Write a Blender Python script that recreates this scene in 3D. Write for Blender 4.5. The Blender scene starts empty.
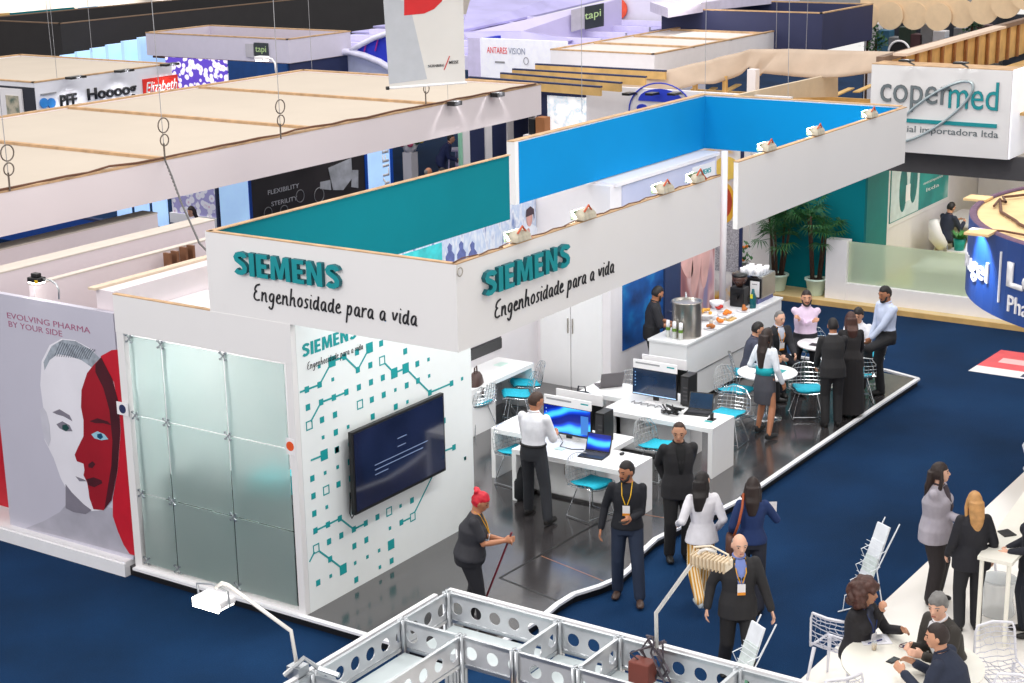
import bpy, bmesh, math, random
from mathutils import Vector, Matrix, noise
from math import sin, cos, pi, radians as rad
V = Vector
scene = bpy.context.scene
C = scene.collection
# ------------------------------------------------------------------ camera
CAM = V((-13.3869, -11.9207, 8.2581)); FPX = 1670.66
PT, YW, RL = 0.269583, 0.592277, -0.0185372
FW = V((cos(PT)*cos(YW), cos(PT)*sin(YW), -sin(PT)))
_r = FW.cross(V((0, 0, 1))).normalized(); _u = _r.cross(FW)
RT = cos(RL)*_r + sin(RL)*_u; UP = -sin(RL)*_r + cos(RL)*_u
cd = bpy.data.cameras.new('camera'); cam = bpy.data.objects.new('camera', cd); C.objects.link(cam)
cd.sensor_width = 36; cd.lens = FPX*36/1024; cd.clip_end = 400; cd.clip_start = .2
cam.matrix_world = Matrix(((RT.x, UP.x, -FW.x, CAM.x), (RT.y, UP.y, -FW.y, CAM.y), (RT.z, UP.z, -FW.z, CAM.z), (0, 0, 0, 1)))
scene.camera = cam
# ------------------------------------------------------------------ light of the hall
scene.view_settings.view_transform = 'Standard'; scene.view_settings.look = 'None'
scene.view_settings.gamma = 1; scene.view_settings.use_curve_mapping = False
scene.view_settings.exposure = 0.42
w = bpy.data.worlds.new('hall'); scene.world = w; w.use_nodes = True
bg = w.node_tree.nodes['Background']; bg.inputs[0].default_value = (1, .975, .95, 1); bg.inputs[1].default_value = .72
def area(name, loc, size, power, col=(1, 1, 1), rot=(0, 0, 0), sy=None):
    l = bpy.data.lights.new(name, 'AREA'); l.energy = power; l.color = col; l.size = size
    if sy: l.shape = 'RECTANGLE'; l.size_y = sy
    o = bpy.data.objects.new(name, l); C.objects.link(o); o.location = loc; o.rotation_euler = rot
    return o
for (x, y) in ((-2, -8), (6, -4), (14, -6), (2, 6), (12, 6), (22, 8), (20, 20), (34, 14), (32, -2), (8, 18)):
    area('hall_lamp', (x, y, 15), 3.0, 330, (1, .985, .96))
area('hall_side_lamp', (-16, 2, 13), 6, 1100, (1, .97, .97), (rad(8), rad(-48), 0))  # added fill from the side, no fixture there; brightens the left fascia board

# ------------------------------------------------------------------ reading positions off the plan
def ray(u, v):
    return FW + RT*((u-512)/FPX) - UP*((v-341.5)/FPX)
def G(u, v, z=0.0):
    d = ray(u, v); return CAM + d*((z-CAM.z)/d.z)
def onx(u, v, x):
    d = ray(u, v); return CAM + d*((x-CAM.x)/d.x)
def ony(u, v, y):
    d = ray(u, v); return CAM + d*((y-CAM.y)/d.y)

# ------------------------------------------------------------------ materials
MATS = {}
def lin(c):
    c /= 255.0
    return c/12.92 if c <= .04045 else ((c+.055)/1.055)**2.4
def M(name, col, rough=.5, metal=0, emit=0, vary=.06, scale=6, bump=0, trans=0, alpha=1, spec=.5, coat=0):
    if name in MATS: return MATS[name]
    m = bpy.data.materials.new(name); m.use_nodes = True; nt = m.node_tree; b = nt.nodes['Principled BSDF']
    c = [lin(v) for v in col]
    tc = nt.nodes.new('ShaderNodeTexCoord'); nz = nt.nodes.new('ShaderNodeTexNoise'); nz.inputs['Scale'].default_value = scale
    nz.inputs['Detail'].default_value = 4
    nt.links.new(tc.outputs['Object'], nz.inputs['Vector'])
    cr = nt.nodes.new('ShaderNodeValToRGB'); e = cr.color_ramp.elements
    e[0].position = .3; e[1].position = .7
    e[0].color = [max(0, v*(1-vary)) for v in c]+[1]; e[1].color = [min(1, v*(1+vary)) for v in c]+[1]
    nt.links.new(nz.outputs['Fac'], cr.inputs[0]); nt.links.new(cr.outputs[0], b.inputs['Base Color'])
    b.inputs['Roughness'].default_value = rough; b.inputs['Metallic'].default_value = metal
    b.inputs['Specular IOR Level'].default_value = spec
    if coat: b.inputs['Coat Weight'].default_value = coat
    if trans: b.inputs['Transmission Weight'].default_value = trans
    if alpha < 1: b.inputs['Alpha'].default_value = alpha
    if emit:
        nt.links.new(cr.outputs[0], b.inputs['Emission Color']); b.inputs['Emission Strength'].default_value = emit
    if bump:
        bp = nt.nodes.new('ShaderNodeBump'); bp.inputs['Strength'].default_value = bump; bp.inputs['Distance'].default_value = .01
        n2 = nt.nodes.new('ShaderNodeTexNoise'); n2.inputs['Scale'].default_value = scale*12
        nt.links.new(tc.outputs['Object'], n2.inputs['Vector'])
        nt.links.new(n2.outputs['Fac'], bp.inputs['Height']); nt.links.new(bp.outputs[0], b.inputs['Normal'])
    MATS[name] = m; return m

WHITE = M('white_laminate', (236, 234, 236), .38, vary=.015)
WALLP = M('white_paint', (232, 228, 231), .6, vary=.015)
FASC = M('fascia_white', (226, 224, 224), .6, vary=.012, scale=1.2)
PINK = M('warm_white_panel', (225, 214, 218), .6, vary=.02, scale=1.5)
GLOSSW = M('gloss_white', (240, 240, 241), .22, vary=.01)
TEAL = M('teal_paint', (0, 112, 124), .85, spec=.15, vary=.05, scale=.8)
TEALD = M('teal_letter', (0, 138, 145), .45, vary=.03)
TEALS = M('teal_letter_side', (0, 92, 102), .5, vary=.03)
TEALP = M('teal_print', (0, 152, 155), .5, vary=.02)
BLUE = M('blue_paint', (0, 132, 194), .85, spec=.15, vary=.04, scale=.7)
INK = M('black_ink', (22, 22, 28), .6)
WOODE = M('raw_wood_edge', (186, 152, 116), .8, vary=.22, scale=5)
WOODB = M('yellow_board', (204, 166, 104), .75, vary=.18, scale=3)
PLY = M('plywood', (226, 192, 140), .75, vary=.12, scale=2.5)
BEIGE = M('beige_fabric', (186, 174, 160), .9, vary=.03, scale=.9, bump=.1)
CANV = M('canvas_drape', (190, 170, 152), .95, vary=.08, scale=2, bump=.2)
ALU = M('aluminium', (188, 192, 196), .32, .85, vary=.04)
CHROME = M('chrome_wire', (205, 210, 214), .18, 1, vary=.02)
BLACK = M('black_plastic', (18, 18, 20), .4)
BLACKW = M('black_panel', (38, 35, 36), .7, vary=.12, scale=2)
NAVY = M('navy_panel', (32, 42, 82), .6, vary=.08, scale=1.5)
DGREY = M('dark_grey', (72, 71, 74), .7)
GREY = M('mid_grey', (150, 150, 154), .6)
TURQ = M('turquoise_cushion', (20, 178, 205), .7, vary=.12, scale=30, bump=.3)
CREAM = M('ivory_laminate', (238, 235, 224), .35, vary=.02)
PUR = M('lilac_roof', (176, 170, 220), .6, vary=.16, scale=.7)
LAMPE = M('lamp_lens', (255, 250, 240), .3, emit=14, vary=0)
STAGEW = M('stage_edge_white', (232, 232, 236), .4, vary=.02)
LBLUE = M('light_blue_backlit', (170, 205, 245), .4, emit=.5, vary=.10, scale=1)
CARDB = M('cardboard', (170, 112, 70), .85, vary=.08)
LEAF = M('palm_leaf', (38, 92, 42), .5, vary=.35, scale=9)
BARK = M('palm_stem', (74, 52, 40), .9, vary=.3, scale=20, bump=.6)
POT = M('pale_green_pot', (205, 226, 212), .5, vary=.03)
RED = M('deep_red_print', (186, 12, 36), .5, vary=.06)
STEEL = M('brushed_steel', (176, 170, 162), .28, .9, vary=.08, scale=4)

def node_mat(name, fn, rough=.5):
    m = bpy.data.materials.new(name); m.use_nodes = True; nt = m.node_tree; b = nt.nodes['Principled BSDF']
    b.inputs['Roughness'].default_value = rough; fn(nt, b); MATS[name] = m; return m
def ramp(nt, fac, stops):
    r = nt.nodes.new('ShaderNodeValToRGB'); e = r.color_ramp.elements
    while len(e) < len(stops): e.new(.5)
    for k, (p, c) in enumerate(stops): e[k].position = p; e[k].color = [lin(v) for v in c]+[1]
    nt.links.new(fac, r.inputs[0]); return r
def _carpet(nt, b):
    tc = nt.nodes.new('ShaderNodeTexCoord'); a = nt.nodes.new('ShaderNodeTexNoise'); a.inputs['Scale'].default_value = .55; a.inputs['Detail'].default_value = 5
    nt.links.new(tc.outputs['Object'], a.inputs[0])
    r = ramp(nt, a.outputs[0], [(.3, (9, 38, 68)), (.55, (12, 46, 82)), (.75, (17, 54, 92))])
    f = nt.nodes.new('ShaderNodeTexNoise'); f.inputs['Scale'].default_value = 60; nt.links.new(tc.outputs['Object'], f.inputs[0])
    mx = nt.nodes.new('ShaderNodeMixRGB'); mx.blend_type = 'OVERLAY'; mx.inputs[0].default_value = .35
    nt.links.new(r.outputs[0], mx.inputs[1]); nt.links.new(f.outputs[0], mx.inputs[2]); nt.links.new(mx.outputs[0], b.inputs['Base Color'])
    b.inputs['Specular IOR Level'].default_value = .15
    bp = nt.nodes.new('ShaderNodeBump'); bp.inputs[0].default_value = .4; bp.inputs[1].default_value = .01
    nt.links.new(f.outputs[0], bp.inputs['Height']); nt.links.new(bp.outputs[0], b.inputs['Normal'])
CARPET = node_mat('navy_carpet', _carpet, .95)
def _stage(nt, b):
    tc = nt.nodes.new('ShaderNodeTexCoord')
    mp = nt.nodes.new('ShaderNodeMapping'); mp.inputs['Scale'].default_value = (.6, 5, 1)
    nt.links.new(tc.outputs['Object'], mp.inputs[0])
    a = nt.nodes.new('ShaderNodeTexNoise'); a.inputs['Scale'].default_value = 2.2; a.inputs['Detail'].default_value = 6
    nt.links.new(mp.outputs[0], a.inputs[0])
    r = ramp(nt, a.outputs[0], [(.3, (42, 39, 40)), (.7, (60, 57, 58))]); nt.links.new(r.outputs[0], b.inputs['Base Color'])
    n2 = nt.nodes.new('ShaderNodeTexNoise'); n2.inputs['Scale'].default_value = 1.7; nt.links.new(tc.outputs['Object'], n2.inputs[0])
    mr = nt.nodes.new('ShaderNodeMapRange'); mr.inputs[3].default_value = .10; mr.inputs[4].default_value = .26
    nt.links.new(n2.outputs[0], mr.inputs[0]); nt.links.new(mr.outputs[0], b.inputs['Roughness'])
    b.inputs['Specular IOR Level'].default_value = 1.0; b.inputs['Coat Weight'].default_value = .6; b.inputs['Coat Roughness'].default_value = .12
STAGE = node_mat('dark_laminate_floor', _stage, .25)
def _frost(nt, b):
    tc = nt.nodes.new('ShaderNodeTexCoord'); n = nt.nodes.new('ShaderNodeTexNoise'); n.inputs['Scale'].default_value = .8
    nt.links.new(tc.outputs['Object'], n.inputs[0])
    r = ramp(nt, n.outputs[0], [(.3, (212, 232, 228)), (.7, (228, 242, 238))]); nt.links.new(r.outputs[0], b.inputs['Base Color'])
    b.inputs['Transmission Weight'].default_value = .80; b.inputs['IOR'].default_value = 1.3
FROST = node_mat('frosted_glass', _frost, .42)
CLEAR = M('clear_acrylic', (225, 232, 236), .15, vary=.02, alpha=.42)
def _desk(nt, b):
    tc = nt.nodes.new('ShaderNodeTexCoord'); mp = nt.nodes.new('ShaderNodeMapping'); mp.inputs['Rotation'].default_value = (rad(20), 0, 0)
    nt.links.new(tc.outputs['Object'], mp.inputs[0])
    n = nt.nodes.new('ShaderNodeTexWave'); n.inputs['Scale'].default_value = 1.2; n.inputs['Distortion'].default_value = 6; n.bands_direction = 'Z'
    nt.links.new(mp.outputs[0], n.inputs[0])
    r = ramp(nt, n.outputs[1], [(.2, (2, 20, 110)), (.6, (8, 60, 190)), (.97, (60, 170, 240))])
    nt.links.new(r.outputs[0], b.inputs['Base Color']); nt.links.new(r.outputs[0], b.inputs['Emission Color']); b.inputs['Emission Strength'].default_value = .75
SCRBLUE = node_mat('blue_desktop_screen', _desk, .25)
SCRDARK = M('dark_blue_screen', (16, 34, 58), .12, emit=.55, vary=.35, scale=3, spec=.7)
TVS = M('tv_glass', (22, 28, 52), .07, emit=.35, vary=.4, scale=1.5, spec=.9)
def cells(name, bgc, fg, sc, emit=.0, thr=.42):
    def fn(nt, b):
        tc = nt.nodes.new('ShaderNodeTexCoord'); v = nt.nodes.new('ShaderNodeTexVoronoi'); v.inputs['Scale'].default_value = sc
        nt.links.new(tc.outputs['Object'], v.inputs[0])
        r = ramp(nt, v.outputs['Distance'], [(0, (214, 150, 190)), (thr*.45, fg), (thr, fg), (thr+.05, bgc)])
        nt.links.new(r.outputs[0], b.inputs['Base Color'])
        if emit: nt.links.new(r.outputs[0], b.inputs['Emission Color']); b.inputs['Emission Strength'].default_value = emit
    return node_mat(name, fn)
CELLS = cells('cell_image', (96, 70, 190), (245, 236, 248), 6.5, .4, .52)
def photo(name, stops, sc, emit=0, det=3, rot=0, stretch=(1, 1, 1)):
    def fn(nt, b):
        tc = nt.nodes.new('ShaderNodeTexCoord'); mp = nt.nodes.new('ShaderNodeMapping'); mp.inputs['Scale'].default_value = stretch
        mp.inputs['Rotation'].default_value = (0, rot, 0)
        nt.links.new(tc.outputs['Object'], mp.inputs[0])
        v = nt.nodes.new('ShaderNodeTexNoise'); v.inputs['Scale'].default_value = sc; v.inputs['Detail'].default_value = det
        nt.links.new(mp.outputs[0], v.inputs[0]); r = ramp(nt, v.outputs[0], stops)
        nt.links.new(r.outputs[0], b.inputs['Base Color'])
        if emit: nt.links.new(r.outputs[0], b.inputs['Emission Color']); b.inputs['Emission Strength'].default_value = emit
    return node_mat(name, fn)
LABP = photo('lab_photo_print', [(.3, (235, 238, 246)), (.47, (190, 205, 232)), (.55, (232, 235, 244)), (.68, (120, 140, 190))], 3.2, stretch=(2, 1, .8))
HANDP = photo('hand_photo_print', [(.28, (120, 78, 92)), (.42, (178, 120, 120)), (.52, (226, 190, 190)), (.62, (196, 150, 160)), (.72, (148, 140, 176))], 1.3, det=1, stretch=(2.4, 1, .7))
BLUEP = photo('deep_blue_print', [(.3, (4, 40, 90)), (.5, (0, 84, 160)), (.72, (20, 150, 215))], 1.4, stretch=(1, 1, 1.3))
COFP = photo('coffee_photo_print', [(.35, (236, 230, 225)), (.5, (200, 190, 190)), (.6, (226, 176, 70)), (.72, (168, 60, 30))], 2.2)
LILACP = photo('lilac_print', [(.3, (180, 186, 214)), (.7, (205, 205, 226))], 1)
TEALPR = photo('teal_gradient_print', [(.3, (0, 110, 112)), (.6, (40, 160, 155)), (.8, (170, 215, 210))], .9, stretch=(1, 1, 1))
WHITEPIC = photo('white_sketch_print', [(.45, (250, 252, 255)), (.56, (200, 215, 228)), (.62, (248, 250, 252))], 4, .35)
DARKPOST = photo('dark_poster_print', [(.3, (34, 30, 32)), (.7, (56, 50, 52))], 1)

# ------------------------------------------------------------------ mesh builder
class MB:
    def __init__(s): s.v = []; s.f = []; s.m = []
    def add(s, vs, fs, mi=0):
        o = len(s.v); s.v += [V(a) for a in vs]; s.f += [tuple(o+i for i in f) for f in fs]; s.m += [mi]*len(fs); return s
    def box(s, x0, x1, y0, y1, z0, z1, mi=0):
        return s.add([(x0,y0,z0),(x1,y0,z0),(x1,y1,z0),(x0,y1,z0),(x0,y0,z1),(x1,y0,z1),(x1,y1,z1),(x0,y1,z1)],
            [(0,3,2,1),(4,5,6,7),(0,1,5,4),(1,2,6,5),(2,3,7,6),(3,0,4,7)], mi)
    def prism(s, poly, d, mi=0):
        n = len(poly); d = V(d); p = [V(a) for a in poly]
        nrm = V((0, 0, 0))
        for i in range(n): nrm += p[i].cross(p[(i+1) % n])
        if nrm.dot(d) > 0: p = p[::-1]
        return s.add(p+[a+d for a in p], [tuple(range(n)), tuple(range(2*n-1, n-1, -1))]+[(i, i+n, (i+1) % n+n, (i+1) % n) for i in range(n)], mi)
    def rings(s, rings, mi=0, caps=True):
        n = len(rings[0]); o = []
        for r in rings: o += r
        f = []
        for k in range(len(rings)-1):
            for i in range(n): f.append((k*n+i, k*n+(i+1) % n, (k+1)*n+(i+1) % n, (k+1)*n+i))
        if caps: f.append(tuple(range(n-1, -1, -1))); f.append(tuple(len(o)-n+i for i in range(n)))
        return s.add(o, f, mi)
    def tube(s, pts, r, n=8, mi=0, closed=False):
        pts = [V(p) for p in pts]; rs = r if isinstance(r, (list, tuple)) else [r]*len(pts)
        rg = []; N = len(pts); up = None
        for k, p in enumerate(pts):
            a = pts[(k-1) % N] if (closed or k > 0) else p; b = pts[(k+1) % N] if (closed or k < N-1) else p
            t = (b-a)
            t = t.normalized() if t.length > 1e-9 else V((0, 0, 1))
            if up is None: up = V((0, 0, 1)) if abs(t.z) < .9 else V((1, 0, 0))
            x = up.cross(t)
            if x.length < 1e-4: x = V((1, 0, 0)).cross(t)
            if x.length < 1e-4: x = V((0, 1, 0)).cross(t)
            x.normalize(); y = t.cross(x); up = y
            rg.append([p+x*rs[k]*cos(2*pi*i/n)+y*rs[k]*sin(2*pi*i/n) for i in range(n)])
        if closed: rg.append(rg[0])
        return s.rings(rg, mi, not closed)
    def cyl(s, a, b, r0, r1=None, n=20, mi=0): return s.tube([a, b], [r0, r0 if r1 is None else r1], n, mi)
    def lathe(s, prof, c=(0, 0, 0), n=28, mi=0, caps=True):
        c = V(c)
        return s.rings([[c+V((r*cos(2*pi*i/n), r*sin(2*pi*i/n), z)) for i in range(n)] for r, z in prof], mi, caps)
    def ell(s, c, r, n=14, mi=0, fn=None, mat=None):
        c = V(c); rows = max(6, n*3//4); rg = []
        for k in range(rows+1):
            th = pi*k/rows; th = min(max(th, .02), pi-.02)
            ring = []
            for i in range(n):
                d = V((sin(th)*cos(2*pi*i/n), sin(th)*sin(2*pi*i/n), -cos(th)))
                q = V((d.x*r[0], d.y*r[1], d.z*r[2]))
                if fn: q = fn(d, q)
                if mat: q = mat @ q
                ring.append(c+q)
            rg.append(ring)
        return s.rings(rg, mi)
    def me(s, name, mats, smooth=False):
        m = bpy.data.meshes.new(name); m.from_pydata([tuple(v) for v in s.v], [], s.f)
        for a in (mats if isinstance(mats, (list, tuple)) else [mats]): m.materials.append(a)
        m.polygons.foreach_set('material_index', s.m)
        if smooth: m.polygons.foreach_set('use_smooth', [True]*len(s.f))
        m.update(); return m
    def build(s, name, mats, parent=None, smooth=False, bevel=0, origin=None, local=False):
        """coordinates are world; the object is put at its parent's frame or at its own base"""
        if parent is not None:
            if not local:
                L = parent['_o'] if '_o' in parent else None
                off = wl(parent); s.v = [a-off for a in s.v]
            ob = bpy.data.objects.new(name, s.me(name, mats, smooth)); C.objects.link(ob); ob.parent = parent
        else:
            if origin is None:
                xs = [a.x for a in s.v]; ys = [a.y for a in s.v]; zs = [a.z for a in s.v]
                origin = V(((min(xs)+max(xs))/2, (min(ys)+max(ys))/2, min(zs)))
            origin = V(origin); s.v = [a-origin for a in s.v]
            ob = bpy.data.objects.new(name, s.me(name, mats, smooth)); C.objects.link(ob); ob.location = origin
        if bevel:
            b = ob.modifiers.new('bevel', 'BEVEL'); b.width = bevel; b.segments = 2; b.limit_method = 'ANGLE'
        return ob
def wl(o):
    p = V((0, 0, 0))
    while o is not None: p += o.location; o = o.parent
    return p
def tag(o, label=None, cat=None, group=None, kind=None):
    if label: o['label'] = label
    if cat: o['category'] = cat
    if group: o['group'] = group
    if kind: o['kind'] = kind
    return o
def thing(name, label, cat, loc=(0, 0, 0), rz=0, group=None):
    o = bpy.data.objects.new(name, None); C.objects.link(o); o.location = V(loc); o.rotation_euler = (0, 0, rz)
    o.empty_display_size = .2
    return tag(o, label, cat, group)
def struct(o): o['kind'] = 'structure'; return o
def dup(root, loc, rz, label, group=None):
    r = root.copy(); C.objects.link(r); r.location = V(loc); r.rotation_euler = (0, 0, rz); r['label'] = label
    if group: r['group'] = group
    def rec(a, b):
        for ch in list(a.children):
            c = ch.copy(); C.objects.link(c); c.parent = b; rec(ch, c)
    rec(root, r); return r
def bx(name, x0, x1, y0, y1, z0, z1, mat, parent=None, bevel=0):
    return MB().box(min(x0,x1), max(x0,x1), min(y0,y1), max(y0,y1), z0, z1).build(name, mat, parent, bevel=bevel)
DG = None
def text(txt, mat, parent, ox, ax, ay, w=None, h=None, ext=.01, off=0, shear=0, name='lettering', fitw=True, spc=1):
    """lettering whose lower left corner is at ox (world), running along ax, upright along ay"""
    c = bpy.data.curves.new('t', 'FONT'); c.body = txt; c.size = 1; c.offset = off; c.shear = shear; c.extrude = 0; c.space_character = spc; c.resolution_u = 3
    o = bpy.data.objects.new('t', c); C.objects.link(o); bpy.context.view_layer.update()
    me = bpy.data.meshes.new_from_object(o.evaluated_get(bpy.context.evaluated_depsgraph_get()))
    bpy.data.objects.remove(o); bpy.data.curves.remove(c)
    xs = [v.co.x for v in me.vertices]; ys = [v.co.y for v in me.vertices]
    x0, x1, y0, y1 = min(xs), max(xs), min(ys), max(ys)
    sx = (w/(x1-x0)) if w else None; sy = (h/(y1-y0)) if h else None
    sx = sx or sy; sy = sy or sx
    ax = V(ax).normalized(); ay = V(ay).normalized(); az = ax.cross(ay); ox = V(ox)
    bm = bmesh.new(); bm.from_mesh(me); bpy.data.meshes.remove(me)
    for v in bm.verts: v.co = V((0, 0, 0)) + ox + ax*((v.co.x-x0)*sx) + ay*((v.co.y-y0)*sy)
    r = bmesh.ops.extrude_face_region(bm, geom=bm.faces[:])
    for e in r['geom']:
        if isinstance(e, bmesh.types.BMVert): e.co += az*ext
    bmesh.ops.recalc_face_normals(bm, faces=bm.faces)
    off_ = wl(parent) if parent else V((0, 0, 0))
    for v in bm.verts: v.co -= off_
    m2 = bpy.data.meshes.new(name); bm.to_mesh(m2); bm.free()
    mm = mat if isinstance(mat, (list, tuple)) else [mat]
    for a in mm: m2.materials.append(a)
    if len(mm) > 1:
        for p in m2.polygons: p.material_index = 0 if abs(p.normal.dot(az)) > .7 else 1
    ob = bpy.data.objects.new(name, m2); C.objects.link(ob)
    if parent: ob.parent = parent
    return ob
def block_text(txt, mats, parent, ox, ax, ay, w, h, ext=.05):
    """heavy condensed capitals cut from board"""
    ax = V(ax).normalized(); ay = V(ay).normalized(); az = ax.cross(ay); ox = V(ox); T = .21
    Sc = [(.52,.76),(.47,.86),(.33,.895),(.19,.86),(.125,.74),(.16,.64),(.30,.545),(.42,.46),(.49,.34),(.47,.19),(.34,.105),(.20,.105),(.09,.19)]
    def off(P, t):
        L, R_ = [], []
        for k in range(len(P)):
            a = V(P[max(0, k-1)]); b = V(P[min(len(P)-1, k+1)]); d = (b-a).normalized(); n = V((-d.y, d.x)); L.append(V(P[k])+n*t/2); R_.append(V(P[k])-n*t/2)
        return L, R_
    G_ = {'I': (.24, [[(0,0),(.22,0),(.22,1),(0,1)]]), 'E': (.52, [[(0,0),(.48,0),(.48,.18),(.21,.18),(.21,.41),(.44,.41),(.44,.59),(.21,.59),(.21,.82),(.48,.82),(.48,1),(0,1)]]),
      'M': (.86, [[(0,0),(.19,0),(.21,.62),(.34,.05),(.50,.05),(.63,.62),(.65,0),(.84,0),(.80,1),(.56,1),(.42,.42),(.28,1),(.04,1)]]), 'N': (.68, [[(0,0),(.2,0),(.2,.6),(.43,0),(.64,0),(.64,1),(.44,1),(.44,.42),(.21,1),(0,1)]])}
    tot = sum((.62 if c == 'S' else G_[c][0])+.07 for c in txt)-.07; sx = w/tot; x = 0; obs = []
    for c in txt:
        mb = MB()
        Wf = lambda q: ox+ax*((x+q[0])*sx)+ay*(q[1]*h)
        if c == 'S':
            L, R_ = off(Sc, T)
            for k in range(len(Sc)-1): mb.prism([Wf(L[k]), Wf(R_[k]), Wf(R_[k+1]), Wf(L[k+1])], az*ext)
            x += .62+.07
        else:
            for P in G_[c][1]: mb.prism([Wf(q) for q in P], az*ext)
            x += G_[c][0]+.07
        o = mb.build('letter', mats, parent)
        for f in o.data.polygons: f.material_index = 0 if abs(f.normal.dot(az)) > .7 else len(o.data.materials)-1
    return obs
# a handwritten alphabet, drawn as pen strokes (x-height 1)
GL = {'E': (1.0, [[(.75,1.75),(.25,1.6),(.1,1.05),(.45,.98),(.12,.85),(.05,.3),(.35,0),(.8,.12)]]),
 'n': (.95, [[(.1,1),(.1,.0)],[(.1,.55),(.35,.95),(.58,.9),(.6,.1),(.78,0)]]),
 'g': (.95, [[(.65,.85),(.4,1),(.12,.7),(.15,.25),(.4,.08),(.62,.4),(.68,1),(.62,-.45),(.35,-.75),(.1,-.45)]]),
 'e': (.8, [[(.12,.5),(.5,.6),(.5,.9),(.3,1),(.08,.65),(.12,.15),(.4,0),(.7,.2)]]),
 'h': (.95, [[(.15,1.8),(.1,0)],[(.1,.5),(.35,.9),(.58,.85),(.6,.1),(.78,0)]]),
 'o': (.85, [[(.4,1),(.12,.75),(.1,.25),(.35,0),(.62,.25),(.62,.75),(.4,1)]]),
 's': (.7, [[(.55,.9),(.3,1),(.12,.75),(.45,.4),(.42,.08),(.08,.05)]]),
 'i': (.42, [[(.15,1),(.13,.1),(.3,0)],[(.17,1.4),(.2,1.42)]]),
 'd': (.95, [[(.6,.85),(.38,1),(.12,.7),(.12,.2),(.35,0),(.6,.35),(.68,1.8),(.62,.1),(.82,0)]]),
 'a': (.9, [[(.6,.85),(.38,1),(.12,.7),(.12,.2),(.35,0),(.58,.35),(.62,1),(.6,.1),(.8,0)]]),
 'p': (.9, [[(.15,1),(.08,-.8)],[(.13,.6),(.35,1),(.6,.85),(.58,.25),(.35,0),(.12,.2)]]),
 'r': (.7, [[(.12,1),(.12,0)],[(.12,.5),(.32,.92),(.6,.9)]]),
 'v': (.8, [[(.08,1),(.3,0),(.62,1)]]), ' ': (.55, [])}
def script_text(txt, mat, parent, ox, ax, ay, w, pen=.012, name='handwritten_lettering', ext=.006, sl=.12, xh=None):
    if ' ' in txt:                                        # one object per word
        tot = sum(GL[c][0] for c in txt); cx = 0; axn = V(ax).normalized()
        for wd in txt.split(' '):
            ww = sum(GL[c][0] for c in wd); o = script_text(wd, mat, parent, V(ox)+axn*(cx*w/tot), ax, ay, w*ww/tot, pen, name, ext, sl, xh or w/tot); cx += ww+GL[' '][0]
        return o
    tot = sum(GL[c][0] for c in txt); s = w/tot; sv = xh or s
    ax = V(ax).normalized(); ay = V(ay).normalized(); az = ax.cross(ay); mb = MB(); cx = 0; ox = V(ox)
    for c in txt:
        for st in GL[c][1]:
            P = [V(p+(0,)) for p in st]
            if len(P) > 2:
                for _ in range(2):
                    Q = [P[0]]
                    for a, b in zip(P, P[1:]): Q += [a*.75+b*.25, a*.25+b*.75]
                    P = Q+[P[-1]]
            W = [ox + ax*((cx+p.x+sl*p.y)*s) + ay*(p.y*sv) + az*ext for p in P]
            mb.tube(W, pen, 5)
        cx += GL[c][0]
    return mb.build(name, mat, parent)
def uphold(poly_px, fn, mb, d, mi=0):
    mb.prism([fn(u, v) for u, v in poly_px], d, mi)
# ================================================================== THE SETTING
X, Y, Z = V((1, 0, 0)), V((0, 1, 0)), V((0, 0, 1))
o = MB().box(-16, 60, -16, 60, -.3, 0).build('floor', CARPET); struct(o)
SZ = .12
def edge_y(x): return [(-.05,-2.2),(.6,-2.3),(1.35,-2.33),(1.75,-2.29),(2.1,-2.3),(2.45,-2.44),(2.8,-2.52),(3.15,-2.49),(3.6,-2.36),(4.1,-2.3),(4.7,-2.38),(5.3,-2.52),(5.9,-2.6),(7.9,-2.6),(10.9,-2.62),(12.5,-2.64)]
EP = edge_y(0)
t = thing('exhibition_stage', 'dark laminate stage floor with white edging under the main white and teal stand', 'stage floor', (6, 0, 0))
poly = [V((x, y, 0)) for x, y in EP] + [V((12.72, 1.45, 0)), V((9.4, 1.45, 0)), V((9.4, 2.9, 0)), V((-.05, 2.9, 0))]
MB().prism(poly, (0, 0, SZ-.002)).build('platform', [M('stage_skirt_black', (14, 14, 18), .5)], t)
MB().prism([p+V((0, 0, SZ-.002)) for p in poly], (0, 0, .004)).build('laminate', STAGE, t)
trim = MB(); out = [V((-.06, 2.75, SZ)), V((-.06, -2.2, SZ))] + [V((x, y-.01, SZ)) for x, y in EP[1:]] + [V((12.72, -2.0, SZ)), V((12.74, 1.3, SZ))]
for a, b in zip(out, out[1:]):
    d = (b-a).normalized(); n = d.cross(Z)*.035
    trim.prism([a-n-Z*.02, b-n-Z*.02, b+n-Z*.02, a+n-Z*.02], (0, 0, .032))
trim.build('white_trim', STAGEW, t)
# inlay strips in the laminate
inl = MB()
def strip(mb, a, b, w_, z):
    a = V(a+(z,)); b = V(b+(z,)); d = (b-a).normalized(); n = d.cross(Z)*w_
    mb.prism([a-n, b-n, b+n, a+n], (0, 0, .002))
p0 = G(500, 578, SZ); p1 = G(598, 543-20, SZ); p2 = G(560, 602, SZ)
strip(inl, (p0.x, p0.y), (p1.x, p1.y), .018, SZ+.002); strip(inl, (p0.x, p0.y), (p2.x, p2.y), .018, SZ+.002)
inl.build('inlay_line', M('inlay_black', (20, 19, 20), .4), t)
inl = MB(); q0 = G(541, 556, SZ); q1 = G(603, 581, SZ); strip(inl, (q0.x, q0.y), (q1.x, q1.y), .006, SZ+.002)
q0 = G(640, 514, SZ); q1 = G(676, 520, SZ); strip(inl, (q0.x, q0.y), (q1.x, q1.y), .006, SZ+.002)
inl.build('inlay_seam', M('seam_copper', (150, 100, 70), .4), t)

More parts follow.
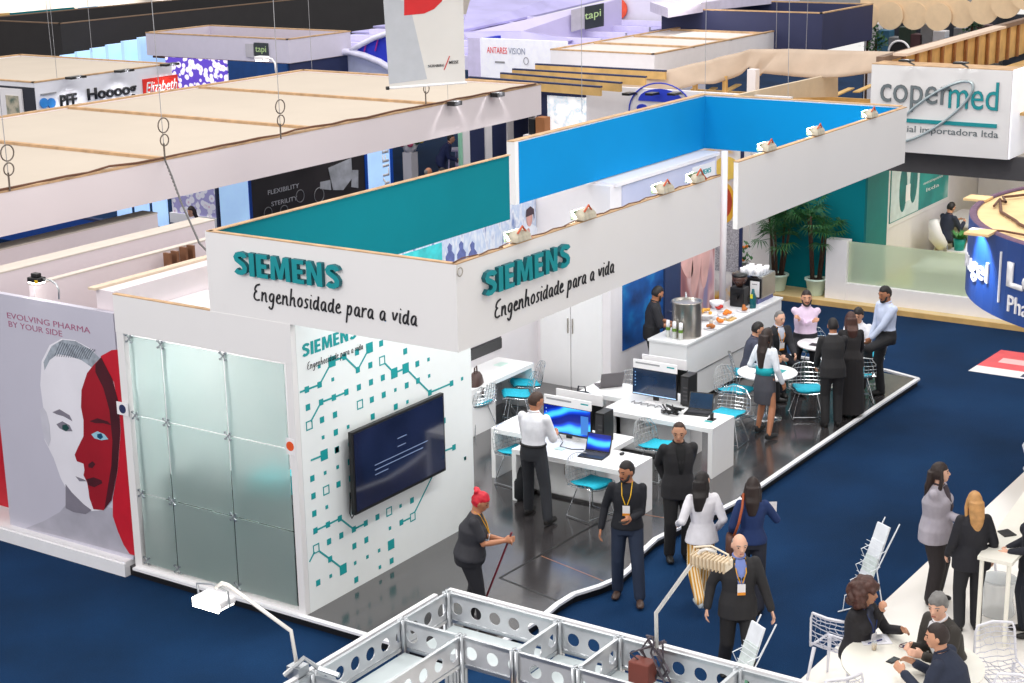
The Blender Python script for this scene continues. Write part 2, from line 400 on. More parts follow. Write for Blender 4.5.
# ---- frosted glass room front (x = 0)
t = thing('frosted_glass_wall', 'frosted glass panel wall with steel clamps under a white fascia board', 'glass wall', (0, 1.4, SZ))
fr = MB()
fr.box(-.03, .05, 2.64, 2.76, SZ, 3.60); fr.box(-.03, .05, .002, .10, SZ, 3.60); fr.box(-.03, .05, .10, 2.64, SZ, SZ+.05)
fr.build('frame', FASC, t)
bx('header_board', -.034, .03, -.004, 2.764, 3.14, 3.60, FASC, t)
bx('raw_edge', -.034, .03, 1.2, 2.764, 3.60, 3.612, WOODE, t)
ys = [.14, 1.06, 2.05, 2.60]; zs = [SZ+.07, 1.12, 2.12, 3.12]
for a, b in zip(ys, ys[1:]):
    for c, d in zip(zs, zs[1:]):
        MB().box(-.006, .006, a+.012, b-.012, c+.008, d-.008).build('glass_panel', FROST, t)
for yy in (1.06, 2.05, 2.57):
    MB().cyl((.05, yy, SZ), (.05, yy, 3.14), .022, n=12).build('post', ALU, t, smooth=True)
    cl = MB()
    for zz in (SZ+.12, 1.12, 2.12, 3.08):
        for a in (45, 135, 225, 315):
            e = V((-.016, yy+.055*cos(rad(a)), zz+.055*sin(rad(a))))
            cl.tube([(.02, yy, zz), (-.012, yy, zz), e], .008, 6); cl.cyl(e+V((.012, 0, 0)), e-V((.01, 0, 0)), .014, n=10)
    cl.build('clamp', ALU, t)
# dark glass room interior: side and rear walls
o = bx('wall_store', 0.07, 9.4, 2.77, 2.86, 0, 3.3, WALLP); struct(o)
o = bx('wall_box_rear', .07, 3.2, 2.87, 3.16, .12, 3.60, PINK); struct(o)
o = bx('wall_box_rear_ledge', -.0, 3.2, 3.10, 3.22, 3.601, 3.63, M('ledge_cream', (208, 190, 168), .7)); struct(o)
bx('yellow_plank', 1.9, 2.7, 2.2, 2.68, 2.95, 3.02, WOODB).name = 'wooden_plank'
tag(bpy.data.objects['wooden_plank'], 'yellow wooden plank lying inside the open white room beside the left fascia', 'plank')
# made-up dark block that darkens the lower part of the frosted glass
t = thing('glass_foot_darkener', 'made-up blurred locker behind the frosted glass wall', 'locker', (1.0, 1.3, SZ))
bx('body', .32, .9, .15, 2.5, SZ, 1.25, M('darkener_body', (24, 32, 36), .6), t); area('glass_room_fill', (1.5, 1.5, 3.4), 1.0, 45, (1, 1, .96))  # area light put in to brighten the walls behind the upper glass
for k in range(3): bx('door', .30, .32, .2+.77*k, .93+.77*k, SZ+.05, 1.3, M('darkener_front', (38, 48, 52), .6), t)  # made-up front leaves, dark like the block behind them
t = tag(bx('turquoise_box', .35, .8, .7, 1.15, 1.25, 1.5, M('turquoise_box', (0, 150, 160), .6), bevel=.01), 'turquoise box blurred behind the frosted glass wall', 'box')

# ---- graphic wall with the big television (y = 0)
t = thing('graphic_wall', 'white display wall printed with teal squares and lines behind the television', 'display wall', (1.7, .06, SZ))
bx('panel', .052, 3.38, 0, .12, SZ, 3.59, M('graphic_wall_white', (236, 240, 240), .5, vary=.01), t)
gp = MB()
def c4(x, y): return (280+x/4.555, 310+y/4.555)
def c5(x, y): return (280+x/3.595, 440+y/3.595)
def sq(px, s):
    p = ony(px[0], px[1], 0); gp.box(p.x-s, p.x+s, -.004, .0, p.z-s, p.z+s)
def hol(px, s=.055):
    p = ony(px[0], px[1], 0); w_ = .014
    gp.box(p.x-s, p.x+s, -.004, 0, p.z+s-w_, p.z+s); gp.box(p.x-s, p.x+s, -.004, 0, p.z-s, p.z-s+w_)
    gp.box(p.x-s, p.x-s+w_, -.004, 0, p.z-s+w_, p.z+s-w_); gp.box(p.x+s-w_, p.x+s, -.004, 0, p.z-s+w_, p.z+s-w_)
def ln(pxs):
    P = [ony(u, v, 0) for u, v in pxs]
    for a, b in zip(P, P[1:]):
        d = (b-a).normalized(); n = d.cross(Y)*.011
        gp.prism([a-n, b-n, b+n, a+n], (0, -.003, 0))
S, Mz, Bz = .022, .036, .062
for x, y, s in [(178,257,S),(236,235,Bz),(293,213,Mz),(350,192,Mz),(407,172,Bz),(460,152,Mz),(122,362,Mz),(180,340,Mz),(240,316,S),(354,272,Mz),(411,251,Mz),(520,287,Bz),
  (572,265,Bz),(625,245,Mz),(676,225,S),(570,188,Mz),(628,322,Mz),(679,300,S),(468,308,Mz),(414,329,Mz),(359,352,Mz),(302,374,Mz),(245,398,Mz),(187,420,Mz),(127,443,Mz),
  (682,376,Mz),(781,334,Mz),(829,313,S),(525,364,S),(577,343,Mz),(472,386,Mz),(418,408,Mz),(250,477,Mz),(191,500,Mz),(527,440,Mz),(580,418,S),(422,485,Mz),(310,532,S),(254,557,Mz),
  (196,580,S),(258,636,Mz),(201,660,Bz),(792,625,Mz),(843,675,S),(746,505,Mz)]: sq(c4(x, y), s)
for x, y, s in [(205,35,Mz),(207,97,S),(162,118,S),(116,138,Mz),(210,159,Mz),(120,201,Mz),(123,264,Mz),(168,241,S),(249,14,S),(251,77,Mz),(255,137,Mz),(257,199,Mz),(261,260,S),(127,326,Mz),(172,304,Mz),
  (215,282,Mz),(265,321,Mz),(308,299,Mz),(350,277,Mz),(433,237,S),(474,217,Mz),(436,296,Mz),(395,317,S),(220,343,Mz),(176,365,Mz),(310,359,Mz),(267,381,Mz),(399,376,Bz),(356,397,S),
  (314,420,S),(270,442,S),(401,434,Mz),(359,457,S),(180,428,Mz),(227,464,Bz),(182,489,S),(137,513,Mz),(274,502,Mz),(511,142,Mz),(590,103,S),(665,66,S)]: sq(c5(x, y), s)
for x, y in [(465,230),(364,430),(133,525)]: hol(c4(x, y))
for x, y in [(166,180),(392,257),(477,276),(130,390)]: hol(c5(x, y))
ln([c4(*p) for p in ((90,375),(122,362),(180,340),(236,235),(293,213),(354,272),(407,172))])
ln([c4(*p) for p in ((478,243),(520,287),(572,265),(628,322),(682,376),(781,334))])
ln([c4(*p) for p in ((140,508),(187,420),(245,398),(302,374))])
ln([c4(*p) for p in ((140,685),(201,660))]); ln([c4(*p) for p in ((740,645),(792,625))])
ln([c5(*p) for p in ((127,326),(172,304),(215,282),(265,321),(308,299))])
ln([c5(*p) for p in ((106,438),(124,402))]); ln([c5(*p) for p in ((139,398),(180,428),(227,464))])
ln([c5(*p) for p in ((436,296),(468,280))]); ln([c5(*p) for p in ((483,262),(552,120))])
gp.build('printed_pattern', TEALP, t)
a = ony(303, 352, 0); b = ony(352, 336, 0)
block_text('SIEMENS', [TEALP], t, V((a.x-.02, -.002, a.z-.06)), X, Z, (b.x-a.x)*1.12, .15, .003)
script_text('Engenhosidade para a vida', INK, t, V((a.x+.05, -.001, a.z-.22)), X, Z, 1.0, .0035)
s = thing('safety_sticker', 'round orange sticker on the left edge of the teal patterned wall', 'sticker', onx(291, 447, -.012))
p = onx(291.5, 446.5, -.012); MB().box(-.034, -.031, p.y-.06, p.y+.06, p.z-.09, p.z+.1).build('backing', WHITE, s)
MB().cyl((-.034, p.y, p.z+.01), (-.038, p.y, p.z+.01), .055, n=24).build('disc', M('orange', (222, 84, 30), .5), s)
# television
t = thing('wall_television', 'large black flat television mounted on the teal patterned wall', 'television', (1.66, -.12, 1.12))
bx('casing', .76, 2.57, -.15, -.09, 1.12, 2.14, BLACK, t, bevel=.006)
bx('screen', .79, 2.54, -.154, -.149, 1.16, 2.11, TVS, t)
bx('wall_bracket', 1.3, 2.1, -.09, .0, 1.3, 1.8, DGREY, t)
tx = MB()
for z_, x0, x1 in ((1.62, 1.15, 2.2), (1.56, 1.15, 2.1), (1.50, 1.15, 1.4), (1.82, 1.6, 1.78), (1.72, 1.6, 1.76)): tx.box(x0, x1, -.157, -.1542, z_, z_+.010)
tx.build('screen_text', M('screen_text', (110, 125, 155), .4, emit=.25), t)
cb = MB().tube([(.80, -.12, 1.14), (.75, -.1, 1.08), (.78, -.05, 1.12), (.84, -.02, 1.36)], .008, 6).build('cable', BLACK, t)

# ---- fascia ring over the stage: white outside, teal inside
F0, F1 = 3.60, 4.52
t = thing('hanging_fascia', 'white and teal hanging fascia with large teal lettering on two sides', 'fascia sign', (2.9, -.5, F0))
TH = .07
bx('left_board', -.03, .03, -2.24, 1.15, F0, F1, FASC, t)
bx('left_board_lining', .03, .05, -2.24, 1.11, F0, F1-.01, TEAL, t)
bx('front_board', -.032, 5.86, -2.27, -2.24, F0, F1, FASC, t)
bx('front_board_lining', .05, 5.86, -2.24, -2.22, F0+.002, F1-.01, TEAL, t)
bx('rear_board', -.03, 6.02, 1.15, 1.19, F0, F1, FASC, t)
bx('rear_board_lining', .05, 6.02, 1.13, 1.15, F0, F1-.01, TEAL, t)
e = MB(); e.box(-.032, .032, -2.24, 1.15, F1, F1+.012); e.box(-.03, 5.86, -2.272, -2.208, F1, F1+.012); e.box(-.03, 6.02, 1.1, 1.172, F1, F1+.012)
e.build('raw_top_edge', WOODE, t)
e = MB()
for i in range(14):
    a = V((-.02+i*.42, -2.24+random.Random(i).uniform(-.02, .02), F1+.016)); e.tube([a, a+V((.2, .02, .01)), a+V((.44, 0, 0))], .007, 5)
e.build('wiring', M('wire_brown', (96, 60, 40), .7), t)
# letters, left side (plane x = -.03, running towards -y)
def px_plane_text(txt, mats, t, A, B, hgt, fn, ax, ext, off, nudge):
    a = fn(*A); b = fn(*B); wdt = abs((b-a).dot(ax)); text(txt, mats, t, a+nudge, ax, Z, w=wdt, h=hgt, ext=ext, off=off)
a = onx(237, 274, -.03); b = onx(342.5, 268, -.03)
block_text('SIEMENS', [TEALD, TEALS], t, V((-.031, a.y, a.z+.01)), -Y, Z, a.y-b.y, .265)
a = onx(254, 303, -.03); b = onx(418, 321, -.03)
script_text('Engenhosidade para a vida', INK, t, V((-.03, a.y, 3.815)), -Y, Z, a.y-b.y, .0105, xh=.108)
a = ony(481, 296, -2.27); b = ony(567, 270, -2.27)
block_text('SIEMENS', [TEALD, TEALS], t, V((a.x, -2.271, a.z-.01)), X, Z, b.x-a.x, .265)
a = ony(494, 318, -2.27); b = ony(614, 272, -2.27)
script_text('Engenhosidade para a vida', INK, t, V((a.x, -2.27, a.z-.01)), X, Z, b.x-a.x, .0105, xh=.108)
r = MB(); p = ony(460, 272, -2.3)
r.tube([p+V((.045*cos(q), 0, .045*sin(q))) for q in [2*pi*i/14 for i in range(14)]], .007, 6, closed=True)
r.build('steel_ring', STEEL, t)
# second fascia: blue lining
t = thing('blue_lined_fascia', 'white fascia with bright blue lining hanging over the right half of the stage', 'fascia', (10, 0, F0))
bx('rear_board', 7.02, 13.16, 1.68, 1.78, F0, F1+.02, FASC, t)
bx('rear_board_lining', 7.06, 13.06, 1.66, 1.68, F0, F1, BLUE, t)
bx('side_board', 13.06, 13.16, -1.93, 1.68, F0, F1+.02, FASC, t)
bx('side_board_lining', 13.04, 13.06, -1.9, 1.66, F0, F1, BLUE, t)
bx('front_board', 6.92, 13.16, -2.0, -1.93, F0, F1, FASC, t)
bx('front_board_lining', 6.96, 13.04, -1.93, -1.91, F0, F1-.01, BLUE, t)
bx('end_return', 6.96, 7.06, 1.66, 1.80, F0, F1+.02, FASC, t)
e = MB(); e.box(6.95, 13.16, 1.67, 1.79, F1+.02, F1+.034); e.box(6.92, 13.16, -2.0, -1.92, F1, F1+.014); e.box(13.05, 13.17, -1.92, 1.68, F1+.02, F1+.034)
e.build('raw_top_edge', WOODE, t)
# floodlights wrapped in plastic on the fascia tops
CRM = M('floodlight_body', (184, 176, 158), .5, vary=.25, scale=12)
FLP = 26
def flood(p, label, big=1):
    t = thing('floodlight', label, 'floodlight', p, group='floodlights along the fascia tops')
    hb = MB(); hb.rings([[p+V((s_*x*big, s_*y*big, zz*big)) for x, y in ((-.17,-.09),(.17,-.09),(.17,.09),(-.17,.09))] for s_, zz in ((1, .03), (.92, .1), (.55, .17))])
    hb.build('housing', CRM, t, bevel=.01)
    MB().box(p.x-.15*big, p.x+.15*big, p.y+.05, p.y+.11, p.z+.02, p.z+.12).build('cooling_fins', M('fin_green', (120, 140, 112), .6, vary=.2), t)
    MB().tube([p+V((-.1, -.05, .12)), p+V((-.02, -.06, .19)), p+V((.09, -.04, .1)), p+V((.2, -.03, .03))], .012, 6).build('cable', M('cable_orange', (190, 84, 50), .6), t)
    MB().box(p.x-.02, p.x+.02, p.y-.02, p.y+.02, p.z, p.z+.04).build('bracket', BLACK, t)
    d_ = V((0, .9, -1.0)).normalized(); lo = area('floodlight_glow', p+V((0, .14, .16)), .3, FLP, (1, .98, .95)); lo.rotation_euler = (-d_).to_track_quat('Z', 'Y').to_euler()
for (u, v, y, z, lab) in [(519,243,-2.24,F1,'floodlight nearest the hanging corner ring on the teal lettered fascia'),
    (585,216,-2.24,F1,'floodlight on the middle of the teal lettered fascia top'), (664,190,-2.24,F1,'small floodlight right of the middle on the teal lettered fascia'),
    (697,178,-2.24,F1,'floodlight at the far right end of the teal lettered fascia'),
    (768,147,-1.96,F1,'left of the three floodlights on the blue lined fascia'), (817,127,-1.96,F1,'middle of the three floodlights on the blue lined fascia'),
    (871,108,-1.96,F1,'right of the three floodlights on the blue lined fascia')]:
    p = ony(u, v, y); flood(V((p.x, y, z)), lab, .7 if u == 697 else .85)

# ---- back walls of the stand
o = bx('wall_storage', 9.2, 9.32, 1.35, 2.769, 0, 3.55, WALLP); struct(o)
t = struct(thing('door_1', None, None, (9.19, 2.1, SZ)))
for k, (a, b) in enumerate(((1.5, 2.08), (2.1, 2.68))):
    d = bx('door_leaf', 9.17, 9.2, a, b, SZ, 2.3+SZ, GLOSSW, t)
    MB().box(9.14, 9.17, (2.04 if k == 0 else 2.13), (2.05 if k == 0 else 2.14), 1.05, 1.3).build('door_handle', STEEL, d)
o = bx('wall_mural', 9.321, 12.9, 1.35, 1.47, 0, 3.52, WALLP); struct(o)
o = bx('wall_mural_top', 9.321, 12.95, 1.30, 1.95, 3.52, 3.58, WALLP); struct(o)
t = thing('blue_mural', 'deep blue printed mural panel behind the barista', 'mural', (10.1, 1.33, .75)); bx('print', 9.58, 10.95, 1.335, 1.349, .75, 3.5, BLUEP, t)
t = thing('hand_mural', 'blurred close-up photo mural of fingers behind the steel urn', 'mural', (12, 1.33, .75)); bx('print', 11.55, 12.85, 1.335, 1.349, .75, 2.9, HANDP, t)
hm = MB()
for cx, cz, rx, rz, rt_ in ((11.75, 1.9, .2, .45, .5), (12.15, 1.7, .17, .55, -.2), (12.5, 1.8, .16, .6, -.1)):
    hm.prism([V((cx+rx*cos(q)*cos(rt_)-rz*sin(q)*sin(rt_), 1.334, cz+rx*cos(q)*sin(rt_)+rz*sin(q)*cos(rt_))) for q in [2*pi*i/20 for i in range(20)]], (0, -.002, 0))
hm.build('printed_fingers', M('finger_print', (226, 178, 172), .6, vary=.2, scale=2), t)
t = thing('dark_blue_door', 'dark blue door between the blue mural and the hand mural', 'door', (11.2, 1.33, SZ)); bx('leaf', 10.97, 11.53, 1.31, 1.349, SZ, 2.3, M('door_navy', (40, 58, 98), .5), t)
MB().cyl((11.06, 1.3, 1.1), (11.06, 1.24, 1.1), .015, n=8).build('door_handle', CHROME, t)
t = thing('upper_poster', 'pale lilac poster with a small white logo square high on the rear wall', 'poster', (11, 1.33, 2.9)); bx('print', 9.56, 12.85, 1.332, 1.349, 2.92, 3.5, LILACP, t)
bx('logo_square', 11.95, 12.8, 1.326, 1.332, 3.02, 3.44, WHITE, t)
block_text('SIEMENS', [TEALP], t, V((12.05, 1.326, 3.26)), X, Z, .6, .09, .003)
t = thing('round_column', 'slim white column at the right end of the hand mural', 'column', (12.95, 1.2, SZ)); MB().cyl((12.95, 1.22, SZ), (12.95, 1.22, 3.6), .06, n=20).build('shaft', WALLP, t, smooth=True)
bx('base_plate', 12.86, 13.04, 1.13, 1.31, SZ, SZ+.02, ALU, t)
t = thing('lab_mural', 'long printed mural of laboratory workers along the rear wall', 'mural', (7.2, 2.74, 2.3)); bx('print', 4.9, 9.18, 2.742, 2.758, 2.2, 3.25, LABP, t)
lm = MB(); lm.box(5.55, 6.55, 2.738, 2.742, 2.72, 3.0); lm.build('turquoise_print', M('turq_print', (60, 200, 205), .5, vary=.3, scale=4), t)
for cx, cz in ((7.05, 2.78), (7.35, 2.72), (6.75, 2.8)):
    lm = MB(); lm.prism([V((cx+x_, 2.741, cz+z_)) for x_, z_ in ((-.10,-.3),(.10,-.3),(.12,-.05),(.05,.02),(.06,.1),(0,.15),(-.06,.1),(-.04,.02),(-.11,-.04))], (0, -.003, 0)); lm.build('distant_figure_print', M('blue_figure_print', (96, 108, 168), .6, vary=.25, scale=8), t)
fx = 8.95; lm = MB()
lm.prism([V((fx+x, 2.741, 2.72+z)) for x, z in ((-.16,-.3),(.3,-.3),(.28,.02),(.1,.12),(-.04,.1),(-.14,0))], (0, -.003, 0)); lm.build('white_coat_print', M('coat_print', (236, 240, 250), .6), t)
lm = MB(); lm.prism([V((fx+.02+.09*cos(q), 2.737, 2.95+.14*sin(q))) for q in [2*pi*i/16 for i in range(16)]], (0, -.003, 0))
lm.prism([V((fx-.02+.05*cos(q), 2.737, 2.72+.07*sin(q))) for q in [2*pi*i/16 for i in range(16)]], (0, -.003, 0)); lm.build('face_print', M('face_print', (214, 160, 150), .6, vary=.15, scale=10), t)
lm = MB(); lm.prism([V((fx+.03+x, 2.733, 3.0+z)) for x, z in ((-.12,-.02),(.1,0),(.13,-.08),(.12,.08),(.02,.14),(-.1,.1))], (0, -.003, 0)); lm.build('hair_print', M('hair_print', (70, 50, 60), .6), t)
t = thing('ventilation_slot', 'long black recessed slot low on the rear wall above the left desk', 'panel', (7.6, 2.74, 1.0)); bx('slot', 7.0, 8.08, 2.72, 2.76, .98, 1.14, M('slot_grey', (58, 58, 60), .5), t)
bx('frame', 6.98, 8.1, 2.745, 2.76, .96, 1.16, DGREY, t)

# ---- poster wall on the left (x = 0)
t = thing('face_poster', 'tall poster of a pale face overlaid by a red profile', 'poster', (.0, 3.95, .2))
bx('board', -.02, .06, 2.80, 5.08, .20, 3.36, M('poster_grey', (192, 190, 204), .45, vary=.06, scale=.5), t)
PXF = lambda u, v: onx(u, v, -.02)
def pp(pts, name, mat, layer):
    mb = MB(); mb.prism([V((-.02-.0015*layer, PXF(u, v).y, PXF(u, v).z)) for u, v in pts], (-.0014, 0, 0)); return mb.build(name, mat, t)
HEADC = M('print_pale_skin', (226, 224, 232), .5, vary=.05, scale=1.2); GR1 = M('print_grey', (150, 150, 162), .5, vary=.08, scale=3); GR2 = M('print_light_grey', (196, 195, 206), .5, vary=.05)
DRED = M('print_dark_red', (150, 6, 28), .5, vary=.15, scale=1.5); VDR = M('print_maroon', (66, 8, 22), .5, vary=.3, scale=2); SKIND = M('print_shadow', (124, 120, 132), .5, vary=.08)
pp([(26,528),(44,521),(60,512),(70,500),(100,505),(128,512),(134,556),(60,536)], 'shoulders_print', M('print_shoulder', (168, 166, 178), .5, vary=.16, scale=2.2), 1)
pp([(101,356),(112,350),(124.5,349),(131,440),(137,556),(130,554),(124,545),(118,531),(113,516),(113,498),(118,470)], 'red_disc_print', RED, 2)
pp([(40.6,385),(42,361),(50,345),(62,338.5),(75,340),(92,349),(103,362),(114,382),(119,405),(121,430),(118,470),(112,500),(104,510),(92,511),(80,507),(69,493),(61,478),(54,458),(50,450),(45,440),(42,423),(40.5,410),(43.5,407)], 'pale_face_print', HEADC, 3)
pp([(66,484),(72,492),(84,504),(92,510),(86,514),(74,512),(66,508)], 'neck_shadow_print', SKIND, 4)
pp([(44,362),(52,346),(63,339.5),(76,341),(92,350),(101,359),(97,362),(92,367),(82,360),(70,356),(58,354),(50,360),(45,370)], 'hair_print', M('print_hair', (150, 158, 168), .5, vary=.3, scale=14), 4)
hl = MB()
for i in range(16):
    u0 = 58+i*2.3; P = [(u0-3, 356+.2*i), (u0, 349+.25*i), (u0+3, 342+.5*i)]
    W_ = [PXF(u, v) for u, v in P]; W_ = [V((-.028, q.y, q.z)) for q in W_]
    hl.tube(W_, .004, 4)
hl.build('hair_line_print', M('print_hair_dark', (70, 78, 90), .5), t)
pp([(101.6,357),(93,366),(87.6,373),(82,390),(81.5,407),(84,420),(84,436),(79,446),(75.2,454.5),(77.3,461),(84,463.5),(85,470),(84,475),(87.6,482),(89,490),(90,498),(94,509),(104,510),(112,500),(118,470),(121,430),(119,402),(113,379)], 'red_profile_print', DRED, 5)
pp([(101.6,357),(113,379),(119,402),(121,430),(118,470),(112,500),(105,509),(108,490),(112,465),(113,440),(110,410),(104,388),(96,372),(96,364)], 'dark_profile_edge_print', VDR, 6)
pp([(90,421),(98,418),(108,421),(112,425),(104,423),(96,423)], 'brow_print', VDR, 6)
pp([(53,412),(60,409),(70,415),(73,421),(64,416),(57,414)], 'brow_print', SKIND, 6)
pp([(57,424),(63,421),(70,425),(73,431),(66,431),(60,428)], 'eye_print', SKIND, 6); pp([(63,425),(67,424),(70,428),(67,431),(63,429)], 'iris_print', M('print_green', (30, 70, 66), .4), 7)
pp([(92,434),(98,431),(105,434),(109,439),(102,440),(95,438)], 'eye_print', M('print_eye', (150, 196, 214), .4), 7); pp([(98,434),(102,433),(104,437),(101,439),(98,437)], 'iris_print', M('print_blue', (12, 72, 106), .4), 8)
pp([(76,476),(84,479),(87,481),(80,481)], 'lip_print', SKIND, 6); pp([(87,479),(94,477),(102,480),(103,483),(95,487),(89,485)], 'lip_print', VDR, 6)
pp([(89,464),(93,461),(96,464),(93,468),(89,467)], 'nostril_print', VDR, 6)
pp([(40.5,410),(43.5,407),(47,412),(50,425),(51,440),(49,446),(45,438),(42,423)], 'ear_print', GR2, 6)
PM = M('print_text_mauve', (158, 92, 122), .5)
for s_, (u, v), wd in (('EVOLVING PHARMA', (7.5, 318), 1.50), ('BY YOUR SIDE', (9, 326.5), .98)):
    p = PXF(u, v); text(s_, PM, t, V((-.021, p.y, p.z)), -Y, Z, w=wd, h=.075, ext=.002)
t = thing('logo_sticker', 'small white sign with a round dark badge fixed to the poster edge', 'sign', onx(122, 408, -.04))
a = onx(117.5, 409, -.05); MB().box(-.06, -.05, a.y-.19, a.y, a.z-.06, a.z+.10).build('plate', WHITE, t)
MB().cyl((-.061, a.y-.1, a.z+.02), (-.066, a.y-.1, a.z+.02), .055, n=22).build('badge', NAVY, t)
# plinth the poster stands on, and the stand next door
t = thing('low_plinth', 'long low white plinth along the floor beneath the face poster', 'plinth', (0, 5, 0))
bx('body', -.12, 3.2, 2.84, 9, 0, .20, WHITE, t); bx('kick_edge', -.14, -.12, 2.84, 9, .0, .17, STAGEW, t)
t = thing('arm_spotlight', 'small spotlight on a curved arm above the face poster', 'spotlight', onx(59, 300, .0))
pb = onx(59, 299, .0); pt = onx(36, 281, .0)
MB().tube([pb, onx(59, 290, 0), onx(56, 284, 0), onx(50, 280, 0), onx(43, 279, 0)], .012, 8).build('arm', ALU, t, smooth=True)
MB().box(-.09, .05, pt.y-.13, pt.y+.06, pt.z, pt.z+.06).box(-.06, .02, pt.y-.09, pt.y+.02, pt.z+.06, pt.z+.11).build('housing', BLACK, t, bevel=.01); MB().box(-.1, -.09, pt.y-.14, pt.y-.09, pt.z, pt.z+.04).build('yellow_clip', M('clip_yellow', (222, 180, 30), .5), t)
MB().box(-.08, .04, pt.y-.12, pt.y+.05, pt.z-.012, pt.z).build('lens', LAMPE, t)
# desk and chair glimpsed at the far left edge
t = thing('counter_stool', 'black and white swivel stool at the left edge of the picture beside the face poster', 'stool', G(8, 470, .2))
q = G(8, 470, .2)
MB().cyl(q, q+V((0, 0, .45)), .03, n=14).build('column', CHROME, t, smooth=True)
MB().lathe([(.22, .45), (.24, .5), (.2, .55)], q).build('seat', WHITE, t, smooth=True)
MB().tube([q+V((-.1, .2, .5)), q+V((-.05, .25, .8)), q+V((.1, .28, .95))], .16, 10).build('backrest', BLACK, t, smooth=True)
lg = MB()
for k in range(5): lg.tube([q+V((0, 0, .06)), q+V((.28*cos(k*1.257), .28*sin(k*1.257), .02))], .02, 6)
lg.build('foot_star', CHROME, t)
q = G(3, 440, .2)
t = thing('side_counter', 'white counter at the left edge behind the face poster', 'counter', (q.x+.2, q.y+.6, .2)); bx('top', q.x-.1, q.x+.9, q.y+.1, q.y+1.6, .95, 1.02, WHITE, t); bx('leg', q.x+.0, q.x+.05, q.y+1.3, q.y+1.5, .2, .95, WHITE, t); bx('panel', q.x-.02, q.x+.8, q.y+1.5, q.y+1.6, .2, .95, WHITE, t)
t = tag(bx('red_panel', .3, .36, 5.25, 6.0, .25, 3.2, RED), 'dark red panel glimpsed at the left edge behind the face poster', 'panel')

# ---- low-roofed partition walls behind the poster (tops seen from above)
def partition(name, x0, x1, y0, y1, z0, z1, label, mat=PINK):
    t = thing(name, label, 'partition wall', ((x0+x1)/2, (y0+y1)/2, 0)); bx('panel', x0, x1, y0, y1, z0, z1, mat, t); bx('top_capping', x0-.005, x1+.005, y0-.005, y1+.005, z1, z1+.02, M('cap_cream', (204, 194, 184), .8, vary=.05), t)
partition('partition_wall', .1, 4.25, 6.35, 6.66, 2.4, 3.5, 'thick white partition wall farthest back, just below the long beige canopy')
partition('partition_wall', .1, 4.27, 5.20, 5.52, 1.9, 3.5, 'thick white partition wall in the middle of the three behind the poster')
partition('partition_wall', .1, 4.0, 4.30, 4.40, 1.6, 3.5, 'thin white partition wall nearest the face poster')
o = bx('yellow_batten', .95, 2.2, 3.55, 3.68, 2.95, 3.05, WOODB); o.name = 'wooden_batten'; tag(o, 'yellow wooden batten between the white partitions above the poster', 'batten')
for k, (u, v) in enumerate(((170, 262), (186, 256))):
    p = G(u, v, 3.4); t = thing('wooden_bracket', ('left' if k == 0 else 'right')+' of two brown wooden forked brackets on the white partitions', 'bracket', p, group='forked wooden brackets')
    BR = M('dark_wood', (120, 80, 54), .8, vary=.2)
    MB().box(p.x-.02, p.x+.02, p.y-.02, p.y+.1, p.z-.4, p.z+.12).build('prong', BR, t); MB().box(p.x+.12, p.x+.16, p.y-.02, p.y+.1, p.z-.4, p.z+.12).build('prong', BR, t)
    MB().box(p.x-.02, p.x+.45, p.y-.03, p.y+.1, p.z-.45, p.z-.2).build('crossbar', BR, t)
# ================================================================== FURNITURE OF THE STAND
# ---- wire chair with a cushion
def wire_chair(label, loc, deg, group='chrome wire chairs with turquoise cushions'):
    """faces +y at 0 degrees"""
    global WCH
    if WCH is not None: return dup(WCH, loc, rad(deg), label, group)
    t = thing('wire_chair', label, 'chair', (0, 0, 0), 0, group); prof = [(.25, .43), (.20, .455), (.08, .44), (-.06, .42), (-.17, .425), (-.215, .47), (-.235, .55), (-.26, .66), (-.30, .80)]
    def S(u, k):
        y, z = prof[k]; wdt = [.22, .24, .26, .265, .26, .26, .265, .25, .17][k]; cu = u*u
        return V((u*wdt, y + (.05*cu if k > 4 else 0), z + (.035*cu if k < 5 else 0) - (.03*cu if k == 8 else 0)))
    mb = MB(); N = 8
    for i in range(N+1):
        u = -1+2*i/N; mb.tube([S(u, k) for k in range(9)], .0042, 4)
    def Sf(u, f):
        k = min(7, int(f)); return S(u, k).lerp(S(u, k+1), f-k)
    for j in range(15):
        f = j*8/14; mb.tube([Sf(-1+i/4, f) for i in range(9)], .0042 if 0 < j < 14 else .007, 4)
    mb.build('wire_shell', CHROME, t)
    pad = MB(); sec = []
    for k, s_ in ((0, .78), (1, .86), (2, .9), (3, .9), (4, .82)):
        y, z = prof[k]; a = .24*s_
        sec.append([V((a*cos(q), y-.01, z+.028+.02*sin(q)+.03*(cos(q)**2))) for q in [2*pi*i/14 for i in range(14)]])
    pad.rings(sec).build('cushion', TURQ, t, smooth=True)
    for s_ in (-1, 1):
        MB().tube([(s_*.13, .14, .43), (s_*.23, .22, .02), (s_*.24, -.2, .02), (s_*.13, -.10, .42)], .0085, 6).build('leg', CHROME, t)
    MB().tube([(-.225, .215, .05), (.225, .215, .05)], .007, 6).tube([(-.13, .14, .43), (.13, .14, .43)], .008, 6).tube([(-.13, -.1, .42), (.13, -.1, .42)], .008, 6).build('cross_rod', CHROME, t)
    WCH = t; t.location = V(loc); t.rotation_euler = (0, 0, rad(deg)); return t
WCH = None
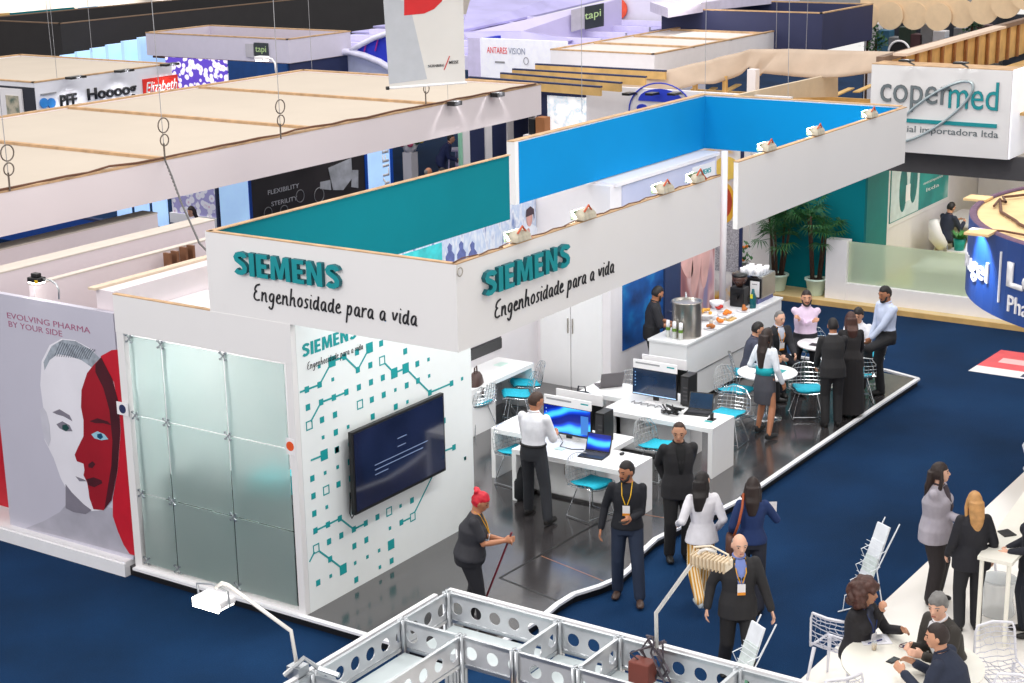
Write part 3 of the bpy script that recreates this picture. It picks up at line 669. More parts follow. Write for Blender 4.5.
CH = [  # x, y, facing
 (4.92, .36, 170, 'chrome wire chair left of the man in the white shirt at the near desk'),
 (4.36, -1.18, 165, 'chrome wire chair tucked under the near desk below its laptop'),
 (6.12, -1.20, 172, 'chrome wire chair before the second desk, behind the bearded man in the black sweater'),
 (6.52, 2.15, -10, 'chrome wire chair holding the brown bag beside the left desk'),
 (7.15, 1.80, 40, 'chrome wire chair with bright cushion pulled out in front of the left desk'),
 (7.70, 2.0, 45, 'chrome wire chair half hidden under the right end of the left desk'),
 (6.55, .30, 100, 'chrome wire chair holding a dark coat behind the near desk monitors'),
 (7.95, -1.42, 95, 'chrome wire chair behind the right end of the second desk'),
 (9.05, -.96, 165, 'chrome wire chair on the near left of the front bistro table'),
 (9.70, -1.88, 122, 'chrome wire chair between the front bistro table and the man in the dark suit'),
 (10.84, -2.25, -60, 'chrome wire chair whose cushion shows right of the woman in the long black dress'),
 (11.95, -2.0, 40, 'chrome wire chair under the seated man in the white shirt at the far table'),
 (11.75, -1.15, 140, 'chrome wire chair under the man in the pale pink shirt'),
 (7.95, .30, 100, 'chrome wire chair whose cushion edge shows behind the wing of the second desk'),
 (10.75, -.80, 145, 'chrome wire chair under the seated man with the badge by the bar'),
 (10.0, -.70, -150, 'chrome wire chair under the seated dark haired person by the bar')]
for x, y, d, lab in CH: wire_chair(lab, (x, y, SZ), d)

# ---- desks
DT = .86
def desk(label, ox, oy):
    t = thing('white_desk', label, 'desk', (ox+.65, oy-.6, SZ))
    W1 = lambda *a, n='panel', m=GLOSSW, b=.004: bx(n, ox+a[0], ox+a[1], oy+a[2], oy+a[3], a[4], a[5], m, t, b)
    W1(0, .68, -1.75, -.1, DT-.07, DT, n='front_top'); W1(.60, 1.28, -1.2, .72, DT-.071, DT-.001, n='rear_top')
    W1(0, .68, -1.82, -1.75, SZ, DT, n='end_panel'); W1(.60, 1.28, .65, .72, SZ, DT-.07, n='end_panel')
    W1(.42, .50, -1.25, -.02, SZ+.05, DT-.07, n='modesty_panel', b=0)
    W1(.50, 1.0, -1.15, -.1, SZ, DT-.07, n='cabinet'); W1(.30, .60, -.1, .0, SZ, DT-.07, n='side_panel')
    W1(.0, .6, -.10, -.03, SZ+.0, DT, n='side_panel')
    W1(.415, .42, -.62, -.60, SZ+.35, SZ+.55, n='cabinet_handle', m=STEEL, b=0)
    return t
desk('near white double desk with the blue screen monitor and a small laptop', 4.30, .05)
desk('second white double desk with the dark screen monitor farther back', 6.42, -.10)
t = thing('white_desk', 'white desk on the left against the rear wall below the black slot', 'desk', (7.2, 2.4, SZ))
bx('top', 6.2, 7.95, 2.02, 2.72, DT-.07, DT, GLOSSW, t, .004); bx('end_panel', 6.2, 6.85, 2.02, 2.70, SZ, DT-.07, GLOSSW, t, .004); bx('end_panel', 7.88, 7.95, 2.02, 2.7, SZ, DT-.07, GLOSSW, t, .004); bx('back_panel', 6.85, 7.88, 2.6, 2.66, SZ, DT-.07, M('desk_back_grey', (196, 196, 200), .5), t)
tag(bx('leaflet', 7.5, 7.72, 2.35, 2.5, DT, DT+.004, M('leaflet_green', (190, 214, 206), .6)), 'small pale leaflet on the left desk', 'leaflet')
# ---- monitors with header boards
def monitor(label, x, y0, y1, z0, z1, zh, scr, ico):
    ym = (y0+y1)/2; t = thing('desktop_monitor', label, 'monitor', (x+.04, ym, DT))
    bx('casing', x, x+.035, y0-.012, y1+.012, z0-.015, z1+.01, BLACK, t, .003); bx('screen', x-.003, x, y0, y1, z0, z1, scr, t)
    h = bx('header_board', x-.002, x+.02, y0-.012, y1+.0, z1+.01, zh, WHITE, t)
    MB().box(x-.004, x-.002, y1-.44, y1-.04, zh-.06, zh-.035).build('printed_line', GREY, h)
    tx = MB(); tx.box(x-.004, x-.002, y0+.03, y0+.15, zh-.06, zh-.04); tx.build('printed_line', TEALP, t)
    bx('stem', x+.035, x+.07, ym-.04, ym+.04, DT+.01, z0+.2, BLACK, t); bx('base', x-.06, x+.14, ym-.14, ym+.14, DT, DT+.012, WHITE, t)
    IB = M('icon_blue', (120, 160, 205), .5, emit=.4)
    for k in range(5): MB().box(x-.005, x-.003, y1-.045, y1-.03, z1-.06-.05*k, z1-.045-.05*k).build('screen_icon', IB, t)
    if ico: MB().box(x-.005, x-.003, y0+.03, y0+.15, z0+.04, z0+.3).build('screen_window', M('window_blue', (50, 110, 185), .5, emit=.4), t)
    bx('task_bar', x-.0045, x-.003, y0, y1, z0, z0+.014, M('taskbar', (14, 44, 70), .4) if ico else LBLUE, t)
monitor('monitor with a glowing blue desktop under a white header board on the near desk', 5.0, -.80, -.06, .94, 1.32, 1.46, SCRBLUE, True)
monitor('monitor with a dark screen under a white header board on the second desk', 7.10, -.98, -.27, .95, 1.33, 1.47, SCRDARK, False)
for x, y, lab in ((5.28, -.42, 'blank white header board and monitor facing away behind the blue desktop screen'), (7.38, -.6, 'blank white header board and monitor facing away behind the dark screen')):
    t = thing('rear_monitor', lab, 'monitor', (x, y, DT)); bx('casing', x, x+.04, y-.4, y+.34, .96, 1.32, BLACK, t); bx('screen', x+.04, x+.043, y-.38, y+.32, .98, 1.30, SCRDARK, t)
    bx('header_board', x, x+.02, y-.4, y+.34, 1.32, 1.47, WHITE, t); bx('base', x-.05, x+.12, y-.14, y+.1, DT, DT+.012, WHITE, t); bx('stem', x+.0, x+.04, y-.05, y+.02, DT+.01, .97, BLACK, t)
for x, y, lab in ((5.02, -.93, 'black computer tower standing right of the blue desktop monitor'), (7.12, -1.11, 'black computer tower standing right of the dark monitor')):
    t = thing('computer_tower', lab, 'computer', (x+.2, y, DT)); bx('case', x, x+.26, y-.07, y+.07, DT+.02, DT+.46, BLACK, t, .006); bx('foot', x+.02, x+.24, y-.05, y+.05, DT, DT+.02, BLACK, t); bx('front_panel', x-.006, x, y-.055, y+.055, DT+.05, DT+.43, M('tower_front', (36, 36, 40), .5), t)
    g = MB(); [g.box(x-.009, x-.006, y-.05, y+.02, DT+.1+.06*k, DT+.12+.06*k) for k in range(4)]; g.build('drive_slot', DGREY, t)
# ---- laptops
def laptop(label, x, y, deg, scr, z=DT, col=BLACK, open_=110):
    t = thing('laptop', label, 'laptop', (x, y, z), rad(deg))   # screen faces -y locally
    MB().box(-.18, .18, -.13, .12, .0, .018).build('keyboard_base', col, t, bevel=.003, local=True)
    MB().box(-.155, .155, -.03, .1, .018, .0195).build('keys', M('keys', (52, 52, 58), .6), t, local=True)
    a = rad(open_-90); r = MB(); R_ = Matrix.Rotation(-a, 4, 'X')
    def bxr(x0, x1, y0, y1, z0, z1, nm, mt):
        m_ = MB().box(x0, x1, y0, y1, z0, z1); m_.v = [R_ @ q + V((0, .12, .018)) for q in m_.v]; return m_.build(nm, mt, t, local=True)
    bxr(-.18, .18, 0, .012, 0, .25, 'lid', col); bxr(-.165, .165, -.002, 0, .02, .235, 'screen', scr)
laptop('small black laptop with a blue screen on the near desk', 4.62, -1.08, -84, SCRBLUE)
laptop('black laptop with a dark screen near the right end of the second desk', 6.95, -1.42, -78, SCRDARK)
laptop('grey open laptop seen from behind on the wing of the second desk', 7.48, .38, 140, SCRDARK, col=M('laptop_grey', (96, 92, 96), .5))
# cables, phone and mouse
def small(name, label, cat, mb, mat, **k): return tag(mb.build(name, mat, **k), label, cat)
p = V((4.62, -.55, DT)); small('white_phone', 'white phone lying on the near desk below the blue monitor', 'phone', MB().box(p.x-.05, p.x+.05, p.y-.06, p.y+.06, DT, DT+.014), M('phone_pale', (196, 220, 222), .4), bevel=.003)
small('black_mouse', 'black computer mouse at the right of the small laptop', 'mouse', MB().ell((4.85, -1.38, DT+.018), (.05, .03, .018)), BLACK, smooth=True)
small('desk_cable', 'thin looping cable running from the blue monitor to the laptop', 'cable', MB().tube([(4.98, -.3, DT+.05), (4.9, -.36, DT+.1), (4.86, -.45, DT+.02), (4.7, -.5, DT+.008), (4.68, -.7, DT+.008), (4.75, -.85, DT+.01)], .006, 6), BLACK)
rng = random.Random(4); mb = MB(); P = []
for i in range(26): P.append(V((6.72+rng.uniform(-.13, .13), -1.1+rng.uniform(-.2, .2), DT+.02+rng.uniform(0, .09))))
mb.tube(P, .012, 6); small('cable_tangle', 'black tangle of cables and headset on the second desk', 'cable', mb, BLACK)
mb = MB(); P = [V((6.9+.05*sin(i*1.7), -.35-.03*i, DT+.01+.015*(i % 2))) for i in range(20)]; small('white_cable', 'pale cable heaped below the dark monitor', 'cable', mb.tube(P, .008, 6), GREY)
t = thing('charging_dock', 'small black upright dock on the right end of the second desk', 'dock', (6.78, -1.72, DT)); MB().box(6.74, 6.84, -1.77, -1.67, DT, DT+.015).cyl((6.79, -1.72, DT), (6.79, -1.72, DT+.1), .025, .03).build('body', BLACK, t)
bx('teal_card', 6.66, 6.72, -1.78, -1.66, DT, DT+.004, TEALP, t)
# bag and coat and backpack
def bag(name, label, c, mat, hgt, wd, rz=0):
    t = thing(name, label, 'bag', c, rz); mb = MB()
    mb.rings([[V((wd*s_*(abs(cos(q))**.6)*(1 if cos(q) > 0 else -1), wd*.5*s_*(abs(sin(q))**.7)*(1 if sin(q) > 0 else -1), z_*hgt)) for q in [2*pi*i/16 for i in range(16)]] for z_, s_ in ((0, .8), (.1, 1), (.6, .98), (.85, .8), (1, .5))])
    mb.build('body', mat, t, smooth=True, local=True)
    MB().tube([(-wd*.35, 0, hgt*.9), (-wd*.25, 0, hgt*1.2), (wd*.25, 0, hgt*1.2), (wd*.35, 0, hgt*.9)], .012, 6).build('handle', mat, t, local=True)
    MB().rings([[V((wd*.6*s_*cos(q), -wd*.5-.03*s_, hgt*.35+hgt*.2*s_*sin(q))) for q in [2*pi*i/12 for i in range(12)]] for s_ in (1.0, .7)]).build('pocket', mat, t, smooth=True, local=True)
    return t
bag('handbag', 'brown leather bag on the chair beside the left desk', (6.52, 2.15, SZ+.46), M('brown_leather', (70, 48, 44), .5), .46, .2, .3)
bag('backpack', 'black backpack leaning on the near desk behind the man in the white shirt', (4.45, -.02, SZ), M('pack_black', (26, 28, 34), .7), .46, .17, .4)
t = bag('coat_bundle', 'dark coat and bag on the chair behind the near desk monitors', (6.58, .30, SZ+.47), M('coat_dark', (30, 34, 46), .8), .42, .2, 1.8); t['category'] = 'coat'

# ---- bar counter
t = thing('bar_counter', 'long white bar counter with a dark groove in front of the hand mural', 'counter', (10.8, .22, SZ))
bx('upper_body', 9.05, 12.55, -.12, .55, .66, 1.16, GLOSSW, t); bx('lower_body', 9.07, 12.53, -.10, .53, SZ+.06, .635, GLOSSW, t); bx('groove', 9.10, 12.5, -.07, .50, .635, .66, BLACKW, t); bx('kick_plate', 9.12, 12.48, -.05, .48, SZ, SZ+.06, BLACKW, t); bx('worktop', 9.03, 12.57, -.14, .57, 1.16, 1.20, GLOSSW, t, .004)
CT = 1.20
c = V((9.50, .12, CT)); t = thing('steel_urn', 'tall brushed steel ice drum on the bar counter', 'urn', c)
MB().lathe([(.235, 0), (.24, .02), (.235, .04), (.235, .54), (.25, .56), (.25, .575), (.225, .575), (.215, .54), (.205, .54)], c, 36).build('drum', STEEL, t, smooth=True)
MB().lathe([(.21, .535), (.205, .54), (.0001, .55)], c, 36).build('lid', ALU, t); MB().tube([c+V((.15, .1, .575)), c+V((.19, .12, .65)), c+V((.22, .12, .57))], .012, 6).build('handle', CHROME, t)
for k, (x, y) in enumerate(((9.27, .33), (9.24, .20), (9.21, .07))):
    c = V((x, y, CT)); nm = ('left', 'middle', 'right')[k]
    t = thing('juice_bottle', f'{nm} of the three small bottles with green bands before the steel urn', 'bottle', c, group='small bottles before the steel urn')
    MB().lathe([(.032, 0), (.036, .01), (.036, .16), (.03, .19), (.016, .22), (.016, .24)], c, 18).build('glass', M('bottle_glass', (214, 216, 212), .1, alpha=.75), t, smooth=True)
    MB().lathe([(.037, .12), (.037, .17)], c, 18).build('green_band', M('band_green', (98, 132, 44), .5), t); MB().lathe([(.03, .19), (.033, .2), (.028, .28), (.001, .285)], c, 18).build('cap', WHITE, t, smooth=True)
# food on the counter
FOOD = [M('pastry_gold', (226, 168, 72), .7, vary=.3, scale=30), M('bread_brown', (178, 106, 50), .8, vary=.25, scale=30), M('fruit_orange', (232, 130, 40), .6, vary=.2, scale=30), M('fruit_red', (190, 50, 40), .5)]
def plate(x, y, r, n, mat, label, k=0, tall=0):
    t = thing('food_plate', label, 'plate of food', (x, y, CT), group='plates of food on the bar counter')
    MB().lathe([(r*.5, 0), (r*.55, tall), (r, tall+.012), (r, tall+.02), (r*.5, tall+.008), (.001, tall+.008)], (x, y, CT), 24).build('plate', WHITE, t, smooth=True)
    rg = random.Random(k+int(x*97))
    for i in range(n):
        a = rg.uniform(0, 6.28); q = rg.uniform(0, r*.65); MB().ell((x+q*cos(a), y+q*sin(a), CT+tall+.04+rg.uniform(0, .035)), (rg.uniform(.03, .05), rg.uniform(.025, .04), .028), 8).build('snack', mat, t, smooth=True)
plate(9.92, .22, .14, 9, FOOD[0], 'plate heaped with golden pastries just right of the steel urn', 1)
plate(10.05, -.02, .11, 6, FOOD[1], 'plate of brown rolls near the front edge of the bar', 2)
plate(10.55, .34, .22, 8, FOOD[0], 'large raised platter of flat golden pastries in the middle of the bar', 3, .09)
plate(10.45, -.02, .12, 6, FOOD[2], 'small plate of orange canapes at the front of the bar', 4)
plate(10.95, .15, .15, 8, FOOD[2], 'plate of orange fruit pieces left of the coffee machine', 5)
plate(11.2, .42, .14, 7, FOOD[3], 'plate of red fruit behind the orange fruit plate', 6)
plate(11.35, .02, .12, 6, FOOD[1], 'plate of brown toast at the foot of the coffee grinder', 7)
for k, (x, y, lab, m) in enumerate(((10.22, .05, 'tumbler of golden juice beside the brown rolls', FOOD[0]), (10.25, .28, 'tumbler of orange juice behind the brown rolls', FOOD[2]))):
    t = thing('juice_glass', lab, 'glass', (x, y, CT)); MB().lathe([(.03, 0), (.036, .11), (.033, .11), (.028, .01)], (x, y, CT), 16).build('tumbler', CLEAR, t, smooth=True); MB().lathe([(.001, .005), (.027, .006), (.031, .09), (.001, .09)], (x, y, CT), 16).build('juice', m, t, smooth=True)
t = thing('white_bowl', 'white ribbed bowl at the back of the bar before the column', 'bowl', (11.25, .47, CT)); MB().lathe([(.06, 0), (.12, .1), (.13, .14), (.12, .14), (.05, .02)], (11.25, .47, CT), 24).build('bowl', WHITE, t, smooth=True)
t = thing('napkin_tray', 'small wooden tray with white cups at the front of the bar', 'tray', (10.72, -.03, CT)); bx('tray', 10.62, 10.85, -.1, .06, CT, CT+.02, WOODB, t)
for i in range(3): MB().lathe([(.02, .02), (.03, .07)], (10.66+.07*i, -.02, CT), 14).build('cup', WHITE, t, smooth=True)
t = thing('green_plant', 'small green potted plant behind the steel urn', 'plant', (10.2, .46, CT)); MB().lathe([(.05, 0), (.06, .1)], (10.2, .46, CT), 16).build('pot', WHITE, t, smooth=True); mb = MB(); rg = random.Random(2)
for i in range(40):
    a = rg.uniform(0, 6.28); h_ = rg.uniform(.12, .3); b = V((10.2+.03*cos(a), .46+.03*sin(a), CT+.1)); e = b+V((.1*cos(a), .1*sin(a), h_)); s_ = V((-sin(a), cos(a), 0))*.012; mb.add([b-s_, b+s_, e], [(0, 1, 2)])
mb.build('leaves', M('bright_green_leaf', (70, 150, 50), .5, vary=.3, scale=10), t)
# coffee grinder and machine
c = V((11.65, .25, CT)); t = thing('coffee_grinder', 'black coffee grinder with bean hopper left of the coffee machine', 'grinder', c)
bx('body', 11.54, 11.76, .12, .38, CT, CT+.34, BLACK, t, .02); MB().lathe([(.05, .34), (.13, .46), (.13, .52), (.001, .54)], c, 20).build('hopper', M('hopper_brown', (84, 58, 50), .2, alpha=.9), t, smooth=True); MB().lathe([(.135, .52), (.135, .55), (.05, .57)], c, 20).build('hopper_lid', BLACK, t, smooth=True)
bx('spout', 11.45, 11.56, .2, .3, CT+.16, CT+.22, BLACK, t)
t = thing('milk_bottle', 'teal bottle with a yellow mark in front of the coffee grinder', 'bottle', (11.62, -.02, CT)); MB().lathe([(.05, 0), (.055, .02), (.055, .2), (.03, .26), (.02, .33)], (11.62, -.02, CT), 18).build('bottle', M('bottle_teal', (0, 88, 96), .3), t, smooth=True); bx('yellow_label', 11.55, 11.565, -.04, 0, CT+.18, CT+.25, M('label_yellow', (222, 210, 40), .5), t)
t = thing('coffee_machine', 'chrome and black espresso machine with cups on top at the end of the bar', 'coffee machine', (12.2, .25, CT))
bx('body', 11.95, 12.5, .0, .55, CT+.08, CT+.44, BLACK, t, .02); bx('side_panel', 11.97, 12.5, -.02, .0, CT+.08, CT+.46, STEEL, t, .01); bx('base', 11.9, 12.5, .02, .5, CT, CT+.08, M('machine_base', (96, 100, 150), .5), t); bx('cup_rail', 11.95, 12.5, .0, .55, CT+.44, CT+.47, CHROME, t)
bx('drip_tray', 11.78, 11.95, .05, .5, CT+.05, CT+.09, STEEL, t); bx('menu_card', 11.79, 11.80, -.05, .12, CT+.15, CT+.42, WHITE, t)
bx('printed_line', 11.787, 11.79, -.01, .08, CT+.36, CT+.375, GREY, t)
for k in range(2): MB().cyl((11.9, .2+.18*k, CT+.24), (11.78, .2+.18*k, CT+.22), .018, n=10).build('group_handle', BLACK, t)
rg = random.Random(9)
for i in range(4):
    for j in range(3):
        q = V((12.03+.12*i, .1+.14*j, CT+.47)); small('paper_cup', f'white cup stacked on the coffee machine, row {"front middle rear".split()[j]}, {"first second third fourth".split()[i]} from the left', 'cup', MB().lathe([(.035, 0), (.05, .1), (.045, .1), (.03, .01)], q, 14), WHITE, smooth=True)['group'] = 'white cups on the coffee machine'
# ---- bistro tables
def bistro(label, x, y, z=.74, r=.40):
    t = thing('bistro_table', label, 'table', (x, y, SZ)); b = V((x, y, SZ))
    MB().lathe([(.001, z-.03), (r-.02, z-.03), (r, z-.015), (r, z), (.001, z)], b, 40).build('table_top', WHITE, t)
    MB().cyl(b+V((0, 0, .04)), b+V((0, 0, z-.03)), .03, n=16).build('column', CHROME, t, smooth=True)
    MB().lathe([(.24, 0), (.24, .012), (.05, .03), (.03, .06)], b, 30).build('base', CHROME, t, smooth=True)
bistro('round white bistro table in front of the woman in the grey skirt', 9.33, -1.38, r=.46)
bistro('round white bistro table at the rear between the pink shirted man and the suited man', 11.25, -1.45)
tag(MB().box(9.35, 9.55, -1.6, -1.45, .86, .866).build('leaflet', TEALP), 'teal leaflet lying on the front bistro table', 'leaflet')
tag(MB().box(9.15, 9.32, -1.35, -1.24, .86, .866).build('notebook', M('note_grey', (80, 110, 120), .6)), 'dark notebook at the middle of the front bistro table', 'notebook')
tag(MB().box(11.05, 11.2, -1.5, -1.3, .86, .868).build('phone', BLACK), 'dark phone lying on the rear bistro table', 'phone')
# ================================================================== PEOPLE
SKIN = {k: M('skin_'+k, c, .5, vary=.04, scale=9) for k, c in dict(light=(226, 176, 150), mid=(204, 150, 120), tan=(178, 120, 88), dark=(140, 92, 66)).items()}
HAIR = {k: M('hair_'+k, c, .55, vary=.22, scale=14, bump=.3) for k, c in dict(black=(26, 20, 20), brown=(60, 38, 28), dkbrown=(40, 26, 22), auburn=(72, 42, 34), grey=(120, 118, 116), red=(196, 20, 44), blond=(186, 138, 84), blondroot=(110, 76, 48)).items()}
EYE = M('eye_dark', (30, 20, 18), .2); EYEW = M('eye_white', (235, 232, 228), .3); LIP = M('lips', (168, 84, 80), .5)
def cloth(nm, c, r=.8, v=.1): return M('cloth_'+nm, c, r, vary=v, scale=7, bump=.25)
def remesh(mb, mat, name, parent, vox, smooth_it=2):
    me = mb.me('tmp', mat); o = bpy.data.objects.new('tmp', me); C.objects.link(o)
    r = o.modifiers.new('r', 'REMESH'); r.mode = 'VOXEL'; r.voxel_size = vox; r.use_smooth_shade = True
    if smooth_it: s = o.modifiers.new('s', 'SMOOTH'); s.iterations = smooth_it; s.factor = .5
    bpy.context.view_layer.update()
    m2 = bpy.data.meshes.new_from_object(o.evaluated_get(bpy.context.evaluated_depsgraph_get())); bpy.data.objects.remove(o); bpy.data.meshes.remove(me)
    m2.name = name; m2.polygons.foreach_set('use_smooth', [True]*len(m2.polygons))
    if not m2.materials: m2.materials.append(mat)
    ob = bpy.data.objects.new(name, m2); C.objects.link(ob); ob.parent = parent; return ob
def ik(a, b, l1, l2, pole):
    a = V(a); b = V(b); d = b-a; L = min(d.length, (l1+l2)*.998); d.normalize(); b = a+d*L
    x = (l1*l1-l2*l2+L*L)/(2*L); h = math.sqrt(max(0, l1*l1-x*x)); p = V(pole); p = p-d*p.dot(d)
    if p.length < 1e-5: p = V((0, 0, 1))
    return a+d*x+p.normalized()*h, b
def limb(mb, pts, rs, n=12):
    mb.tube(pts, rs, n)
    for p, r in zip(pts, rs): mb.ell(p, (r, r, r), 10)
def sring(c, u, side, fwd, rx, ry, n=20, fy=1.0):
    return [c+side*rx*cos(q)+fwd*(ry*sin(q)*(fy if sin(q) > 0 else 1)) for q in [2*pi*i/n for i in range(n)]]
def person(label, x, y, z, face, h=1.75, g=1.0, sex='m', pz=.95, lean=0, tw=0, head=(0, 0), L=(-.25, .04, .86), R=(.25, .04, .86), LF=(-.10, 0, .08), RF=(.10, .02, .08),
    skin='mid', top=('shirt', (230, 230, 235)), under=None, bottom=('trousers', (30, 30, 34)), shoes=(24, 22, 22), hair=('short', 'brown'), beard=None, badge=None, glasses=False, stripes=None,
    vox=.0095, Lp=None, Rp=None, toeL=0, toeR=0, belt=None, collar=None):
    t = thing('person', label, 'person', (x, y, z), rad(face-90)); s = h/1.75; t.scale = (s, s, s)
    S = SKIN[skin]; P = V((0, 0, pz)); lr = rad(lean); u = V((0, sin(lr), cos(lr))); twr = rad(tw)
    sd0 = V((1, 0, 0)); sd = V((cos(twr), sin(twr), 0)); fw = sd.cross(V((0, 0, 1)))*-1; fwl = u.cross(sd) ; fwl = fwl if fwl.y > 0 else -fwl
    shw = .172 if sex == 'm' else .150; NB = P+u*.52; CH_ = P+u*.435
    shL = CH_-sd*shw; shR = CH_+sd*shw; hipL = P+V((-.09, 0, -.03)); hipR = P+V((.09, 0, -.03))
    kL, aL = ik(hipL, LF, .43, .42, Lp or (-.1, 1, .2)); kR, aR = ik(hipR, RF, .43, .42, Rp or (.1, 1, .2))
    eL, wL = ik(shL, L, .29, .255, (-.45, -1, -.5)); eR, wR = ik(shR, R, .29, .255, (.45, -1, -.5))
    # head frame
    HC = NB+u*.04+V((0, .014, .080))
    Mh = Matrix.Rotation(rad(head[0]), 4, 'Z') @ Matrix.Rotation(rad(head[1]), 4, 'X')
    HC = HC + (Mh @ V((0, 0, .03))) - V((0, 0, .03)) + (V((0, -sin(rad(head[1]))*.03, 0)))
    def H(v): return HC+(Mh @ V(v))
    b = MB()
    wst = .135 if sex == 'm' else .118
    tor = [(-.10, .155, .115), (0, .165*(1.0 if sex == 'm' else 1.04), .118), (.14, wst*g, .10*g), (.30, (.158 if sex == 'm' else .142)*max(1, g*.95), .112*g), (.40, .160, .10), (.455, .135, .085), (.49, .085, .07), (.53, .056, .056), (.60, .052, .055)]
    mix = lambda k: sd0.lerp(sd, min(1, max(0, k/.4))).normalized()
    TR = [(P+u*k, rx*(g if k < .1 else 1), ry) for k, rx, ry in tor]
    b.rings([sring(c if k > 0 else P+V((0, 0, k)), u, mix(k), fwl if k > 0 else Y, rx, ry) for (c, rx, ry), (k, _, _) in zip(TR, tor)])
    if sex == 'f':
        for q in (-1, 1): b.ell(P+u*.32+sd*.07*q+fwl*.085, (.062, .055, .06), 12)
    limb(b, [shL, shL.lerp(eL, .4), eL, eL.lerp(wL, .35), wL], [.044, .044, .036, .037, .026]); limb(b, [shR, shR.lerp(eR, .4), eR, eR.lerp(wR, .35), wR], [.044, .044, .036, .037, .026])
    limb(b, [hipL, kL, kL.lerp(aL, .35), aL], [.085*g, .055, .055, .036]); limb(b, [hipR, kR, kR.lerp(aR, .35), aR], [.085*g, .055, .055, .036])
    # neck, head, face
    b.tube([NB-u*.02, H((0, -.01, -.03))], [.056, .052], 14)
    def hf(d, q):
        q = q.copy()
        if d.z < 0: q.x *= 1+.22*d.z; q.y *= 1+.08*d.z
        if d.y > .55 and abs(d.z) < .35: q.y -= .006*(1-abs(d.x)*2) if abs(d.x) < .5 and d.z > 0 else 0
        return q
    b.ell(HC, (.077, .097, .118), 24, fn=hf, mat=Mh)
    b.ell(H((0, .052, -.07)), (.042, .042, .036), 12, mat=Mh)                 # chin and jaw
    b.tube([H((0, .088, .025)), H((0, .108, -.012)), H((0, .112, -.022))], [.009, .013, .015], 8); b.ell(H((0, .1, -.024)), (.019, .014, .010), 8, mat=Mh)
    b.tube([H((-.04, .078, .032)), H((0, .09, .036)), H((.04, .078, .032))], [.008, .010, .008], 8)
    b.tube([H((-.02, .088, -.052)), H((0, .094, -.050)), H((.02, .088, -.052))], .008, 8)
    for q in (-1, 1): b.ell(H((.078*q, -.005, -.005)), (.012, .020, .032), 8, mat=Mh)
    # hands
    hands = []
    for e_, w_, sg in ((eL, wL, -1), (eR, wR, 1)):
        d = (w_-e_).normalized(); n = V((-sg, .15, -.2)); n = (n-d*n.dot(d))
        n = n.normalized() if n.length > .05 else V((0, 0, -1)); k_ = d.cross(n).normalized()
        if k_.dot(V((0, .8, .6))) < 0: k_ = -k_
        pc = w_+d*.045
        b.rings([[w_+d*a+k_*(wd*cos(q))+n*(.014*sin(q)) for q in [2*pi*i/12 for i in range(12)]] for a, wd in ((-.01, .024), (.03, .036), (.075, .040), (.09, .036))])
        for j in range(4):
            bs = w_+d*.085+k_*(.030-.020*j); ln = (.066, .076, .071, .056)[j]; c1 = rad(22); c2 = rad(55)
            m_ = bs+(d*cos(c1)+n*sin(c1))*ln*.5; e2 = m_+(d*cos(c2)+n*sin(c2))*ln*.5
            b.tube([bs-d*.02, bs, m_, e2], [.0095, .0098, .0092, .0080], 8); b.ell(e2, (.008,)*3, 6)
        tb = w_+d*.02+k_*.028; t1 = tb+(d*.75+k_*.6+n*.25).normalized()*.036; t2 = t1+(d*.95+k_*.1+n*.35).normalized()*.03
        b.tube([tb-d*.01, tb, t1, t2], [.012, .012, .0105, .009], 8); b.ell(t2, (.009,)*3, 6); hands.append(w_+d*.11+n*.02)
    body = remesh(b, S, 'body', t, vox, 1)
    # ---- top
    kind, tc = top[0], top[1]; tm = cloth('%d_%d_%d' % tuple(tc), tc)
    c = MB(); jk = kind in ('jacket', 'coat'); th = .026 if jk else (.016 if kind != 'loose' else .022); hem = {'jacket': -.16, 'coat': -.3, 'loose': -.12, 'sweater': -.05, 'dress': -.12, 'tucked': .06, 'polo': .06}.get(kind, -.04)
    sit = pz < .8
    if sit: hem = max(hem, -.06)
    rows = ([(hem, .15, .108)] if hem > 0 else [(hem, .176, .128), (0, .168*(1.0 if sex == 'm' else 1.04), .122)]) + [(k, a, bb) for k, a, bb in tor[2:7]]+[(.512, .058, .056)]
    if sex == 'f' and kind == 'loose': rows[0] = (hem, .20, .15)
    c.rings([sring(P+u*k if k > 0 else P+V((0, 0, k)), u, mix(k), fwl, rx*(g if k < .13 else 1)+th*(1 if k < .43 else .55), ry*(g if k < .13 else 1)+th*(1 if k < .43 else .55)) for k, rx, ry in rows])
    if sex == 'f':
        for q in (-1, 1): c.ell(P+u*.32+sd*.07*q+fwl*.085, (.064+th*.7,)*3, 12)
    sl = .60 if kind in ('tee', 'polo') else 1
    for sh, e_, w_ in ((shL, eL, wL), (shR, eR, wR)):
        c.ell(sh, (.047+th*.6,)*3, 12)
        if sl == 1: limb(c, [sh, sh.lerp(e_, .35), e_, e_.lerp(w_, .93)], [.046+th*.6, .050+th*.6, .042+th*.6, .033+th*.5])
        elif kind == 'polo': limb(c, [sh, e_.lerp(w_, .10)], [.046+th, .046+th])
        else: limb(c, [sh, sh.lerp(e_, .7)], [.048+th, .050+th])
    gar = remesh(c, tm, {'tee': 't_shirt', 'polo': 'short_sleeved_shirt', 'jacket': 'jacket', 'coat': 'coat', 'sweater': 'sweater', 'loose': 'blouse', 'dress': 'dress_top', 'tucked': 'shirt'}.get(kind, 'shirt'), t, .0125 if vox < .015 else vox, 2)
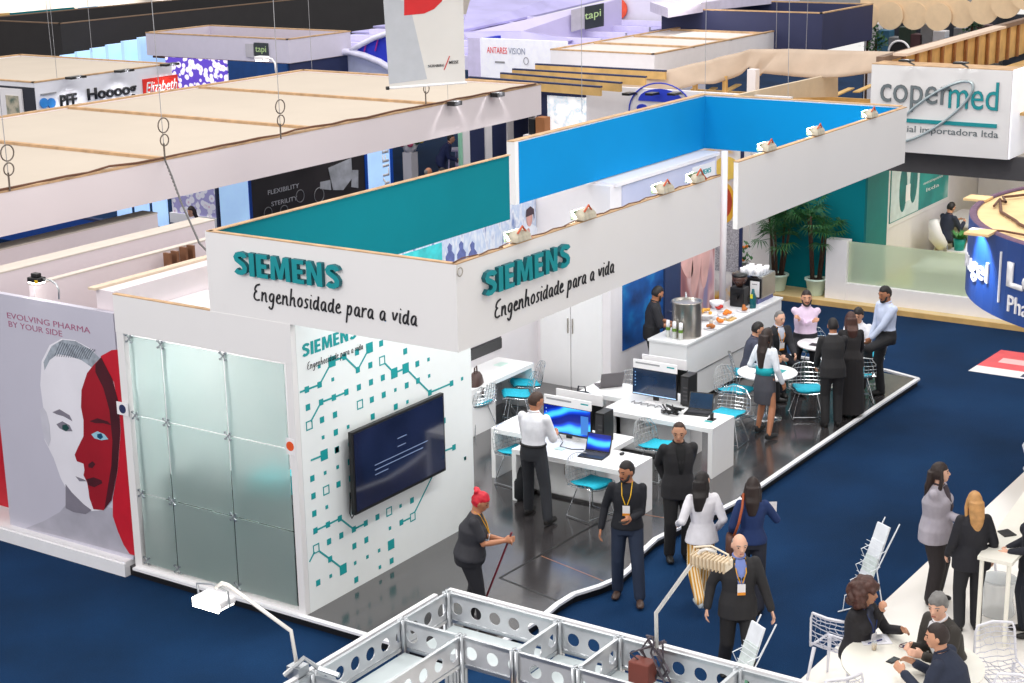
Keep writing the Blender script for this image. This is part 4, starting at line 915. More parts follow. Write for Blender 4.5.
    if under:
        um = cloth('u%d_%d_%d' % tuple(under), under); m_ = MB(); rws = []
        for k, wd in ((.50, .045), (.44, .06), (.36, .05), (.26, .032), (.15, .02)):
            ry = {.50: .062, .44: .088, .36: .108, .26: .112*g, .15: .10*g}[k]+th*1.0+.003
            rws.append([P+u*k+sd*(wd*a)+fwl*(ry*(1 if abs(a) < .5 else .97) + (.012 if sex == 'f' and .2 < k < .4 else 0)) for a in (-1, -.5, 0, .5, 1)] + [P+u*k+sd*(wd*a)+fwl*(ry-.03) for a in (1, 0, -1)])
        m_.rings(rws).build('shirt_front', um, t, smooth=True, local=True)
    cc = collar or (under if under else (tc if kind in ('shirt', 'tucked', 'polo', 'jacket') else None))
    if cc:
        q0 = NB-u*.008; MB().tube([q0+(sd*cos(q)*.060+fwl*sin(q)*.062)+u*(.010-.020*max(0, sin(q))) for q in [2*pi*i/16 for i in range(16)]], .013, 8, closed=True).build('collar', cloth('u%d_%d_%d' % tuple(cc), cc), t, smooth=True, local=True)
    # ---- bottoms
    bk, bc = bottom[0], bottom[1]; bmт = cloth('%d_%d_%d' % tuple(bc), bc) if not stripes else stripes
    c = MB()
    if bk in ('trousers', 'wide'):
        f = .012 if bk == 'trousers' else .03
        c.rings([sring(P+V((0, 0, k)), Z, sd0, V((0, 1, 0)), rx*g, ry*g) for k, rx, ry in ((-.12, .165, .125), (-.02, .178, .134), (.10, .166 if hem > 0 else wst+.008, .124 if hem > 0 else .108))])
        for hp, kn, an in ((hipL, kL, aL), (hipR, kR, aR)):
            limb(c, [hp, kn, an+V((0, 0, .01))], [.09*g+f*.6, .066+f, .056+f])
        remesh(c, bmт, 'trousers', t, .0125 if vox < .015 else vox, 2)
        if belt: MB().tube([P+V((.165*g*cos(q), .13*g*sin(q), .085)) for q in [2*pi*i/20 for i in range(20)]], .014, 6, closed=True).build('belt', cloth('belt', belt), t, smooth=True, local=True)
    elif bk == 'skirt':
        c.rings([sring(P+V((0, 0, k)), Z, sd0, V((0, 1, 0)), rx, ry) for k, rx, ry in ((-.42, .175, .135), (-.2, .19, .145), (-.05, .178, .135), (.1, .145, .115))]); remesh(c, bmт, 'skirt', t, .0125, 1)
        MB().rings([sring(P+V((0, 0, k)), Z, sd0, V((0, 1, 0)), rx, ry) for k, rx, ry in ((.05, .158, .125), (.17, .15, .12))]).build('waistband', cloth('turq', (20, 170, 180)), t, smooth=True, local=True)
    elif bk == 'longskirt':
        c.rings([sring(P+V((0, 0, k)), Z, sd0, V((0, 1, 0)), rx, ry) for k, rx, ry in ((-.88, .24, .20), (-.5, .22, .18), (-.1, .20, .155), (.02, .185, .14))]); remesh(c, bmт, 'long_skirt', t, .0125, 1)
    # ---- shoes
    sm = cloth('%d_%d_%d' % tuple(shoes), shoes, .45)
    for an, kn, sg, toe in ((aL, kL, -1, toeL), (aR, kR, 1, toeR)):
        a_ = rad(toe)+sg*-.12; fd = V((sin(-a_), cos(a_), 0)); dr = V((0, 0, -.05)); sx = V((fd.y, -fd.x, 0)); c = MB(); nar = .8 if sex == 'f' else 1
        c.rings([[an+dr+fd*a+sx*(w_*nar*cos(q))+V((0, 0, hh*max(sin(q), -.35)+.0)) for q in [2*pi*i/14 for i in range(14)]] for a, w_, hh in ((-.065, .022, .045), (-.04, .037, .075), (.03, .04, .065), (.1, .047, .045), (.16, .042, .035), (.185, .022, .02))])
        c.build('shoe', sm, t, smooth=True, local=True)
    # ---- face and hair
    fc = MB()
    for q in (-1, 1): fc.ell(H((.033*q, .083, .012)), (.011, .006, .0075), 8, mat=Mh)
    fc.build('eyes', EYE, t, smooth=True, local=True)
    hk, hcn = hair; hm = HAIR[hcn]
    br = MB(); [br.tube([H((.018*q, .092, .034)), H((.034*q, .089, .040)), H((.052*q, .076, .034))], .0045, 5) for q in (-1, 1)]; br.build('eyebrows', HAIR['dkbrown'] if hcn in ('red', 'blond') else hm, t, local=True)
    MB().tube([H((-.02, .093, -.055)), H((0, .099, -.053)), H((.02, .093, -.055))], .005, 6).build('lips', LIP, t, smooth=True, local=True)
    rg = random.Random(int(x*77+y*31))
    def cap(mb, k=1.08, face_z=.58, top_=1, rough=.02):
        def fn(d, q):
            f = k+rough*noise.noise(V(d)*5+V((x, y, 0)))*2
            lim = face_z-.16*abs(d.x)                       # hairline, lower at the temples
            if d.y > .28 and d.z < lim: f = .82
            elif d.y > .02 and d.z < -.02: f = .84
            elif d.z < -.50: f = .86
            elif d.z < -.15: f = min(f, 1.03)
            return V((q.x*f, q.y*f, q.z*f*top_))
        mb.ell(H((0, -.006, .004)), (.077, .097, .118), 40, fn=fn, mat=Mh)
    c = MB()
    if hk == 'short': cap(c)
    elif hk == 'thick': cap(c, 1.16, .45, 1.04, .06)
    elif hk == 'balding': cap(c, 1.05, .80, .98)
    elif hk == 'bald':
        def fn(d, q):
            f = 1.05 if (d.y < .1 and d.z < .45 and d.z > -.45) else .85
            return q*f
        c.ell(H((0, -.006, .0)), (.077, .097, .118), 28, fn=fn, mat=Mh)
    elif hk == 'bun':
        cap(c, 1.12, .42, 1.02, .06)
        for _ in range(9): c.ell(H((rg.uniform(-.04, .04), -.10+rg.uniform(-.02, .02), .09+rg.uniform(-.02, .03))), (.032, .028, .028), 10)
    elif hk in ('long', 'verylong', 'half'):
        cap(c, 1.12, .45, 1.02, .03); Ld = {'long': .36, 'verylong': .52, 'half': .24}[hk]
        ctr = H((0, -.05, .03)); N = 7; rgs = []
        for i in range(N):
            f = i/(N-1); c0 = ctr + V((0, -.03-.02*f, -f*Ld)) - u*0 + (Mh @ V((0, -.03, 0)))*f
            c0.y = min(c0.y, (P+u*.4).y-.10) if f > .35 else c0.y
            rgs.append([c0+(sd*cos(q)*(.086+.012*sin(f*3)-.04*f*f)+V((0, 1, 0))*sin(q)*(.055-.02*f)) for q in [2*pi*j/20 for j in range(20)]])
        c.rings(rgs)
        for q in (-1, 1):
            if hk != 'half': c.tube([H((.074*q, .01, .05)), H((.088*q, .01, -.06)), H((.09*q, -.01, -.16)), NB+sd*.09*q+fwl*.03-u*.16], [.018, .026, .026, .014], 8)
    elif hk == 'curly':
        cap(c, 1.3, .35, 1.1, .1)
        for _ in range(130):
            a = rg.uniform(0, 6.28); e_ = rg.uniform(-.75, 1.2); d = V((cos(a)*cos(e_), sin(a)*cos(e_), sin(e_)))
            if d.y > .35 and d.z < .40: continue
            rr = rg.uniform(.9, 1.15); c.ell(H((d.x*.14*rr, d.y*.13*rr-.025, d.z*.15*rr-.02)), (.036,)*3, 8)
    hr = remesh(c, hm, 'hair', t, .0105 if vox < .015 else vox, 1)
    if hk == 'bun': pass
    if beard:
        c = MB()
        c.tube([H((-.068, .03, -.02)), H((-.056, .058, -.07)), H((-.02, .09, -.095)), H((.02, .09, -.095)), H((.056, .058, -.07)), H((.068, .03, -.02))], [.012, .016, .016, .016, .016, .012], 8)
        c.tube([H((-.03, .092, -.045)), H((0, .1, -.036)), H((.03, .092, -.045))], .006, 6); c.build('beard', HAIR[beard], t, smooth=True, local=True)
    if glasses:
        c = MB()
        for q in (-1, 1): c.tube([H((.033*q+.02*cos(a), .097, .012+.015*sin(a))) for a in [2*pi*i/12 for i in range(12)]], .0025, 5, closed=True); c.tube([H((.053*q, .095, .014)), H((.08*q, .01, .012))], .0025, 4)
        c.build('glasses', BLACK, t, local=True)
    if badge:
        lc = badge; yf = lambda k: (.125 if k < .35 else .10)*1+th
        bp = P+u*.20+fwl*(.115*g+th+.012)+sd*.0
        c = MB(); [c.tube([NB+sd*.055*q-fwl*.02+u*.01, NB+sd*.06*q+fwl*.05-u*.02, P+u*.38+sd*.05*q+fwl*(.122+th), bp+u*.07+sd*.012*q], .006, 5) for q in (-1, 1)]
        ln_ = c.build('lanyard', M('lanyard_%d' % lc[0], lc, .6), t, local=True)
        q = [bp+sd*a+u*b_ for a, b_ in ((-.042, -.06), (.042, -.06), (.042, .06), (-.042, .06))]
        bd = MB().prism(q, fwl*.006).build('name_badge', WHITE, t, local=True)
        q = [bp+fwl*.008+sd*a+u*b_ for a, b_ in ((-.042, -.06), (.042, -.06), (.042, -.03), (-.042, -.03))]; MB().prism(q, fwl*.002).build('badge_stripe', M('badge_orange', (236, 150, 40), .5), bd, local=True)
    t['_hl'] = list(hands[0]); t['_hr'] = list(hands[1])
    return t
def at_hand(t, key):
    p = V(t[key])*t.scale[0]; return Matrix.Rotation(t.rotation_euler.z, 4, 'Z') @ p + t.location
BK = (26, 25, 28); SUIT = (30, 30, 34)
def _str(nt, b):
    tc = nt.nodes.new('ShaderNodeTexCoord'); w_ = nt.nodes.new('ShaderNodeTexWave'); w_.inputs['Scale'].default_value = 9; w_.bands_direction = 'X'; w_.inputs['Distortion'].default_value = .6
    nt.links.new(tc.outputs['Object'], w_.inputs[0]); r = ramp(nt, w_.outputs[1], [(.4, (204, 142, 30)), (.55, (232, 214, 180))]); nt.links.new(r.outputs[0], b.inputs['Base Color'])
STR = node_mat('mustard_stripes', _str, .8)
# --- on and beside the stage
cl = person('stout cleaner with a bright red hair bun and black clothes holding a broom', 0.76, -1.78, SZ, -62, 1.66, 1.45, 'f', lean=10, head=(0, -28), L=(-.02, .40, 1.10), R=(.06, .42, 1.12), LF=(-.1, -.05, .08), RF=(.12, .16, .08),
    skin='tan', top=('tee', (46, 46, 52)), bottom=('trousers', (28, 28, 34)), shoes=(40, 40, 44), hair=('bun', 'red'), badge=(222, 160, 30))
wm = person('man in a white short-sleeved shirt and dark trousers seen from behind at the near desk', 3.86, -.62, SZ, 5, 1.78, 1.03, lean=4, head=(-38, -22), L=(-.12, .36, 1.12), R=(.16, .34, 1.10), LF=(-.16, .14, .08), RF=(.26, -.12, .08), Rp=(.2, 1, 0),
    skin='tan', top=('polo', (238, 238, 244)), bottom=('trousers', (38, 40, 46)), hair=('short', 'brown'), belt=(20, 20, 22))
ph = person('bearded man in a black sweater and jeans with a yellow lanyard looking at his side', 2.55, -2.78, 0, 205, 1.78, 1.02, head=(-42, -15), L=(-.06, .26, 1.10), R=(.30, .05, .88), LF=(-.16, .16, .08), RF=(.12, -.08, .08),
    skin='tan', top=('sweater', (24, 26, 34)), bottom=('trousers', (34, 46, 68)), shoes=(74, 54, 46), hair=('short', 'black'), beard='black', badge=(226, 176, 30))
dk = person('man in a dark suit with hands behind his back standing at the stage edge', 3.92, -2.72, 0, 222, 1.86, 1.05, head=(-18, -16), L=(-.08, -.17, .90), R=(.10, -.17, .92), LF=(-.10, .03, .08), RF=(.10, .0, .08),
    skin='mid', top=('jacket', (38, 37, 40)), under=(26, 26, 28), bottom=('trousers', (30, 29, 31)), hair=('balding', 'brown'), collar=(24, 24, 26))
sp = person('woman with long dark hair, white blouse and mustard striped trousers walking away', 2.86, -3.60, 0, 42, 1.68, .95, 'f', head=(-62, 0), L=(-.26, .14, 1.02), R=(.22, .10, .95), LF=(-.10, -.34, .20), RF=(.08, .22, .08),
    skin='light', top=('loose', (232, 230, 236)), bottom=('trousers', (204, 150, 40)), stripes=STR, shoes=(196, 206, 212), hair=('long', 'black'))
nv = person('woman in a navy top with a brown bag strap holding up a white phone', 3.02, -4.16, 0, 30, 1.66, 1.0, 'f', head=(-8, -8), L=(-.24, .12, .92), R=(.30, .34, 1.12), LF=(-.1, .1, .08), RF=(.1, -.12, .08),
    skin='light', top=('sweater', (26, 50, 100)), bottom=('trousers', (34, 36, 48)), hair=('long', 'dkbrown'))
bd = person('bald man in a dark suit and blue shirt with a badge walking towards the camera', 1.26, -4.85, 0, 218, 1.75, 1.06, head=(4, -8), L=(-.34, .10, .86), R=(.32, -.02, .88), LF=(-.10, .22, .08), RF=(.10, -.20, .12),
    skin='light', top=('jacket', (40, 39, 41)), under=(120, 138, 200), bottom=('trousers', (32, 31, 33)), hair=('bald', 'grey'), badge=(222, 160, 50))
sk = person('woman with very long dark hair, white blouse, turquoise waistband and dark grey skirt', 8.52, -1.72, SZ, -12, 1.70, .98, 'f', head=(-4, -8), L=(-.18, .16, 1.02), R=(.26, .10, .88), LF=(-.15, .05, .10), RF=(.20, -.14, .10),
    skin='tan', top=('tucked', (226, 230, 238)), bottom=('skirt', (72, 72, 80)), shoes=(20, 20, 22), hair=('verylong', 'dkbrown'))
person('seated man in a dark suit with grey hair and a badge beside the bar', 10.85, -.82, SZ, -125, 1.76, 1.05, pz=.56, lean=6, head=(10, -14), L=(-.10, .42, .66), R=(.16, .42, .66), LF=(-.14, .50, .08), RF=(.14, .46, .08),
    skin='light', top=('jacket', (34, 34, 40)), under=(200, 205, 220), bottom=('trousers', (30, 32, 42)), hair=('balding', 'grey'), badge=(230, 150, 40))
person('seated dark haired man mostly hidden behind the woman in the grey skirt', 10.05, -.72, SZ, -62, 1.72, 1.0, pz=.56, lean=10, head=(10, -18), L=(-.05, .40, .72), R=(.20, .40, .72), LF=(-.14, .46, .08), RF=(.14, .44, .08),
    skin='mid', top=('jacket', (66, 70, 88)), bottom=('trousers', (30, 30, 34)), hair=('short', 'black'))
person('bearded man in a pale pink shirt with folded arms behind the rear bistro table', 11.55, -1.02, SZ, 205, 1.88, 1.12, pz=.66, head=(6, -4), L=(.10, .26, 1.03), R=(-.10, .28, 1.00), LF=(-.14, .36, .10), RF=(.14, .34, .10),
    skin='mid', top=('tucked', (226, 204, 226)), bottom=('trousers', (28, 28, 34)), hair=('short', 'dkbrown'), beard='black')
person('man in a black suit with his back turned, leaning on the rear bistro table', 9.46, -2.40, SZ, 35, 1.72, 1.05, lean=8, head=(0, -14), L=(-.20, .30, .90), R=(.18, .40, .95), LF=(-.10, -.04, .08), RF=(.10, .0, .08),
    skin='tan', top=('jacket', (38, 37, 39)), bottom=('trousers', (34, 33, 35)), hair=('short', 'black'), collar=(225, 225, 230))
person('woman in a long black dress with reddish brown hair leaning over the rear table', 10.05, -2.45, SZ, 30, 1.68, 1.06, 'f', lean=18, head=(10, -20), L=(-.14, .42, .96), R=(.16, .42, .92), LF=(-.08, 0, .08), RF=(.08, 0, .08),
    skin='mid', top=('dress', (34, 31, 33)), bottom=('longskirt', (34, 31, 33)), hair=('long', 'auburn'))
person('seated dark haired man in a white shirt at the far end of the rear table', 11.74, -1.88, SZ, 195, 1.74, 1.0, pz=.58, lean=12, head=(-12, -14), L=(-.10, .42, .82), R=(.14, .40, .80), LF=(-.14, .46, .08), RF=(.14, .42, .08),
    skin='mid', top=('tucked', (235, 235, 242)), bottom=('trousers', (30, 30, 34)), hair=('thick', 'black'))
person('bearded man in a pale blue shirt standing at the right corner of the stage', 11.30, -2.52, SZ, 150, 1.88, 1.0, lean=2, head=(-2, -20), L=(.02, .34, .86), R=(.24, .10, .86), LF=(-.08, .36, .40), RF=(.10, -.02, .08), Lp=(-.1, 1, .5),
    skin='tan', top=('tucked', (206, 216, 240)), bottom=('trousers', (30, 30, 34)), shoes=(16, 16, 18), hair=('short', 'black'), beard='black')
person('barista in a black shirt working behind the bar counter', 9.86, .96, SZ, -60, 1.76, 1.08, lean=6, head=(24, -26), L=(-.02, .36, 1.08), R=(.14, .36, 1.08), LF=(-.1, .0, .08), RF=(.1, .0, .08),
    skin='tan', top=('polo', (36, 36, 42)), bottom=('trousers', (24, 24, 28)), hair=('short', 'black'), beard='black')
# --- white stand at the lower right
gj = person('woman in a grey jacket with long dark hair and folded arms', 4.26, -5.90, .03, -88, 1.76, 1.32, 'f', head=(26, 2), L=(.08, .28, 1.10), R=(-.06, .30, 1.06), skin='light', top=('jacket', (168, 162, 172)), under=(70, 60, 66), bottom=('wide', (40, 34, 36)), hair=('long', 'dkbrown'))
bl = person('woman in a black suit with long blond hair seen from behind', 3.74, -6.50, .03, 36, 1.68, 1.15, 'f', head=(4, -4), L=(-.24, .14, .90), R=(.27, .06, .88), skin='light', top=('jacket', (26, 26, 34)), bottom=('trousers', (28, 28, 34)), hair=('long', 'blond'))
person('grey haired woman with glasses and dark suit at the right edge', 3.98, -7.12, .03, 122, 1.70, 1.1, 'f', head=(0, -8), L=(-.06, .30, 1.04), R=(.10, .28, 1.02), skin='light', top=('jacket', (24, 26, 38)), bottom=('wide', (28, 32, 44)), hair=('half', 'grey'), glasses=True)
person('seated woman with big curly brown hair gesturing over the large round table', 1.50, -6.08, .03, -100, 1.80, 1.1, 'f', pz=.56, lean=6, head=(22, -6), L=(-.16, .40, .84), R=(.04, .27, 1.10), LF=(-.12, .44, .08), RF=(.12, .42, .08), skin='mid', top=('jacket', (34, 32, 36)), under=(60, 64, 80), bottom=('trousers', (26, 26, 30)), hair=('curly', 'auburn'), badge=(40, 60, 120))
person('seated grey haired man in a dark olive suit beside the round table', 1.60, -7.02, .03, 150, 1.90, 1.15, pz=.57, lean=16, head=(26, -12), L=(-.12, .42, .80), R=(.06, .42, .82), LF=(-.14, .44, .08), RF=(.14, .42, .08), skin='light', top=('jacket', (54, 50, 46)), under=(232, 232, 236), bottom=('trousers', (36, 34, 34)), hair=('thick', 'grey'))
person('seated man in a navy suit with his back turned at the large round table', .88, -7.36, .03, 92, 1.88, 1.28, pz=.55, lean=20, head=(14, -12), L=(-.14, .46, .80), R=(.10, .44, .80), LF=(-.14, .40, .08), RF=(.14, .40, .08), skin='mid', top=('jacket', (34, 42, 62)), bottom=('trousers', (34, 38, 52)), hair=('short', 'dkbrown'))
# --- far away
person('man in a navy suit reading on a white chair beyond the frosted green screen', 21.2, .02, .1, -25, 1.75, 1.0, pz=.55, lean=10, head=(0, -26), L=(-.10, .42, .84), R=(.12, .42, .84), LF=(-.1, .46, .08), RF=(.12, .30, .08), skin='mid', top=('jacket', (38, 44, 64)), bottom=('trousers', (32, 34, 46)), hair=('short', 'black'), vox=.016)
q = G(192, 208, 1.25)
person('woman with long dark hair and pale top seated beyond the low white partitions', q.x, q.y, 0, 160, 1.66, 1.0, 'f', pz=.60, head=(20, -10), LF=(-.1, .4, .08), RF=(.1, .4, .08), L=(-.1, .3, .8), R=(.1, .3, .8), skin='mid', top=('tucked', (232, 226, 240)), hair=('long', 'dkbrown'), vox=.02)
q = G(447, 172, 1.2); person('man in a grey suit seated beyond the teal lettered fascia in the far stand', q.x, q.y, 0, 120, 1.75, 1.0, pz=.56, lean=10, LF=(-.1, .4, .08), RF=(.1, .4, .08), L=(-.1, .35, .8), R=(.1, .35, .8), head=(30, -10), skin='mid', top=('jacket', (72, 66, 72)), hair=('short', 'black'), vox=.02)
q = G(424, 172, 1.2); person('bald man in a pale shirt holding white papers in the far stand', q.x, q.y, 0, -60, 1.75, 1.1, pz=.56, lean=8, LF=(-.1, .4, .08), RF=(.1, .4, .08), L=(-.1, .35, .9), R=(.1, .35, .9), head=(10, -14), skin='tan', top=('tucked', (226, 210, 210)), hair=('bald', 'grey'), vox=.02)
q = G(432, 152, 1.4); person('man in a navy suit bending forward in the far stand under the canopy', q.x+1.2, q.y+.6, 0, -60, 1.78, 1.1, lean=28, L=(-.1, .4, .95), R=(.1, .45, .95), head=(0, -10), skin='mid', top=('jacket', (22, 34, 76)), bottom=('trousers', (26, 28, 44)), hair=('short', 'black'), vox=.02)

# ---- what they hold
def held(name, label, cat, mb, mat, **k): return tag(mb.build(name, mat, **k), label, cat)
p = at_hand(cl, '_hr'); q = at_hand(cl, '_hl'); p = (p+q)/2
t = thing('broom', 'dark red broom handle held by the cleaner with the red hair', 'broom', (p.x, p.y, SZ)); MB().cyl(p+V((0, 0, .1)), V((p.x-.1, p.y+.42, SZ+.05)), .012, n=10).build('handle', M('broom_red', (110, 24, 40), .5), t); MB().box(p.x-.22, p.x+.04, p.y+.38, p.y+.48, SZ, SZ+.06).build('brush', M('bristle', (60, 50, 60), .9), t)
p = at_hand(ph, '_hl'); held('phone', 'black phone in the hand of the bearded man in the black sweater', 'phone', MB().box(p.x-.07, p.x+.05, p.y-.04, p.y+.04, p.z, p.z+.012), BLACK, bevel=.003)
p = at_hand(nv, '_hr'); t = held('phone', 'white phone held up by the woman in the navy top', 'phone', MB().prism([p+V((-.03, .04, -.02)), p+V((.03, -.04, -.02)), p+V((.05, -.035, .13)), p+V((-.01, .045, .13))], (-.008, -.006, .003)), WHITE)
M_ = MB(); c0 = V((3.02, -4.16, 1.35))
def loc2w(t, v): return Matrix.Rotation(t.rotation_euler.z, 4, 'Z') @ (V(v)*t.scale[0]) + t.location
t = thing('shoulder_bag', 'brown leather strap and small bag of the woman in the navy top', 'bag', loc2w(nv, (-.2, -.1, .9)))
MB().tube([loc2w(nv, v) for v in ((-.12, .10, 1.44), (-.11, -.02, 1.52), (-.13, -.13, 1.40), (-.17, -.155, 1.2), (-.22, -.12, 1.02))], .016, 8).build('strap', M('tan_leather', (170, 82, 44), .5), t, smooth=True)
MB().rings([[loc2w(nv, (-.27+.05*cos(a)*s_, -.08+.12*sin(a)*s_, zz)) for a in [2*pi*i/16 for i in range(16)]] for zz, s_ in ((.78, .8), (.82, 1), (.98, 1), (1.02, .8))]).build('pouch', M('bag_dark', (92, 60, 50), .6), t, smooth=True)
# cards on the white jacket front
# ================================================================== WHITE STAND, LOWER RIGHT
PZ = .03
t = thing('white_platform', 'white glossy floor of the neighbouring stand at the lower right', 'platform', (6, -9, 0))
MB().prism([V((-6, -5.36, 0)), V((9.8, -5.46, 0)), V((9.8, -14, 0)), V((-6, -14, 0))], (0, 0, PZ)).build('floor_sheet', M('white_gloss_floor', (246, 241, 234), .2, vary=.02, scale=.6), t)
c = V((1.20, -6.78, PZ)); t = thing('round_table', 'large round ivory meeting table at the lower right', 'table', c)
MB().lathe([(.001, .70), (.66, .70), (.69, .715), (.69, .735), (.001, .74)], c, 56).build('table_top', CREAM, t)
MB().cyl(c+V((0, 0, .03)), c+V((0, 0, .70)), .04, n=16).build('column', ALU, t, smooth=True); MB().lathe([(.3, 0), (.3, .015), (.05, .04)], c, 30).build('base', ALU, t, smooth=True)
TT = PZ+.74
def flat(name, label, cat, u, v, wx, wy, mat, rz=.6, z=TT, hh=.008, extra=None):
    p = G(u, v, z); t = thing(name, label, cat, (p.x, p.y, z), rz); MB().box(-wx, wx, -wy, wy, 0, hh).build('body', mat, t, local=True, bevel=.002)
    if extra: extra(t)
    return t
def lines(t):
    m_ = MB(); [m_.box(-.12, .10, .08-.03*k, .086-.03*k, .0085, .0095) for k in range(6)]; m_.build('printed_lines', GREY, t, local=True); MB().tube([(-.1, -.1, .018), (.06, -.03, .016)], .006, 6).build('pen', M('pen_blue', (30, 40, 120), .4), t, local=True)
flat('notepad', 'white notepad with a dark rim and blue pen before the curly haired woman', 'notepad', 875, 640, .15, .11, M('paper_white', (236, 236, 244), .6), -.9, extra=lines)
def scr(t): MB().box(-.055, .055, -.03, .03, .0085, .0095).build('screen', M('phone_screen', (26, 44, 50), .15), t, local=True)
flat('phone', 'black phone lying alone near the centre front of the round table', 'phone', 893, 660.5, .075, .037, BLACK, -.2, extra=scr)
flat('phone', 'dark phone beside the glasses near the grey haired man', 'phone', 916, 645, .075, .037, BLACK, -1.1, extra=scr)
flat('notebook', 'dark blue notebook under the phone by the grey haired man', 'notebook', 909, 648, .06, .04, M('nb_blue', (50, 60, 120), .5), -1.0)
p = G(906, 648, TT); t = thing('spectacles', 'folded spectacles lying on the round table', 'glasses', p); gl = MB()
for q in (-1, 1): gl.tube([p+V((.03*cos(a)-.02, .034*q+.028*sin(a), .02)) for a in [2*pi*i/12 for i in range(12)]], .004, 5, closed=True); gl.tube([p+V((0, .065*q, .02)), p+V((.11, .03*q, .01))], .004, 5)
gl.build('frame', M('glasses_brown', (90, 40, 50), .4), t)
p = G(874, 650, TT); t = thing('tea_glass', 'small glass of yellow drink beside the notepad', 'glass', p)
MB().lathe([(.022, 0), (.03, .09), (.027, .09), (.02, .005)], p, 16).build('tumbler', CLEAR, t, smooth=True); MB().lathe([(.001, .005), (.021, .006), (.026, .065), (.001, .066)], p, 16).build('drink', M('drink_yellow', (214, 172, 84), .3), t, smooth=True)
# high white table
t = thing('white_table', 'white rectangular table behind the blond woman at the right edge', 'table', (5.2, -6.7, PZ))
tp = [V((3.45, -7.0, 1.0)), V((3.45, -6.42, 1.0)), V((5.7, -6.30, 1.0)), V((5.7, -7.0, 1.0))]
z1 = 1.0
def TP(u, v): q = G(u, v, z1); return q
A = [TP(970, 545), TP(1003, 561), TP(1034, 520), TP(1032, 470), TP(1000, 498)]
MB().prism([V((3.50, -7.02, z1)), V((3.50, -6.64, z1)), V((6.2, -6.42, z1)), V((6.2, -7.04, z1))], (0, 0, .04)).build('table_top', CREAM, t)
for x, y in ((3.54, -6.98), (3.54, -6.68), (6.1, -6.5), (6.1, -6.98)): MB().tube([(x, y, z1), (x, y, PZ)], .025, 8).build('leg', CREAM, t)
tag(MB().prism([V((4.3, -6.6, 1.041)), V((4.42, -6.68, 1.041)), V((4.3, -6.82, 1.041)), V((4.18, -6.72, 1.041))], (0, 0, .012)).build('dark_folder', BLACK), 'small dark folder on the high white table behind the blond woman', 'folder')
# perforated white chairs
PWH = M('white_plastic', (232, 232, 240), .4, vary=.02)
def lattice_shell():
    rg = random.Random(7); bm = bmesh.new(); NX, NY = 8, 13; gr = {}
    prof = [(.22, .44), (.12, .455), (-.05, .445), (-.15, .455), (-.20, .52), (-.225, .62), (-.245, .72), (-.26, .80), (-.27, .86)]
    def S(u, f):
        k = min(7, int(f)); a = f-k; y = prof[k][0]*(1-a)+prof[k+1][0]*a; z = prof[k][1]*(1-a)+prof[k+1][1]*a; wd = .235 if f < 4 else .235-.02*(f-4)/4
        return V((u*wd, y+(.06*u*u if f > 4 else 0), z+(.02*u*u if f < 4 else 0)))
    for i in range(NX):
        for j in range(NY):
            edge = i in (0, NX-1) or j in (0, NY-1)
            du = 0 if edge else rg.uniform(-.09, .09); df = 0 if edge else rg.uniform(-.18, .18)
            gr[i, j] = bm.verts.new(S(-1+2*i/(NX-1)+du+(.06 if j % 2 and not edge else 0), 8*j/(NY-1)+df))
    for i in range(NX-1):
        for j in range(NY-1): bm.faces.new((gr[i, j], gr[i+1, j], gr[i+1, j+1], gr[i, j+1]))
    r = bmesh.ops.inset_individual(bm, faces=bm.faces[:], thickness=.0075, depth=0)
    fs = [f for f in bm.faces if f not in r['faces']] if False else None
    inner = [f for f in bm.faces if all(len(e.link_faces) == 2 for e in f.edges)]
    done = set(r['faces']); inner = [f for f in bm.faces if f not in done]
    # the inset keeps the original face as the centre one
    bmesh.ops.delete(bm, geom=inner, context='FACES')
    me = bpy.data.meshes.new('lattice_shell'); bm.to_mesh(me); bm.free(); me.materials.append(PWH); return me
LAT = lattice_shell(); WLC = None
def lattice_chair(label, loc, deg):
    global WLC
    if WLC: return dup(WLC, loc, rad(deg), label)
    t = thing('perforated_chair', label, 'chair', (0, 0, 0), 0, 'white perforated chairs')
    o = bpy.data.objects.new('seat_shell', LAT); C.objects.link(o); o.parent = t; s = o.modifiers.new('s', 'SOLIDIFY'); s.thickness = .012; s.offset = 0
    r = MB().tube([(-.235, .22, .45), (-.235, 0, .46), (-.235, -.17, .47), (-.225, -.19, .6), (-.215, -.21, .8), (-.19, -.22, .87), (0, -.27, .88), (.19, -.22, .87), (.215, -.21, .8), (.225, -.19, .6), (.235, -.17, .47), (.235, 0, .46), (.235, .22, .45), (0, .225, .44)], .013, 8, closed=True); r.build('rim', PWH, t, smooth=True)
    for sx in (-1, 1):
        for y0, y1 in ((.19, .24), (-.15, -.24)): MB().tube([(sx*.2, y0, .45), (sx*.24, y1, .0)], [.022, .013], 8).build('leg', PWH, t, smooth=True)
    WLC = t; t.location = V(loc); t.rotation_euler = (0, 0, rad(deg)); return t
for x, y, d, lab in ((1.70, -5.80, -95, 'white perforated chair left of the curly haired woman'), (2.05, -7.42, 135, 'white perforated chair behind the grey haired man in the olive suit'), (.45, -6.25, -35, 'white perforated chair cut by the bottom edge left of the round table'),
    (.95, -7.85, 95, 'white perforated chair under the man in the navy suit'), (4.35, -7.25, 95, 'white perforated chair below the table at the right edge'), (5.0, -6.10, -90, 'white perforated chair half hidden by the woman in the grey jacket')): lattice_chair(lab, (x, y, PZ), d)
p = G(1020, 500, 0.03); t = thing('white_stool', 'tall white curved chair back at the right edge above the grey haired woman', 'chair', (8.2, -5.9, PZ))
